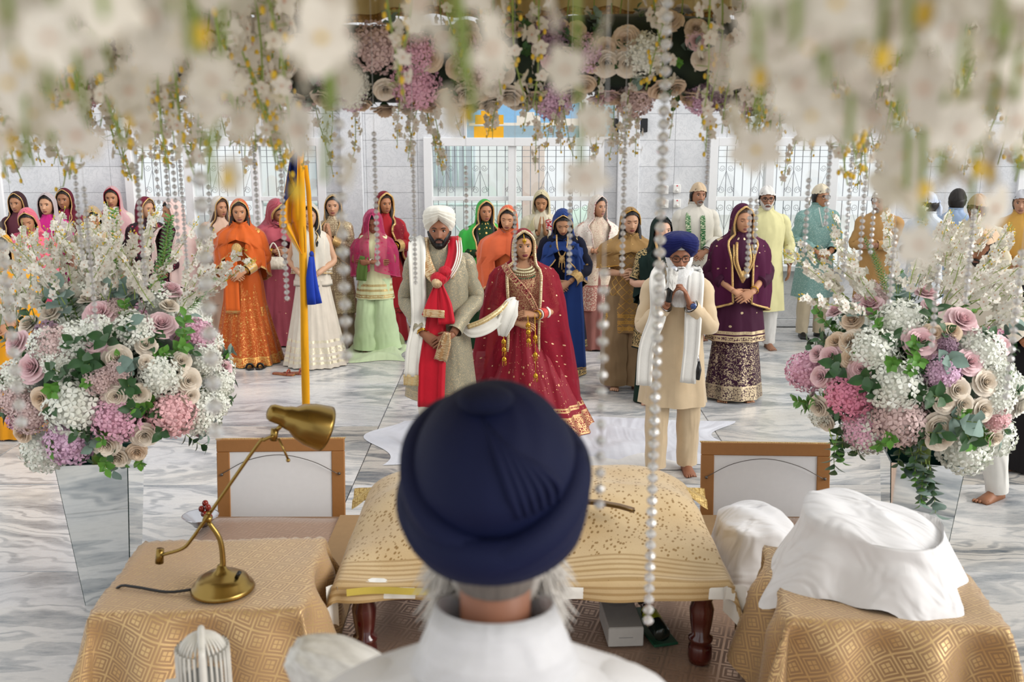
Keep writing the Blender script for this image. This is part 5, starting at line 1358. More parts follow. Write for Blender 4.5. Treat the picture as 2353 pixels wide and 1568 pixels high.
garment(B, BB, .98, .05, 'elbow', (.066, .058, .05), .012, 'blouse', .004, 6, scoop=.16)
vl = hood(B, BV, 'open', 1.22, 1.55, 1.02, BT, 'bridal_veil', .010, 3, 1.18, .0, None, .95, .013, 1.15)
# sash across the front
scarf(B, [loc(B, 1158, 608, -.1), loc(B, 1165, 620, -.15), loc(B, 1180, 640, -.19), loc(B, 1215, 680, -.2), loc(B, 1235, 720, -.2)], [.05, .055, .055, .05, .04], BB, 'blouse_border', .006)
# jewellery
m_ = MB(); N_ = B.HC
for k, (rr0, dz, sz) in enumerate(((.066, -.155, .011), (.082, -.175, .012), (.094, -.195, .009))):
    for i in range(17):
        a = (i / 16 - .5) * 2.7; c = Vector((rr0 * 1.05 * math.sin(a), -rr0 * math.cos(a) * 1.0 - .03, dz - .022 * math.cos(a)))
        ell(m_, N_ + c, (sz, sz * .7, sz), 6, 5)
m_.build('necklace', plain('kundan_stones', 'dccfa8', .2, .6, var=.3, vscale=80), B.root)
m_ = MB()
for i in range(17):
    a = (i / 16 - .5) * 2.6; ell(m_, N_ + Vector((.1 * math.sin(a), -.1 * math.cos(a) - .035, -.215 - .026 * math.cos(a))), (.006, .006, .008), 6, 5)
m_.build('emerald_beads', plain('emerald', '2f5a3a', .2), B.root)
m_ = MB(); E_ = lambda x, y, z: B.HM @ (Vector((x, y, z)) * B.hs)
tube(m_, [E_(0, -.03, .128), E_(0, -.08, .105), E_(0, -.1, .07)], .0035, 5); ell(m_, E_(0, -.103, .058), (.017, .006, .017), 10, 6); ell(m_, E_(0, -.105, .036), (.006, .005, .007), 6, 5)
m_.build('forehead_jewel', GOLDM, B.root)
for sx in (-1, 1):
    m_ = MB(); ell(m_, E_(.083 * sx, -.015, -.045), (.014, .01, .014), 8, 6); lathe(m_, [(.004, .0), (.02, -.022), (.022, -.03), (.0, -.03)], 10, E_(.086 * sx, -.015, -.055)); m_.build('earring', GOLDT, B.root)
bangle(B, 1, .50, .043, PEARL, 'white_bangle', rt=.006, n=2, gap=.012); bangle(B, 1, .62, .040, REDB, 'red_bangle', rt=.0045, n=5, gap=.010); bangle(B, 1, .86, .037, PEARL, 'white_bangle', rt=.006, n=1); bangle(B, 1, .97, .034, GOLDM, 'gold_bangle', rt=.004, n=2, gap=.01)
for (px, py0, py1) in ((1213, 725, 785), (1229, 722, 870), (1157, 760, 828)):
    m_ = MB(); a, b = loc(B, px, py0, -.30), loc(B, px + 2, py1, -.34)
    tube(m_, [a, a.lerp(b, .5), b], .003, 5)
    for t in (.35, .62, .95):
        c = a.lerp(b, t); lathe(m_, [(.004, .02), (.018, .005), (.022, -.016), (.006, -.02)], 8, c)
        for q in range(5): tube(m_, [c + Vector((.014 * math.cos(q * 1.26), .014 * math.sin(q * 1.26), -.018)), c + Vector((.016 * math.cos(q * 1.26), .016 * math.sin(q * 1.26), -.055))], .0028, 4)
    m_.build('gold_tassel', GOLDM, B.root)
rt = empty('palla_scarf', at(1130, 740, 7.3)); tag(rt, 'white silk scarf stretched from the groom to the hand of the bride', 'scarf')
class _R: pass
q_ = _R(); q_.root = rt; R0 = rt.location.copy()
pp = lambda px, py, Y: at(px, py, Y) - R0
scarf(q_, [pp(1060, 745, 7.25), pp(1085, 760, 7.25), pp(1120, 752, 7.28), pp(1150, 728, 7.34), pp(1172, 700, 7.42), pp(1186, 692, 7.45)], [.06, .11, .1, .09, .09, .07], SILKW, 'scarf_span', .012, fold=.012)
scarf(q_, [pp(1074, 752, 7.23), pp(1110, 738, 7.25), pp(1145, 716, 7.31), pp(1165, 695, 7.4)], [.035, .04, .04, .03], GOLDNET, 'gold_edge', .014, fold=.008)
scarf(q_, [pp(1182, 692, 7.44), pp(1172, 715, 7.36), pp(1160, 745, 7.33), pp(1155, 772, 7.33)], [.07, .14, .14, .07], SILKW, 'scarf_end', .02, fold=.016)

# ------------------------------------------------------------------ the man reading into the microphone
S = person('grey-bearded man in cream tunic and navy turban speaking into a microphone', 1562, 6.85, 1.70, -6, 'm', '9c6a50', look=(8, 6, 0), eyes='down', bald=True, brow='4a3c34', group='standing wedding guests', pose='mic', footspread=.115, step=.05)
pants(S, CREAMK, (.115, .085, .074)); garment(S, CREAMK, .52, .10, 'long', (.07, .068, .052), .016, 'kurta', .014, 7, collar=True)
turban(S, fabric('navy_turban', '131a58', rough=.8), .165, .132, .125, .14, 8, peak=.08, under=WHITEC)
beard(S, 'e9e6df', .25, off0=.022, bw=.092); glasses(S)
for sg, x0 in ((-1, 1512), (1, 1608)):
    scarf(S, [loc(S, x0 + 14 * -sg, 612, .06), loc(S, x0 - 4 * sg, 640, -.13), loc(S, x0 - 8 * sg, 720, -.19), loc(S, x0 - 12 * sg - (30 if sg < 0 else 0), 800, -.2), loc(S, x0 - 20 * sg - (44 if sg < 0 else 0), 880 + (8 if sg < 0 else 0), -.22)], [.09, .11, .12, .11, .11], WHITEC, 'white_scarf', .012, fold=.008)
bangle(S, 1, .93, .036, SILV, 'wristwatch_band', rt=.008, n=1); bangle(S, -1, .9, .036, SILV, 'steel_bangle', rt=.003, n=1)
m_ = MB(); cW = S.arm[1][1].lerp(S.arm[1][2], .93); ell(m_, cW + Vector((.012, -.034, .006)), (.021, .008, .021), 12, 8); m_.build('wristwatch_face', plain('watch_blue_dial', '4a5a8a', .2, .4), S.root)
mc = empty('microphone', S.root.matrix_basis @ loc(S, 1548, 640, -.3)); mc.location = at(1545, 640, 6.85 - .27); tag(mc, 'black microphone wrapped in a white napkin held by the man in navy turban', 'microphone')
m_ = MB(); tube(m_, [(-.02, 0, -.16), (-.012, -.005, -.08), (.0, 0, .0)], [.020, .019, .024], 14); m_.build('mic_body', BLACKP, mc)
m_ = MB(); ell(m_, (.012, .01, .05), (.028, .028, .034), 14, 10); m_.build('mic_head', SILV, mc)
m_ = MB(); rings = [[((.03 + .012 * math.sin(3 * a + i)) * math.cos(a) - .012 + .012 * i / 3, (.03 + .008 * math.cos(2 * a)) * math.sin(a) - .008, -.07 + .045 * i + .015 * math.sin(2 * a)) for a in [2 * math.pi * j / 16 for j in range(16)]] for i in range(4)]
loft(m_, rings, True, (False, False)); m_.build('napkin', WHITEC, mc)
m_ = MB(); tube(m_, [loc(S, 1611, 830, -.2), loc(S, 1613, 850, -.22), loc(S, 1611, 872, -.22)], [.012, .018, .012], 8); m_.build('dagger_sheath', BLACKP, S.root)
m_ = MB(); tube(m_, [loc(S, 1609, 815, -.2), loc(S, 1611, 830, -.21)], [.009, .012], 8); m_.build('dagger_hilt', SILV, S.root)

# ------------------------------------------------------------------ women left of the couple
ORF = fabric('burnt_orange_silk', 'b8500f', pcol='d8a55c', dots=(9, .1, .6), bands=[(.02, .1)], rough=.55)
ORD = fabric('orange_chiffon', 'd4601d', pcol='e3b06a', bands=[(.0, .02)], rough=.6, veil=.05)
p = person('woman in burnt orange embroidered dress with orange head veil, hands folded', 550, 10.3, 1.70, 0, 'f', 'b88562', look=(4, 14, 0), hair='2a1a12', hairlen=.1)
skirt(p, fabric('orange_gharara', 'b04c10', pcol='d4a058', bands=[(.0, .09)], vine=(26, .06), dots=(16, .16), rough=.55), 1.0, .01, (.36, .31), 14, .035, 'flared_trousers')
garment(p, ORF, .50, .09, 'long', (.07, .062, .055), .016, cuff=GOLDT); hood(p, ORD, 'wrap', .40, .75, 1.0, GOLDT, amp=.009)
m_ = MB(); ell(m_, (.01, -.205, 1.22), (.055, .006, .07), 14, 8); m_.build('chest_embroidery', GOLDT, p.root); bangle(p, 1, .95, .034, GOLDM, n=2)
scarf(p, [loc(p, 530, 560, -.15), loc(p, 532, 640, -.19), loc(p, 535, 720, -.2)], [.1, .14, .15], ORD, 'veil_end', .008, fold=.008)

ROS = fabric('dusty_rose_crepe', 'a04a58', pcol='d4b088', dots=(14, .08), rough=.7); ROD = fabric('dusty_rose_veil', 'b0505c', pcol='d9bb93', rough=.6)
p = person('woman in dusty rose suit bowing under her veil, ivory handbag on arm', 634, 11.2, 1.65, 25, 'f', 'b08262', look=(30, 20, 0), eyes='down', pose='chest')
skirt(p, ROS, 1.0, .02, (.27, .24), 12, .02); garment(p, ROS, .42, .10, 'long', (.066, .056, .046), .016, sfrac=.8); hood(p, ROD, 'wrap', .46, .9, 1.1, GOLDT, amp=.012, fwd=.04, wide=1.08, bw=.012)
bangle(p, -1, .9, .034, GOLDM, n=4)
hb = empty('handbag', at(630, 604, 10.95)); tag(hb, 'ivory embroidered handbag on the arm of the woman in dusty rose', 'handbag')
m_ = MB(); rings = [[(w_ * math.cos(a), d_ * math.sin(a), z) for a in [2 * math.pi * j / 20 for j in range(20)]] for z, w_, d_ in ((-.07, .10, .03), (-.07, .14, .045), (-.02, .135, .05), (.05, .105, .035), (.065, .09, .02))]
loft(m_, rings, True, (True, True)); m_.build('bag_body', fabric('ivory_beaded', 'd8cdb8', pcol='efe6d4', dots=(60, .4), pmetal=.3), hb)
m_ = MB(); tube(m_, cr([(-.07, 0, .05), (-.05, 0, .14), (.0, 0, .22), (.05, 0, .14), (.07, 0, .05)], 4), .008, 6, flat=.5); m_.build('bag_strap', IVORYC, hb)

p = person('woman in sleeveless ivory gown standing behind the yellow flag pole', 712, 10.2, 1.66, 0, 'f', 'c29a7c', look=(0, 4, 0), hair='120d0c', hairlen=.12)
skirt(p, fabric('ivory_georgette_gown', 'd9cfbf', pcol='e9dcc0', bands=[(.05, .065), (.1, .115), (.16, .21), (.27, .285)], rough=.6), 1.04, .012, (.34, .30), 20, .025, 'gown_skirt'); garment(p, fabric('ivory_georgette', 'd9d0c0', rough=.6), .92, .05, 'none', off=.014, name='gown_bodice', scoop=.06)
hood(p, fabric('ivory_veil', 'ddd6c8', pcol='c9b48c', bands=[(0, .03)], rough=.6, veil=.15), 'open', .55, .6, 1.0, fabric('pale_gold_trim', 'cbb790', dots=(80, .4)), wide=.72)
BGE = fabric('champagne_sequin', '9b8467', pcol='d8c7a2', dots=(40, .3), vine=(40, .1), bands=[(.02, .2)], rough=.6)
p = person('woman in champagne sequinned suit with palms together by the pilaster', 765, 11.1, 1.69, -8, 'f', 'bd9070', pose='pray', look=(-2, 14, 0))
skirt(p, fabric('champagne_plain', '8d7860'), 1.0, .02, (.25, .22), 10, .02); garment(p, BGE, .40, .10, 'long', cuff=GOLDT); hood(p, fabric('champagne_veil', 'b3a48c', pcol='d8c7a2', dots=(22, .1), veil=.1), 'open', .5, .8, 1.0, GOLDT, wide=.8)
RDD = fabric('red_velvet_suit', 'a01420', pcol='5a2018', dots=(13, .12), bands=[(.0, .05)], rough=.7)
p = person('woman in red suit with maroon veil, long dark hair, standing by the marble wall', 882, 11.35, 1.70, 14, 'f', 'a87452', pose='chest', look=(2, 18, 0), hair='2a1c14', hairlen=.18)
skirt(p, fabric('red_plain', '8e1420'), 1.0, .02, (.24, .22), 10, .02); garment(p, RDD, .36, .12, 'long', (.072, .066, .06), cuff=GOLDT); hood(p, fabric('maroon_veil', '7d1424', pcol='c9a070', dots=(18, .1)), 'open', .3, .9, 1.05, GOLDT, wide=.9, bw=.012)
bangle(p, 1, .95, .036, GOLDM, 'wristwatch', rt=.006)
p = person('girl in pale green tunic and flared trousers with pink veil over her face, arms folded', 857, 10.85, 1.54, 0, 'f', '8a5a40', pose='fold', look=(18, 4, 0), eyes='down')
pants(p, fabric('mint_flared_trousers', 'c6dcae', rough=.7), (.12, .14, .20), 'flared_trousers', .04); garment(p, fabric('pale_lime_tunic', 'd9dcae', pcol='c9b27a', bands=[(.02, .05), (.1, .115), (.16, .175)], dots=(13, .1)), .66, .16, 'none', off=.014)
hood(p, fabric('sheer_pink_veil', 'cc3f72', pcol='b0124e', dots=(22, .22, 1.0), veil=.5, pmetal=0), 'open', .5, .62, 1.12, fabric('pink_edge', 'c73f6e'), fwd=.03, openk=.35, wide=.98, bw=.004)
scarf(p, [loc(p, 838, 590, -.17), loc(p, 832, 620, -.18), loc(p, 830, 645, -.18)], [.1, .12, .11], fabric('sheer_olive_veil', '5f7a3a', veil=.3), 'veil_end', .008)
bangle(p, 1, .6, .032, PEARL, n=3); bangle(p, -1, .8, .032, PEARL, n=3)

# women behind the left arrangement
def woman(label, px, Y, h, kc, vc, yaw=0, look=(0, 0, 0), skin='b58463', style='open', eyes='open', hair='17100d', pose='clasp', hairlen=0, vpat=None, kpat=None, veil=0.0, border=GOLDT, bottom=None, **kw):
    p = person(label, px, Y, h, yaw, 'f', skin, pose, look, eyes, hair, hairlen)
    km = fabric('suit_' + kc + str(kpat), kc, **(kpat or {})); vm = fabric('veil_' + vc + str(vpat), vc, veil=veil, **(vpat or {}))
    skirt(p, fabric('lower_' + (bottom or kc), bottom or kc), 1.0, .02, (.25, .22), 10, .02); garment(p, km, .45, .10, 'long')
    hood(p, vm, style, kw.get('front', .45), kw.get('backl', .8), kw.get('k', 1.0), border, wide=kw.get('wide', .9), fwd=kw.get('fwd', 0), bw=kw.get('bw', .006))
    return p
woman('woman in coral veil bowing her head, behind the left flowers', 66, 10.6, 1.60, 'b03a58', 'd9687a', 0, (24, 12, 0), eyes='down', style='wrap', wide=1.05)
woman('woman with silvery veil and magenta suit behind the left flowers', 112, 11.2, 1.70, 'c4247e', 'b8aaaa', 10, (0, -8, 0), 'c09474', wide=.9, border=fabric('silver_edge', 'b7aeb0'), vpat=dict(rough=.4))
woman('older woman in dark maroon veil behind the left flowers', 152, 11.7, 1.72, '7a1238', '5a1224', 0, (0, 4, 0), '9a6a4c', wide=.85)
woman('dark haired woman at the far left behind the coral veil', 44, 11.75, 1.68, '5a2a36', '3c2226', 0, (4, 0, 0), 'a87a5a')
woman('woman in beige veil with bowed head and black hair behind the flowers', 214, 10.9, 1.60, 'cbb79c', 'b59d7c', 12, (26, 10, 0), eyes='down', style='wrap', wide=1.0)
woman('woman in cream with red-edged veil half hidden by flowers left of the window', 262, 11.85, 1.74, 'd6cdc0', 'c9a0a2', 0, (6, 8, 0), border=fabric('red_edge', '9c2038'))
woman('woman with maroon beaded veil and streaked hair facing right', 334, 11.25, 1.65, '2a1820', '6e1530', 38, (2, 22, 0), 'bb8f72', hair='6b5340', hairlen=.06, kpat=dict(pcol='b54a60', dots=(34, .2, 1.0), pmetal=0), wide=.8)
woman('woman in pale pink veil with pearl drops facing left', 398, 10.6, 1.67, '3a1c26', 'e3c6be', -30, (2, -18, 0), 'a8785a', kpat=dict(pcol='b54a60', dots=(34, .2, 1.0), pmetal=0), wide=1.15, front=.7, backl=.9, border=fabric('pink_pearl_edge', 'd9b2a8', pcol='efe6dc', dots=(50, .4)), bw=.009)
woman('person in saffron yellow dress at the left edge of the view', -8, 7.75, 1.62, 'd8930f', 'dc9a1c', 15, (0, 0, 0), bottom='d08c10', kpat=dict(pcol='d8b060', bands=[(0, .05)]), wide=1.0)
woman('woman in pale peach scarf at the left window beside the orange dress', 503, 11.5, 1.64, 'd9b8a0', 'd8cfc4', 20, (0, 30, 0), hair='4a3426', hairlen=.05)

# women between and right of the couple
p = woman('woman in bright green veil with gold edge behind the groom', 1113, 11.0, 1.64, '16361c', '3fb849', 8, (2, 10, 0), 'b07c5a', pose='chest', hairlen=.2, wide=1.12, front=.55, backl=.8, bw=.01, kpat=dict(pcol='d8b060', dots=(18, .2)), veil=.08)
p = woman('woman in coral orange veil with closed eyes behind the bride', 1166, 10.0, 1.66, 'd46a3a', 'e0693f', -6, (10, 0, 4), 'c99672', style='wrap', eyes='down', wide=1.15, front=.6, backl=.85, border=fabric('peach_gold_edge', 'd9a070', pcol='e8c494', dots=(60, .4)), bw=.011)
p = woman('woman in cream veil with palms pressed together before the window', 1244, 11.5, 1.73, 'd6cdb6', 'ddd0a8', 0, (18, -4, 0), 'b58560', pose='pray', eyes='down', wide=.72, veil=.1, front=.6, border=fabric('cream_edge', 'cfc19a'))
scarf(p, [loc(p, 1262, 505, -.1), loc(p, 1264, 530, -.16), loc(p, 1265, 556, -.17)], [.08, .09, .08], fabric('red_white_leaf_border', 'b01c2c', pcol='efe8dc', vine=(30, .2), pmetal=0), 'veil_border_strip', .008)
NV = fabric('midnight_velvet', '0c1024', pcol='b79a62', dots=(6.5, .10, .2), bands=[(.01, .07)], rough=.85, sheen=.15)
p = person('woman in midnight velvet dress with blue veil, head bowed, hands down', 1293, 9.75, 1.66, -4, 'f', 'bb8d6c', look=(28, 4, 0), eyes='down', hair='100c0c', hairlen=.05)
skirt(p, NV, 1.0, .012, (.25, .22), 8, .015); garment(p, NV, .30, .10, 'long', (.072, .068, .07), .018, cuff=GOLDT)
hood(p, fabric('blue_veil', '1c3a78', pcol='c9a468', bands=[(0, .02)], rough=.7), 'wrap', .34, .7, 1.05, GOLDT, fwd=.03, wide=.85)
scarf(p, [loc(p, 1318, 560, -.1), loc(p, 1320, 640, -.17), loc(p, 1322, 740, -.2), loc(p, 1330, 850, -.22)], [.12, .17, .2, .18], MATS['blue_veil'], 'veil_end', .012, fold=.014)
m_ = MB()
for sg in (-1, 1): tube(m_, cr([(.055 * sg, -.10, 1.42), (.05 * sg, -.15, 1.33), (.03 * sg, -.165, 1.25), (0, -.165, 1.20)], 3), .008, 6)
ell(m_, (0, -.165, 1.19), (.03, .01, .04), 10, 8)
for k in range(3): tube(m_, [((k - 1) * .025, -.165, 1.17), ((k - 1) * .028, -.163, 1.11 - .02 * (k == 1))], .005, 5)
m_.build('neck_embroidery', GOLDT, p.root)
FLO = dict(pcol='9c5a58', vine=(40, .1), pmetal=0)
p = woman('woman in cream floral suit and white flowered veil looking right', 1372, 11.0, 1.69, 'd8c9b2', 'e2d9cd', 12, (0, 22, 0), 'b98a6a', pose='chest', vpat=dict(pcol='b06a68', dots=(34, .2, 1.0), pmetal=0), kpat=dict(pcol='a8645c', vine=(48, .08), bands=[(0, .28)], pmetal=.1), bottom='8c5a52', wide=1.0, border=fabric('white_rose_edge', 'dccabf', pcol='b05a60', dots=(30, .35), pmetal=0))
TAN = fabric('tan_gold_trellis', '8f7048', pcol='c49a50', zig=(.085, .008), bands=[(.03, .05), (.09, .11), (.15, .17)], rough=.6)
p = person('woman in tan trellis-patterned dress, eyes lowered, hands held at waist', 1447, 9.25, 1.70, 0, 'f', 'c29778', look=(6, 8, 0), eyes='down', hair='1a1210', hairlen=.1, pose='chest')
pants(p, fabric('tan_wide_trousers', '8f7656', rough=.7), (.13, .14, .15), 'wide_trousers', .045); garment(p, TAN, .56, .10, 'elbow', off=.016); hood(p, fabric('tan_sheer_veil', 'a8834f', pcol='d9b878', dots=(20, .08), veil=.15), 'wrap', .38, .45, .98, fabric('amber_edge', 'c08f3c'), wide=1.05, openk=1.15)
hand_l = None
p = person('young woman in black-green suit with gold trim singing beside the navy turban', 1520, 8.75, 1.66, 6, 'f', 'd0a68c', look=(-2, 10, 0), hair='0e0a0a', pose='chest')
skirt(p, fabric('dark_green_trousers', '0d2a20'), 1.0, .012, (.2, .19), 8, .015, 'trousers'); garment(p, fabric('black_green_suit', '0c1a16', pcol='b8a070', dots=(14, .08), bands=[(.02, .3)]), .52, .08, 'elbow'); hood(p, fabric('dark_green_veil', '0e2620'), 'open', .36, .7, .98, None, wide=.8, openk=1.05)
m_ = MB(); tube(m_, cr([(-.06, -.06, 1.46), (-.05, -.13, 1.36), (-.03, -.16, 1.22), (-.02, -.165, 1.05)], 4), .012, 6); m_.build('gold_neck_trim', GOLDT, p.root); bangle(p, -1, .9, .034, GOLDM, n=2)
PU = fabric('plum_velvet', '3d0c2c', pcol='c8b490', dots=(8, .09, .2), bands=[(.01, .05), (.075, .09)], rough=.7); PUS = fabric('plum_sequin', '34102a', pcol='cdbb9c', vine=(24, .10), dots=(44, .26, .9), bands=[(.0, .12)], rough=.55)
p = person('woman in plum velvet suit with jewelled neckline and plum veil, eyes closed', 1704, 8.85, 1.76, 0, 'f', 'c08f6e', look=(6, 10, 0), eyes='down', hair='4a3424', hairlen=.2, hs=.97)
skirt(p, PUS, 1.0, .03, (.25, .22), 8, .016, 'sequinned_trousers'); garment(p, PU, .54, .15, 'long', (.075, .07, .06), .022, sfrac=.55); hood(p, fabric('plum_sheer_veil', '4f1038', pcol='c9ad8c', dots=(13, .1, .4), veil=.08), 'open', .72, .85, 1.03, GOLDT, wide=1.02, openk=.95, bw=.011)
m_ = MB()
for sg in (-1, 1):
    tube(m_, cr([(.05 * sg, -.09, 1.45), (.06 * sg, -.145, 1.36), (.055 * sg, -.17, 1.27), (.0, -.17, 1.14)], 4), .013, 6, flat=.6)
    tube(m_, cr([(.08 * sg, -.1, 1.43), (.085 * sg, -.145, 1.36), (.08 * sg, -.165, 1.27), (.0, -.165, 1.10)], 4), .008, 6, flat=.6)
ell(m_, (0, -.165, 1.16), (.03, .012, .05), 10, 8); m_.build('jewelled_neckline', GOLDT, p.root)
bangle(p, 1, .93, .036, GOLDM, n=2)

# ------------------------------------------------------------------ men at the back
def man(label, px, Y, h, kc, capc, yaw=0, look=(0, 0, 0), skin='a87a5c', pose='clasp', eyes='open', kpat=None, trouser='d9d0bf', hem=.5, glass=False, bc=None, tail=True, shoes=None, stub=False, **kw):
    p = person(label, px, Y, h, yaw, 'm', skin, pose, look, eyes, kw.get('hair', '1a1412'), feet=not shoes, step=kw.get('step', 0), footspread=kw.get('fs', .1))
    pants(p, fabric('trousers_' + trouser, trouser), (.105, .085, .066), gather=kw.get('gather', .0)); garment(p, fabric('kurta_' + kc + str(kpat), kc, **(kpat or {})), hem, .09, 'long', (.074, .062, .052), .016, 'kurta', .011, 6, collar=True)
    cap(p, fabric('cap_' + capc, capc), tail=tail, line=kw.get('line', .05))
    if glass: glasses(p)
    if bc: beard(p, bc, full=not stub, off0=.006)
    if shoes:
        for sg in (-1, 1):
            m_ = MB(); foot(m_, sg * .1 * p.s, 0, p.s * 1.06, 0, sg * .16, sg); m_.build('shoe', shoes, p.root)
    return p
p = man('man in cream cap and white tunic with green leaf scarf by the wall switches', 1599, 11.5, 1.80, 'd9d4c8', 'cdb596', 0, (0, 14, 4), 'a5775c', trouser='ddd8cc', bc='8f857c', stub=True)
for sg in (-1, 1): scarf(p, [loc(p, 1600 + 12 * sg, 478, .05), loc(p, 1598 + 17 * sg, 505, -.13), loc(p, 1598 + 14 * sg + 4, 580, -.17)], [.055, .06, .06], fabric('green_leaf_scarf', '1d6a38', pcol='d6dcb8', vine=(36, .2), pmetal=.1), 'leaf_scarf', .008)
bangle(p, 1, .95, .038, SILV, 'wristwatch', rt=.006)
man('man in pale yellow tunic and white cap with dark glasses and goatee', 1760, 11.0, 1.79, 'dcd6a0', 'e3e0da', -4, (0, -2, 0), '9d7258', pose='side', trouser='e3e1dc', glass=True, bc='c9c4bd', hem=.42, tail=False)
p = man('man in teal patterned tunic with round glasses and cream cap, hands crossed', 1880, 11.6, 1.78, '7ea39d', 'ddd0b6', 6, (4, 18, 0), 'b0805f', kpat=dict(pcol='a9c4bd', dots=(95, .35, 1.0), pmetal=0), trouser='cfc0a4', glass=True, shoes=BLACKP, hem=.47, gather=.05)
m_ = MB(); tube(m_, cr([(-.045, -.11, 1.47 * p.s), (-.03, -.15, 1.36 * p.s), (.0, -.155, 1.26 * p.s), (.02, -.15, 1.36 * p.s), (.03, -.12, 1.46 * p.s)], 3), .005, 5); m_.build('neck_cord', WHITEC, p.root)
man('man in tan waistcoat and pale cap half hidden at the right window', 2022, 11.3, 1.74, 'b98f58', 'd9cfc0', -20, (4, -26, 0), 'b98a70', pose='fold', bc='9c948c', stub=True)
man('man in pale blue cap and white shirt turned left behind the right flowers', 2132, 10.6, 1.76, 'd6dce2', 'c3cde0', -60, (6, -35, 0), '8f6448', pose='chest')
man('man in light blue shirt with his back half turned behind the right flowers', 2196, 11.3, 1.74, '9fb4d2', '33302e', 130, (0, 0, 0), '8a6450', tail=False)
man('man in beige cap behind the man with peach cap', 2248, 9.6, 1.80, 'd6cbb0', 'c9a888', -30, (8, -20, 0), '7c553f')
man('man in grey head cloth at the far right window', 2345, 10.8, 1.76, 'c99a4a', 'c2c2c6', -20, (0, -10, 0), 'b08468')
man('barefoot man in peach cap and cream patterned tunic at right, head bowed', 2272, 6.35, 1.84, 'd8cdbb', 'd9b694', -68, (16, 10, 0), '96674a', kpat=dict(pcol='7d6a60', dots=(24, .07, .9), pmetal=0), trouser='e2dfd8', bc='1a1412', hem=.62, fs=.10, step=.19, line=.04)
woman('person in black top at the right edge beside the barefoot man', 2425, 6.95, 1.62, '161417', '211d1e', -35, (10, -10, 0), 'a06a48', bottom='1c191b')
# ------------------------------------------------------------------ on the marble floor
def sheet(name, px0, px1, py0, py1, mat, label, seed, hgt=.02, cat='cloth', nu=40, nv=26):
    a, b = on((px0 + px1) / 2, py1), on((px0 + px1) / 2, py0)
    xa, xb = on(px0, (py0 + py1) / 2).x, on(px1, (py0 + py1) / 2).x
    rr = random.Random(seed); ph = [rr.random() * 6 for _ in range(6)]
    cx, cy = (xa + xb) / 2, (a.y + b.y) / 2
    def f(u, v):
        x = xa + (xb - xa) * u; y = a.y + (b.y - a.y) * v
        x += .05 * (xb - xa) * math.sin(7 * v + ph[0]) * (abs(u - .5) * 2) ** 2; y += .08 * (b.y - a.y) * math.sin(6 * u + ph[1]) * (abs(v - .5) * 2) ** 2
        e = min(u, v, 1 - u, 1 - v); k = min(1, e / .12)
        z = .004 + hgt * k * (.5 + .5 * math.sin(x * 9 + 3 * math.sin(y * 5 + ph[2]) + ph[3])) * (.4 + .6 * math.sin(y * 7 + x * 4 + ph[4]) ** 2)
        return (x - cx, y - cy, z)
    m_ = MB(); grid(m_, f, nu, nv, 0, (xb - xa, b.y - a.y)); o = m_.build(name, mat); o.location = (cx, cy, 0)
    return tag(o, label, cat)
SHEETW = fabric('white_floor_sheet', 'dcdde4', rough=.8)
sheet('floor_sheet', 872, 1682, 962, 1062, SHEETW, 'thin white sheet spread on the marble under the couple', 1, .05, nu=90, nv=40)
sheet('floor_sheet', 1330, 1560, 1040, 1078, fabric('white_terry', 'e6e4e0', rough=.95), 'white fluffy mat on the floor beside the feet of the man in cream', 2, .02)
sheet('dropped_cloth', 785, 930, 797, 832, fabric('mint_dropped_cloth', 'cfe0b4'), 'crumpled mint green cloth on the floor at the feet of the girl', 3, .09)
def heap(name, px, py, w_, h_, mat, label, seed, d_=None):
    c = on(px, py); rr = random.Random(seed); ph = [rr.random() * 6 for _ in range(5)]; d_ = d_ or w_ * .8
    m_ = MB()
    rings = []
    for i in range(12):
        t = i / 11; r_ = math.cos(t * math.pi / 2) ** .6
        rings.append([((w_ / 2) * r_ * (1 + .12 * math.sin(3 * a + ph[0] + 3 * t) + .07 * math.sin(7 * a + ph[1] + 5 * t)) * math.cos(a), (d_ / 2) * r_ * (1 + .1 * math.sin(4 * a + ph[2])) * math.sin(a), h_ * t * (1 + .1 * math.sin(5 * a + ph[3]))) for a in [2 * math.pi * j / 32 for j in range(32)]])
    loft(m_, rings, True, (False, True)); o = m_.build(name, mat); o.location = c
    return tag(o, label, 'cloth')
heap('pink_bundle', 916, 780, .26, .36, fabric('salmon_bundle', 'd09a88'), 'salmon pink cloth bundle on the floor beside the groom', 4)
heap('olive_bundle', 912, 795, .2, .16, fabric('olive_bundle_cloth', '8f9a70'), 'small olive cloth bundle under the salmon bundle', 5)
def sandal(px, py, rz, mat, label):
    c = on(px, py); rt = empty('shoe', c, rz); tag(rt, label, 'shoe', 'shoes left on the floor')
    m_ = MB(); rings = [[(w_ * math.cos(a), y, .018 if math.sin(a) > 0 else .0) for a in [2 * math.pi * j / 10 + .3 for j in range(10)]] for y, w_ in ((-.12, .02), (-.1, .036), (-.04, .042), (.04, .03), (.1, .03), (.12, .018))]
    loft(m_, rings, True, (True, True)); m_.build('sole', mat, rt)
    m_ = MB(); tube(m_, cr([(-.04, -.05, .012), (-.02, -.055, .05), (.02, -.055, .05), (.04, -.05, .012)], 3), .012, 6, flat=.5); m_.build('upper_strap', mat, rt)
sandal(572, 846, .4, BLACKP, 'black sandal on the floor left of the red slippers'); sandal(604, 845, -.2, BLACKP, 'black shoe on the floor by the orange hem')
RJ = fabric('red_embroidered_slipper', '8e2430', pcol='c79a58', dots=(40, .4)); sandal(652, 862, 1.3, RJ, 'red embroidered slipper behind the flag pole, left one'); sandal(678, 860, 1.5, RJ, 'red embroidered slipper behind the flag pole, right one')

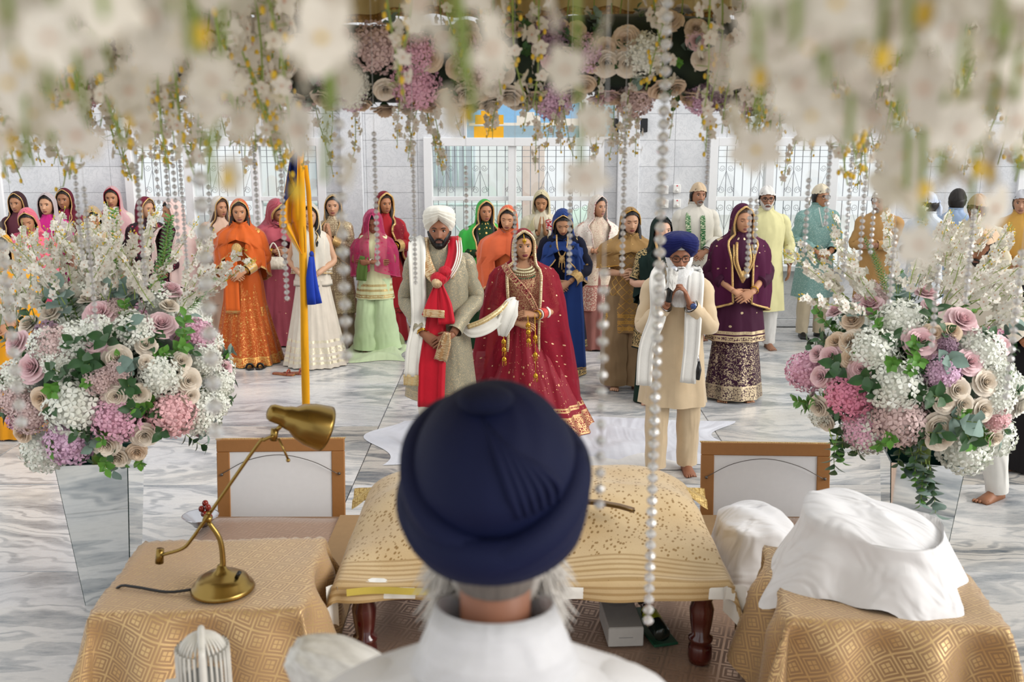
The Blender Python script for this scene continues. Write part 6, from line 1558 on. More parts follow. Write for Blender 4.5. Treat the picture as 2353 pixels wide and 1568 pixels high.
# ------------------------------------------------------------------ yellow flag
FY = 5.66
fl = empty('flag_pole', (at(704, 1060, FY).x, FY, 0)); tag(fl, 'saffron yellow flag wrapped round its pole with navy emblem and blue tassel', 'flag')
F0 = fl.location.copy(); fp = lambda px, py, Y=5.2: at(px, py, Y + FY - 5.2) - F0
YELC = fabric('saffron_cotton', 'e8a410', rough=.75); NAVYC = fabric('navy_emblem_cloth', '14255e', rough=.75); BLUEC = fabric('royal_blue_cotton', '1c3fb0', rough=.7)
m_ = MB(); tube(m_, cr([Vector((0, 0, 0)), fp(703, 930), fp(697, 620), fp(690, 305)], 8), [.023, .023, .022, .018], 14, ripple=lambda i, a: .05 * math.sin(i * .8 + 2 * a)); m_.build('wrapped_pole', YELC, fl)
m_ = MB(); tube(m_, [fp(690, 310), fp(689, 270), fp(688, 240)], [.02, .012, .004], 8); m_.build('pole_tip', YELC, fl)
def flagpt(u, v):
    x0 = 694 + 8 * v; L = [(668, 300), (662, 370), (640, 470), (637, 490), (690, 560)]
    py = 320 + 260 * v
    lx = np.interp(v, [0, .3, .62, .75, 1.0], [668, 655, 640, 648, 690]); lx = float(lx)
    px = x0 + (lx - x0) * u
    p = fp(px, py + 30 * u * (1 if v < .7 else .2), 5.2 + .02 * math.sin(9 * u + 5 * v) + .03 * math.sin(14 * u) * u)
    return p
m_ = MB(); grid(m_, flagpt, 16, 22, 0, (.4, .7)); m_.build('flag_cloth', YELC, fl)
m_ = MB(); grid(m_, lambda u, v: flagpt(.32 + .62 * u, .06 + .42 * v * (1 - .25 * (1 - u))) + Vector((0, -.012, 0)), 10, 14, 0, (.3, .3)); m_.build('navy_emblem', NAVYC, fl)
m_ = MB(); grid(m_, lambda u, v: flagpt(.42 + .4 * u, .34 - .16 * u + .05 * v) + Vector((0, -.017, 0)), 6, 3); m_.build('emblem_stripe', YELC, fl)
m_ = MB(); tube(m_, [fp(702, 380, 5.23), fp(709, 440, 5.25), fp(714, 520, 5.24), fp(718, 592, 5.23)], [.012, .014, .013, .012], 8, flat=.3); m_.build('hanging_end', YELC, fl)
m_ = MB(); ell(m_, fp(716, 585, 5.2), (.014, .012, .02)); tube(m_, cr([fp(714, 590, 5.18), fp(712, 640, 5.18), fp(716, 700, 5.18)], 3), [.01, .022, .026], 10, flat=.5); tube(m_, cr([fp(718, 590, 5.2), fp(722, 650, 5.2), fp(731, 698, 5.2)], 3), [.01, .02, .024], 10, flat=.5)
m_.build('blue_tassel', BLUEC, fl)

# ------------------------------------------------------------------ framed pictures seen from the back
WOODF = plain('light_oak_frame', 'a9743f', .5, bump=.2, bscale=60); BACKW = plain('white_backing_board', 'f2f2f4', .6, var=.02); WIRE = plain('steel_wire', '6f6a66', .4, .8)
def bframe(px0, px1, pyt, pyb, Y, lean, rz, label):
    a, b = at(px0, pyb, Y), at(px1, pyb, Y); w_ = b.x - a.x; h_ = (at(px0, pyt, Y + .11).z - .004) / math.cos(lean)
    rt = empty('framed_picture', ((a.x + b.x) / 2, Y, .004)); rt.rotation_euler = (lean, 0, rz); tag(rt, label, 'picture frame', 'picture frames on the platform')
    bd = .075
    for nm, lo, hi in (('frame_rail', (-w_ / 2, 0, 0), (w_ / 2, .03, bd)), ('frame_rail', (-w_ / 2, 0, h_ - bd), (w_ / 2, .03, h_)), ('frame_stile', (-w_ / 2, 0, bd), (-w_ / 2 + bd, .03, h_ - bd)), ('frame_stile', (w_ / 2 - bd, 0, bd), (w_ / 2, .03, h_ - bd))):
        m_ = MB(); bevbox(m_, lo, hi, .004); m_.build(nm, WOODF, rt, False)
    m_ = MB(); bevbox(m_, (-w_ / 2 + bd - .004, .006, .012), (w_ / 2 - bd + .004, .026, h_ - bd + .004), .002); m_.build('backing_board', BACKW, rt, False)
    m_ = MB(); bevbox(m_, (-w_ / 2 - .006, .004, h_ - .004), (w_ / 2 + .006, .034, h_ + .004), .002); m_.build('gilt_edge', GOLDT, rt, False)
    m_ = MB(); tube(m_, cr([(-w_ / 2 + .03, -.008, h_ - .2), (-w_ / 4, -.014, h_ - .12), (0, -.016, h_ - .09), (w_ / 4, -.014, h_ - .13), (w_ / 2 - .03, -.008, h_ - .21)], 5), .0022, 5)
    for sg in (-1, 1): ell(m_, (sg * (w_ / 2 - .03), -.006, h_ - .205), (.009, .008, .009), 8, 6)
    m_.build('hanging_wire', WIRE, rt)
bframe(497, 790, 1009, 1183, 5.42, -.16, .03, 'oak picture frame seen from the back beside the brass lamp')
bframe(1613, 1908, 1018, 1183, 5.42, -.16, -.04, 'oak picture frame seen from the back behind the white cloth mound')

# ------------------------------------------------------------------ scripture stand with its gold spread
MX0, MX1, MY0, MY1, MZ = -.70, .87, 3.66, 4.62, .66
st = empty('scripture_stand', ((MX0 + MX1) / 2, (MY0 + MY1) / 2, PZ)); tag(st, 'low scripture stand with turned dark red legs under the gold spread', 'stand')
MAHO = plain('lacquered_mahogany', '4a0f0c', .18, coat=.6, vscale=8, var=.25); mx, my = (MX1 - MX0) / 2, (MY1 - MY0) / 2; mh = MZ - PZ
for sx in (-1, 1):
    for sy in (-1, 1):
        m_ = MB(); lathe(m_, [(.03, 0), (.045, .004), (.05, .03), (.048, .075), (.04, .09), (.05, .1), (.05, .115), (.036, .125), (.046, .19), (.05, .24), (.04, .275), (.046, .285), (.046, .3), (.038, .31), (.04, mh - .01)], 20, (sx * (mx - .1), sy * (my - .06), 0)); m_.build('leg', MAHO, st)
m_ = MB()
for sy in (-1, 1): bevbox(m_, (-mx + .06, sy * (my - .06) - .02, mh - .08), (mx - .06, sy * (my - .06) + .02, mh - .012))
m_.build('rail', MAHO, st, False)
m_ = MB(); bevbox(m_, (-mx + .02, -my + .02, mh - .012), (mx - .02, my - .02, mh + .012), .004); m_.build('top_board', MAHO, st, False)
def drape(A, B, top, over, seed, nu=56, nv=56, flare=.25, rot=0.0, lim=9, wob=.03, topf=None, hang=1.0):
    """cloth laid over a rectangle of half sizes A x B, hanging `over` beyond it"""
    rr = random.Random(seed); ph = [rr.random() * 6 for _ in range(6)]; mb = MB()
    ca, sa = math.cos(rot), math.sin(rot)
    oa, ob = over if hasattr(over, '__len__') else (over, over)
    def f(u, v):
        a0, b0 = (2 * u - 1) * (A + oa), (2 * v - 1) * (B + ob)
        a, b = a0 * ca - b0 * sa, a0 * sa + b0 * ca
        da, db = max(0, abs(a) - A), max(0, abs(b) - B); L = math.hypot(da, db)
        x = max(-A, min(A, a)); y = max(-B, min(B, b))
        if L > 0:
            dx, dy = math.copysign(da / L, a), math.copysign(db / L, b)
            cor = min(1, 2 * min(da, db) / (L + 1e-6))
            ed = (x * 11 if db > da else y * 11)
            out = flare * L * (.35 + .25 * math.sin(ed + ph[0])) + wob * min(1, L / .1) * math.sin(ed * 1.7 + ph[1]) + .012
            out += cor * L * .28
            x += dx * out; y += dy * out
            z = top - min(L * hang, lim) * (1 - .05 * math.sin(ed + ph[2])) - (0.0 if L > .02 else 0)
        else:
            z = top + (topf(a, b) if topf else .003 * math.sin(a * 17 + ph[3]) * math.sin(b * 13 + ph[4]))
        return (x, y, z)
    grid(mb, f, nu, nv, 0, (2 * (A + oa), 2 * (B + ob)))
    return mb
ws = drape(mx, my, mh + .018, (.02, .05), 4, hang=1.2, wob=.006)
o = ws.build('white_undersheet', WHITEC); o.location = st.location; tag(o, 'white cotton sheet edge under the gold spread', 'sheet')
for sg, wv in ((-1, .05), (1, .1)):
    m_ = MB(); grid(m_, lambda u, v: (sg * (mx + .012) + wv * (u - .5) * .9, -my - .022 + .02 * math.sin(3 * u), mh + .01 - .17 * v * (1 if sg < 0 else .6 + .6 * u)), 6, 8, 0, (.1, .17)); q = m_.build('sheet_corner', WHITEC, o)
LEAFC = gold_leafcloth('gold_leaf_spread'); LEAFEDGE = fabric('gold_edge_weave', 'b39153', pcol='dcbf7e', bands=[(.0, 9)], rough=.5, pmetal=.5)
def mound(a, b):
    ex = max(0, 1 - abs(a / mx) ** 3.2); ey = max(0, 1 - abs((b - .1) / (my + .06)) ** 2.6)
    return .012 + .20 * (ex ** .6) * (max(0, min(1, (b + my) / .62)) ** .8) * (ey ** .5) + .012 * math.sin(a * 9 + b * 5) * ex + .008 * math.sin(a * 5 - b * 17)
sp = drape(mx, my, mh + .02, (.16, .07), 9, 90, 70, .45, .0, 9, .012, mound)
o = sp.build('gold_spread', LEAFC); o.location = st.location; tag(o, 'ivory gold leaf-patterned cloth spread over the covered scripture', 'cloth')
m_ = MB(); grid(m_, lambda u, v: (-mx + .05 + .55 * u, -my - .045 + .01 * math.sin(9 * u), mh + .012 - .03 * v + .01 * math.sin(3 * u)), 24, 2, 0, (.5, .03)); m_.build('satin_edge', plain('yellow_gold_satin', 'd6c25c', .3), o)
# corners of the spread that stand out at the back
for sg in (-1, 1):
    m_ = MB(); grid(m_, lambda u, v: (sg * (mx - .10 + .17 * u), my - .12 + .10 * v, mh + .10 - .10 * u + .05 * v * u + .01 * math.sin(9 * v + 5 * u)), 8, 8, 0, (.2, .2)); m_.build('spread_corner', LEAFEDGE, o)
# gold cloths gathered at the right of the stand
for k, (dx, L, w_) in enumerate(((.02, .30, .24), (.06, .27, .27), (.11, .24, .30))):
    def gth(u, v):
        a = math.pi * v
        x = mx + .03 + dx + (.05 + .09 * math.sin(a)) * (.4 + .6 * u) + .10 * u
        return (x + .02 * math.sin(5 * u + k), -my + .02 + w_ * u - .04 * math.sin(a), mh - .03 - L * v + .01 * math.sin(u * 7 + k) - .02 * u)
    m_ = MB(); grid(m_, gth, 14, 14, 0, (.4, .5)); m_.build('hanging_fold', LEAFEDGE if k < 2 else LEAFC, o)
# sheath on the spread
kz = empty('ceremonial_sheath', at(1385, 1262, 3.98)); kz.location = (at(1372, 1262, 3.98).x, 3.98, MZ + .215); kz.rotation_euler = (-.25, 0.08, -.12); tag(kz, 'short curved brown sheath with brass rim lying on the gold spread', 'sheath')
prof = [(-.15, .012), (-.1, .02), (0, .026), (.09, .026), (.14, .018), (.155, .004)]
m_ = MB(); loft(m_, [[(x, .03 * (x / .15) ** 2 * 0 + w_ * math.cos(a), .012 * math.sin(a) + .015 * (1 - (x / .15) ** 2)) for a in [2 * math.pi * j / 12 for j in range(12)]] for x, w_ in prof], True, (True, True)); m_.build('sheath_body', plain('brown_leather', '6f5638', .4), kz)
m_ = MB(); tube(m_, [(x, w_, .015 * (1 - (x / .15) ** 2)) for x, w_ in prof] + [(x, -w_, .015 * (1 - (x / .15) ** 2)) for x, w_ in prof[::-1]], .004, 6, closed_path=True); m_.build('brass_rim', plain('dark_brass', '5a4420', .3, .9), kz)

# box and bottle under the stand
bx = on(1438, 1488, PZ); rt = empty('white_box', (bx.x, bx.y, PZ + .002), .06); tag(rt, 'white cardboard box lying on the platform under the stand', 'box')
m_ = MB(); bevbox(m_, (-.075, 0, 0), (.075, .26, .085), .003); m_.build('box_body', plain('white_card', 'c9c7c3', .6), rt, False)
m_ = MB(); bevbox(m_, (-.073, .002, .085), (.073, .258, .089), .002); m_.build('box_lid', plain('white_card_lid', 'bdb9b2', .6), rt, False)
m_ = MB(); box(m_, (-.04, .2, .0892), (.04, .203, .0896)); box(m_, (-.03, .19, .0892), (.03, .192, .0896)); box(m_, (-.03, -.0006, .04), (.03, 0, .043)); m_.build('printed_line', plain('grey_print', '8d8d8f', .6), rt, False)
bt = on(1512, 1492, PZ); rt = empty('bottle', (bt.x + .02, bt.y, PZ + .062)); rt.rotation_euler = (-1.45, 0, .25); tag(rt, 'dark bottle with yellow-green label lying beside the white box', 'bottle')
m_ = MB(); lathe(m_, [(.03, 0), (.036, .01), (.036, .16), (.016, .21), (.014, .25)], 18); m_.build('bottle_body', plain('dark_green_glass', '141f1c', .12), rt)
m_ = MB(); lathe(m_, [(.0366, .08), (.0368, .15), (.028, .185)], 18, caps=(False, False)); m_.build('bottle_label', plain('lime_label', 'a6ad1e', .5), rt)
m_ = MB(); lathe(m_, [(.016, .245), (.016, .28), (.0, .282)], 14); m_.build('bottle_cap', BLACKP, rt)
gf = on(1520, 1480, PZ); m_ = MB(); bevbox(m_, (-.05, -.04, 0), (.06, .3, .012), .003); o = m_.build('green_book', [plain('green_cover', '0d4a33', .5)], None, False); o.location = (gf.x + .0, gf.y, PZ + .008); o.rotation_euler = (0, 0, .25); tag(o, 'thin green folder lying under the bottle', 'folder')

# ------------------------------------------------------------------ left table, its cloth and the brass lamp
TZ = .75
BROC = gold_brocade('gold_diamond_brocade', 'a5825c', 'd0b07c', 14.0); BROE = fabric('brocade_selvedge', 'a97c48', pcol='d9b26a', bands=[(0, 9)], rough=.5, pmetal=.5); DARKW = plain('dark_walnut', '1d120e', .3)
def side_table(x, y, A, B, rz, label):
    rt = empty('side_table', (x, y, PZ), rz); tag(rt, label, 'table', 'side tables'); h_ = TZ - PZ - .012
    for sx in (-1, 1):
        for sy in (-1, 1):
            m_ = MB(); lathe(m_, [(.02, 0), (.026, .03), (.02, .1), (.03, .25), (.03, h_ - .03)], 12, (sx * (A - .06), sy * (B - .06), 0)); m_.build('leg', DARKW, rt)
    m_ = MB(); bevbox(m_, (-A, -B, h_ - .03), (A, B, h_), .006); m_.build('table_top', DARKW, rt, False)
    return rt
side_table(-1.15, 3.60, .36, .31, .06, 'small dark side table under gold brocade holding the brass lamp')
cl = drape(.37, .32, TZ - PZ, .36, 5, 64, 64, .5, .42, 9, .035); o = cl.build('table_cloth', BROC); o.location = (-1.15, 3.60, PZ + .002); o.rotation_euler = (0, 0, .06); tag(o, 'gold brocade diamond-pattern cloth draped under the brass lamp', 'tablecloth')
side_table(1.38, 3.50, .36, .30, -.1, 'small dark side table under gold brocade holding the white cloth mound')
cl = drape(.37, .31, TZ - PZ, (.40, .36), 8, 64, 64, .5, -.25, 9, .045); o = cl.build('table_cloth', BROC); o.location = (1.38, 3.50, PZ + .002); o.rotation_euler = (0, 0, -.1); tag(o, 'gold brocade diamond-pattern cloth draped under the white mound', 'tablecloth')

t_ = NT('antique_brass'); t_.set(col=t_.mix(t_.noise(t_.coord('Object'), 5, 3), lin('7a6233'), lin('a58a4e')), metal=1.0, rough=.27, aniso=.4); BRASS = t_.mat
LY = 3.44; lb = at(513, 1366, LY); lp = empty('desk_lamp', (lb.x, LY, TZ + .006)); tag(lp, 'antique brass desk lamp with bell shade on the left table', 'lamp')
L0 = lp.location.copy(); lq = lambda px, py, Y=LY: at(px, py, Y) - L0
m_ = MB(); lathe(m_, [(.112, 0), (.118, .008), (.112, .02), (.1, .028), (.094, .045), (.07, .06), (.04, .068), (.022, .082), (.014, .1)], 32); m_.build('lamp_base', BRASS, lp)
m_ = MB(); tube(m_, cr([Vector((0, 0, .09)), lq(512, 1290), lq(505, 1240), lq(478, 1198)], 5), [.014, .011, .010, .009], 12); m_.build('stem', BRASS, lp)
for dy in (-.011, .011):
    m_ = MB(); tube(m_, cr([lq(372, 1276, LY + dy), lq(418, 1262, LY + dy), lq(440, 1240, LY + dy), lq(478, 1186, LY + dy), lq(590, 1025, LY + dy), lq(606, 1012, LY + dy), lq(628, 1002, LY + dy)], 4), .0065, 8); m_.build('arm_rod', BRASS, lp)
m_ = MB(); tube(m_, [lq(368, 1262, LY), lq(366, 1294, LY)], [.014, .016], 12); m_.build('counterweight', BRASS, lp)
m_ = MB(); tube(m_, [lq(468, 1190, LY), lq(486, 1196, LY)], .014, 10); tube(m_, [lq(478, 1180, LY - .03), lq(478, 1180, LY + .03)], .008, 8); m_.build('pivot', BRASS, lp)
m_ = MB(); tube(m_, [lq(628, 1012, LY), lq(632, 986, LY)], .014, 10); tube(m_, [lq(632, 992, LY), lq(650, 975, LY)], .008, 8); m_.build('shade_joint', BRASS, lp)
m_ = MB(); tube(m_, [lq(640, 1008, LY), lq(662, 1056, LY)], .0045, 8); ell(m_, lq(662, 1058, LY), (.008, .008, .008)); m_.build('aiming_handle', BRASS, lp)
sa_, sb_ = lq(622, 948, LY - .02), lq(748, 986, LY + .06); dr = (sb_ - sa_).normalized(); LL = (sb_ - sa_).length
m_ = MB(); lathe(m_, [(.012, -.012), (.026, -.006), (.032, .006), (.034, .04), (.04, .06), (.042, .062), (.046, .085), (.064, .11), (.078, .15), (.084, .2), (.085, LL), (.082, LL), (.08, .2), (.06, .12), (.03, .08)], 36, caps=(True, False)); m_.move(Matrix.Translation(sa_) @ dr.to_track_quat('Z', 'Y').to_matrix().to_4x4()); m_.build('shade', BRASS, lp)
m_ = MB(); tube(m_, cr([Vector((-.1, -.02, .012)), Vector((-.2, -.03, .006)), Vector((-.33, 0, .012)), Vector((-.40, .02, .0)), Vector((-.47, .05, -.10))], 4), .0055, 8); m_.build('cord', BLACKP, lp)
m_ = MB(); tube(m_, [(.06, -.02, .06), (.075, -.03, .085)], .008, 8); m_.build('switch', BLACKP, lp)

# small silver bowl with a red ornament behind the lamp table
c = on(462, 1208, PZ); rt = empty('silver_bowl', (c.x, c.y, PZ)); tag(rt, 'silver bowl with red flower ornament at the platform edge', 'bowl')
m_ = MB(); lathe(m_, [(.04, 0), (.045, .01), (.09, .05), (.1, .06), (.094, .058), (.04, .015)], 20); m_.build('bowl', SILV, rt)
m_ = MB()
for i in range(7): ell(m_, (.03 + .02 * math.cos(i * 2.4), .02 * math.sin(i * 2.4), .05 + .012 * i), (.018, .018, .018), 8, 6)
m_.build('red_ornament', plain('dark_red_glass', '8e2414', .2), rt)

# white cloth over a mound on the right table
t_ = NT('white_poplin'); t_.set(col=t_.mix(t_.noise(t_.coord('Object'), 6, 2), lin('e0dfe0'), lin('ebeaeb')), rough=.75, sheen=.2)
t_.bump(t_.noise(t_.coord('Object', (4, 10, 5), (0, 0, .7)), 1.0, 2, .5, .8), .9, .05); MW = t_.mat
def moundcloth(cx, cy, cz, rx, ry, hz, label, seed, mat, rz=0.0, tail=True):
    rr = random.Random(seed); ph = [rr.random() * 6 for _ in range(6)]; mb = MB(); N, Mr = 96, 34; rings = []
    for i in range(Mr + 1):
        t = i / Mr; ring = []
        for j in range(N):
            a = 2 * math.pi * j / N; ca, sa = math.cos(a), math.sin(a)
            sq = (abs(ca) ** 3.0 + abs(sa) ** 3.0) ** (-1 / 3.0)
            if t < .45:
                q = t / .45; r_ = q * .92; z = hz * (1 - .18 * q ** 3) + .007 * math.sin(ca * q * 7 + sa * q * 5 + ph[0]) - .05 * q * ca * (1 if tail else 0)
            else:
                q = (t - .45) / .55; r_ = .92 + .30 * q ** 1.3; z = hz * .82 * (1 - q)
            fold = (.05 * math.sin(3 * a + ph[1] + q) + .045 * math.sin(7 * a + ph[2] + 2.5 * q) + .016 * math.sin(13 * a + ph[3] - 2 * q)) * (max(0, (t - .36) / .64)) ** 1.1 + .02 * math.sin(4 * a + 9 * t + ph[5]) * max(0, t - .3)
            if t > .45:
                z += .012 * math.sin(7 * a + ph[4]) * q
                if tail:
                    cn_ = max(0, math.cos(2 * (a - .75))) ** 4 + .8 * max(0, -math.cos(2 * (a - .75))) ** 6
                    fold += .26 * cn_ * q * q; z -= .10 * cn_ * q ** 3
            ring.append((rx * sq * (r_ + fold) * ca, ry * sq * (r_ + fold) * sa, z if tail else max(.0, z)))
        rings.append(ring)
    loft(mb, rings, True, (True, False), 0, [2 * j / N for j in range(N + 1)], [i / Mr for i in range(Mr + 1)])
    o = mb.build('cloth_mound', mat); o.location = (cx, cy, cz); o.rotation_euler = (0, 0, rz)
    return tag(o, label, 'cloth')
moundcloth(1.37, 3.56, TZ + .012, .275, .235, .27, 'large mound draped in white cotton cloth on the right table', 3, MW, -.5)
moundcloth(1.17, 4.5, PZ + .004, .18, .2, .36, 'smaller mound under white cloth on the platform behind the right table', 6, MW, .1, False)

# tower fan, red cushion, fly whisk
fx = at(462, 1455, 2.35); fn = empty('tower_fan', (fx.x, 2.35, PZ), .3); tag(fn, 'white tower fan with curved ribs beside the lamp table', 'fan')
FW = plain('white_abs', 'dcdad3', .35, var=.02); fh = fx.z - PZ
m_ = MB(); lathe(m_, [(.12, 0), (.12, .02), (.05, .035), (.03, .05)], 24); m_.build('fan_base', FW, fn)
m_ = MB(); rings = [[(.045 * math.cos(a), .045 * math.sin(a), z) for a in [2 * math.pi * j / 16 for j in range(16)]] for z in (.05, fh - .12)]; loft(m_, rings, True, (True, True)); m_.build('fan_core', plain('fan_core_grey', '8a8a86', .6), fn)  # plain grey column inside the ribs
def rib(a):
    ca, sa = math.cos(a), math.sin(a); R_ = .066
    return [(R_ * ca, R_ * sa, .05), (R_ * ca, R_ * sa, fh - .10), (R_ * .93 * ca, R_ * .93 * sa, fh - .06), (R_ * .72 * ca, R_ * .72 * sa, fh - .025), (R_ * .35 * ca, R_ * .35 * sa, fh - .006), (0, 0, fh)]
for j in range(30):
    m_ = MB(); tube(m_, cr(rib(2 * math.pi * j / 30), 3), .0036, 5); m_.build('rib', FW, fn)
m_ = MB(); tube(m_, cr([(.0, -.072, .05), (0, -.072, fh - .1), (0, -.052, fh - .02), (0, 0, fh + .004), (0, .052, fh - .02), (0, .072, fh - .1)], 4), .009, 8); m_.build('spine', FW, fn)
m_ = MB(); bevbox(m_, (-.1, -.03, fh - .3), (-.06, .03, fh - .13), .006); m_.build('fan_handle', FW, fn, False)
rc = on(640, 1545, PZ); m_ = MB(); rings = []
for i in range(13):
    t = i / 12; zz = .09 * (1 - math.cos(math.pi * t)) / 2; q = .8 + .2 * math.sin(math.pi * t) if 0 < i < 12 else .8
    rings.append([(.16 * q * (abs(math.cos(a)) ** .35) * (1 if math.cos(a) > 0 else -1), .22 * q * (abs(math.sin(a)) ** .35) * (1 if math.sin(a) > 0 else -1), zz) for a in [2 * math.pi * j / 40 + .01 for j in range(40)]])
loft(m_, rings, True, (True, True)); rt = empty('red_cushion', (rc.x + .06, rc.y - .2, PZ + .008), -.3); tag(rt, 'red velvet cushion with gold edging on the platform', 'cushion')
m_.build('cushion_body', fabric('red_velvet', '8e0a1a', pcol='d9a840', dots=(26, .14), rough=.7), rt)
m_ = MB(); tube(m_, [(p[0] * 1.01, p[1] * 1.01, .045) for p in rings[6]], .009, 6, closed_path=True); m_.build('gold_piping', GOLDT, rt)
wk = at(925, 1512, 1.75); rt = empty('fly_whisk', (wk.x, 1.75, wk.z - .12)); rt.rotation_euler = (0, -.9, .25); tag(rt, 'white hair fly whisk with gold handle beside the man in navy turban seen from behind', 'whisk')
m_ = MB(); rr = random.Random(4)
rings = []
for i in range(14):
    t = i / 13; r_ = .075 * math.sin(math.pi * min(1, .12 + .8 * t)) ** .7
    rings.append([((r_ + .006 * math.sin(9 * a + 4 * t)) * math.cos(a), (r_ + .006 * math.sin(7 * a)) * math.sin(a), .02 + .24 * t) for a in [2 * math.pi * j / 28 for j in range(28)]])
loft(m_, rings, True, (True, True)); m_.build('whisk_hair', hairmat('e6e2dc'), rt)
m_ = MB(); tube(m_, [(0, 0, -.16), (0, 0, -.02), (0, 0, .04)], [.01, .013, .022], 10); ell(m_, (0, 0, -.165), (.014, .014, .014)); m_.build('handle', GOLDM, rt)
rs = empty('whisk_rest', (wk.x, 1.78, PZ)); tag(rs, 'slim brass stand holding the white fly whisk', 'stand')
m_ = MB(); lathe(m_, [(.09, 0), (.09, .012), (.012, .03), (.012, wk.z - PZ - .2), (.03, wk.z - PZ - .17), (.0, wk.z - PZ - .165)], 16); m_.build('post', BRASS, rs)

# ------------------------------------------------------------------ the granthi with the navy turban, from behind
GX = at(1137, 1110, 1.36)
K = person('man seen from behind in navy turban, white shirt and white beard, close to camera', 1137, 1.36, 1.60, 180, 'm', '9a6a52', look=(6, 0, 0), eyes='down', bald=True, z0=PZ, group='men in turbans', brow='8d857c', arms={q: dict(E=(.345, -.02, 1.10), W=(.085, -.2, 1.0), D=(-.86, -.18, -.45), N=(.1, .9, -.4), curl=.35, dy=-.02) for q in (-1, 1)}, hs=1.0, lift=.10)
K.root.location.x = GX.x
K.TT = [(z, w_ * (1.26 if z < 1.43 else (1.14 if z < 1.45 else 1.0)), f_, b_) for z, w_, f_, b_ in K.TT]
pants(K, WHITEC); garment(K, fabric('white_shirt', 'e4e4e8', rough=.7, wrinkle=.5), .55, .1, 'long', (.095, .09, .06), .04, 'shirt', .01, 7)
beard(K, 'b9b2aa', .2, off0=.02)
m_ = MB()
for sg in (-1, 1):
    for k in range(130):
        rr = random.Random(k * 2 + sg); a = K.HM @ Vector((sg * rr.uniform(.055, .075), rr.uniform(-.085, -.02), rr.uniform(-.13, -.05))); d = Vector((sg * rr.uniform(.15, .75), rr.uniform(-.5, .2), rr.uniform(-1, -.25))).normalized()
        tube(m_, [a, a + d * .035, a + d * .065 + Vector((0, 0, -.02))], [.003, .0024, .0006], 4)
m_.build('beard_wisps', hairmat('d8d2ca'), K.root)['kind'] = 'stuff'
m_ = MB()
def nape(x, y, z, ph): return .004 if abs(ph) > 105 and -.115 < z < -.01 else None
shell(m_, K.HM, nape, 0, K.hs)
nk_ = K.HM @ Vector((0, .018, -.055)); tube(m_, [nk_ + Vector((0, .004, .01)), nk_ + Vector((0, .005, -.012)), nk_ + Vector((0, .004, -.028))], [.061, .06, .0565], 18, caps=False); m_.build('nape_hair', hairmat('6f665f'), K.root)
# collar
m_ = MB(); rings = []; ks = K.s
for (zz, rx_, ry_) in ((1.475, .08, .074), (1.525, .08, .072), (1.56, .082, .074), (1.563, .087, .079), (1.535, .096, .087), (1.49, .113, .10), (1.46, .125, .106)):
    rings.append([(rx_ * math.sin(a), -ry_ * math.cos(a) + .018, zz * ks + .006 * math.cos(a) * -1 - (.02 * max(0, math.cos(a)) ** 2)) for a in [2 * math.pi * j / 40 for j in range(40)]])
loft(m_, rings, True); m_.build('collar', MATS['white_shirt'], K.root)
# turban: a big smooth dome, a broad band folded round the back, pleats and a top knot
NAVYT = fabric('navy_turban_cotton', '050f36', rough=.7, sheen=.03, wrinkle=.25)
TC = K.HM @ Vector((0, .016, .075)); m_ = MB(); rings = []; N = 72; Mr = 40
TW_, TD_, TH_ = .122, .142, .140
for i in range(Mr + 1):
    th = math.pi * (.015 + .80 * i / Mr); ring = []
    for j in range(N):
        a = 2 * math.pi * j / N; sa, ca = math.sin(a), math.cos(a)   # ca=-1: back of the head
        r_ = math.sin(th) * (1 if th < 1.57 else 1 - .18 * (th - 1.57)); z = math.cos(th)
        bk = max(0, -ca); pleat = .014 * bk * (1 if .25 < th < 1.3 else 0) * math.sin(22 * (sa * .8 + z * .45) + 1) * max(0, min(1, (sa * -1 + .25)))
        q = 1 + pleat + .012 * math.sin(3 * a + 2 * z)
        ring.append(TC + Vector((TW_ * r_ * sa * q, -(TD_ if ca < 0 else TD_ * .86) * r_ * ca * q, TH_ * z * (1.0 if z > 0 else .82))))
    rings.append(ring)
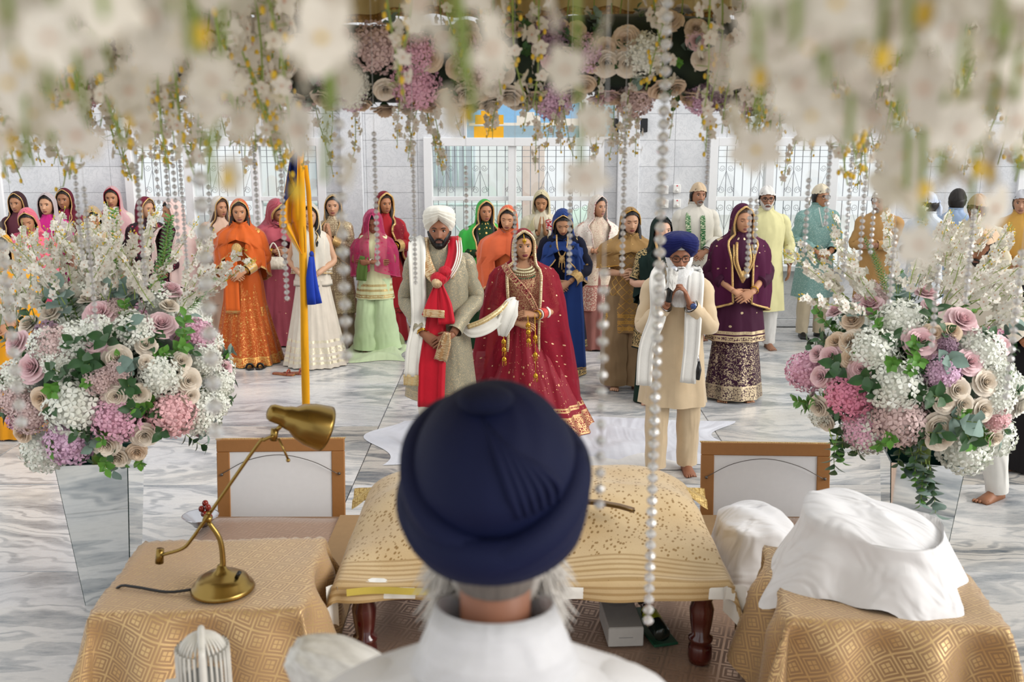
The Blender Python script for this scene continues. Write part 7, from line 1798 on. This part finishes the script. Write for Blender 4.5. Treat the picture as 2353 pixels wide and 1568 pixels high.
loft(m_, rings, True, (True, False), 0, [.9 * j / N for j in range(N + 1)], [.35 * i / Mr for i in range(Mr + 1)]); tb = m_.build('turban', NAVYT, K.root)
for (tilt, roll, rz_, rad, fat, dz, nm) in ((-.50, .30, 0, .97, .030, -.02, 'turban_wrap'), (-.62, -.22, 0, .965, .026, .0, 'turban_wrap'), (-.25, .05, 0, .93, .028, -.05, 'turban_wrap')):
    m_ = MB(); pts = []; M3 = Euler((tilt, roll, 0)).to_matrix()
    for j in range(60):
        a = 2 * math.pi * j / 60; v = M3 @ Vector((math.sin(a), -math.cos(a), 0))
        k_ = 1 / math.sqrt((v.x / TW_) ** 2 + (v.y / (TD_ if v.y > 0 else TD_ * .86)) ** 2 + (v.z / TH_) ** 2)
        pts.append(TC + v * k_ * .945 * rad + Vector((0, 0, dz)))
    tube(m_, pts, fat, 12, closed_path=True, up=(0, 0, 1), flat=1.35, ripple=lambda i, a: .05 * math.sin(6 * a + i * .12)); m_.build(nm, NAVYT, tb)
m_ = MB(); kn = TC + Vector((.012, .05, .128)); ell(m_, kn, (.04, .045, .02), 20, 12, 0); m_.build('turban_knot', NAVYT, tb)
def onturb(x, z, k_=1.0):
    y = math.sqrt(max(0, 1 - x * x - z * z)); return TC + Vector((-x * TW_, y * TD_, z * (TH_ if z > 0 else TH_ * .82))) * k_
for k in range(6):
    m_ = MB(); tube(m_, cr([onturb(-.12 + .06 * k, .80 - .05 * k), onturb(.06 + .09 * k, .5 - .03 * k), onturb(.2 + .1 * k, .16), onturb(.30 + .085 * k, -.12 + .02 * k)], 4), [.002, .007, .008, .003], 8, flat=.8); m_.build('turban_pleat', NAVYT, tb)

mc = empty('microphone', at(2352, 674, 6.35)); tag(mc, 'black microphone held at the right edge of the view', 'microphone')
m_ = MB(); tube(m_, [(-.05, 0, .01), (.02, 0, 0), (.16, 0, -.03)], [.02, .022, .018], 12); m_.build('mic_body', BLACKP, mc)
m_ = MB(); ell(m_, (-.07, 0, .013), (.03, .026, .026), 12, 9); m_.build('mic_head', plain('black_mesh', '18181a', .5, .5), mc)
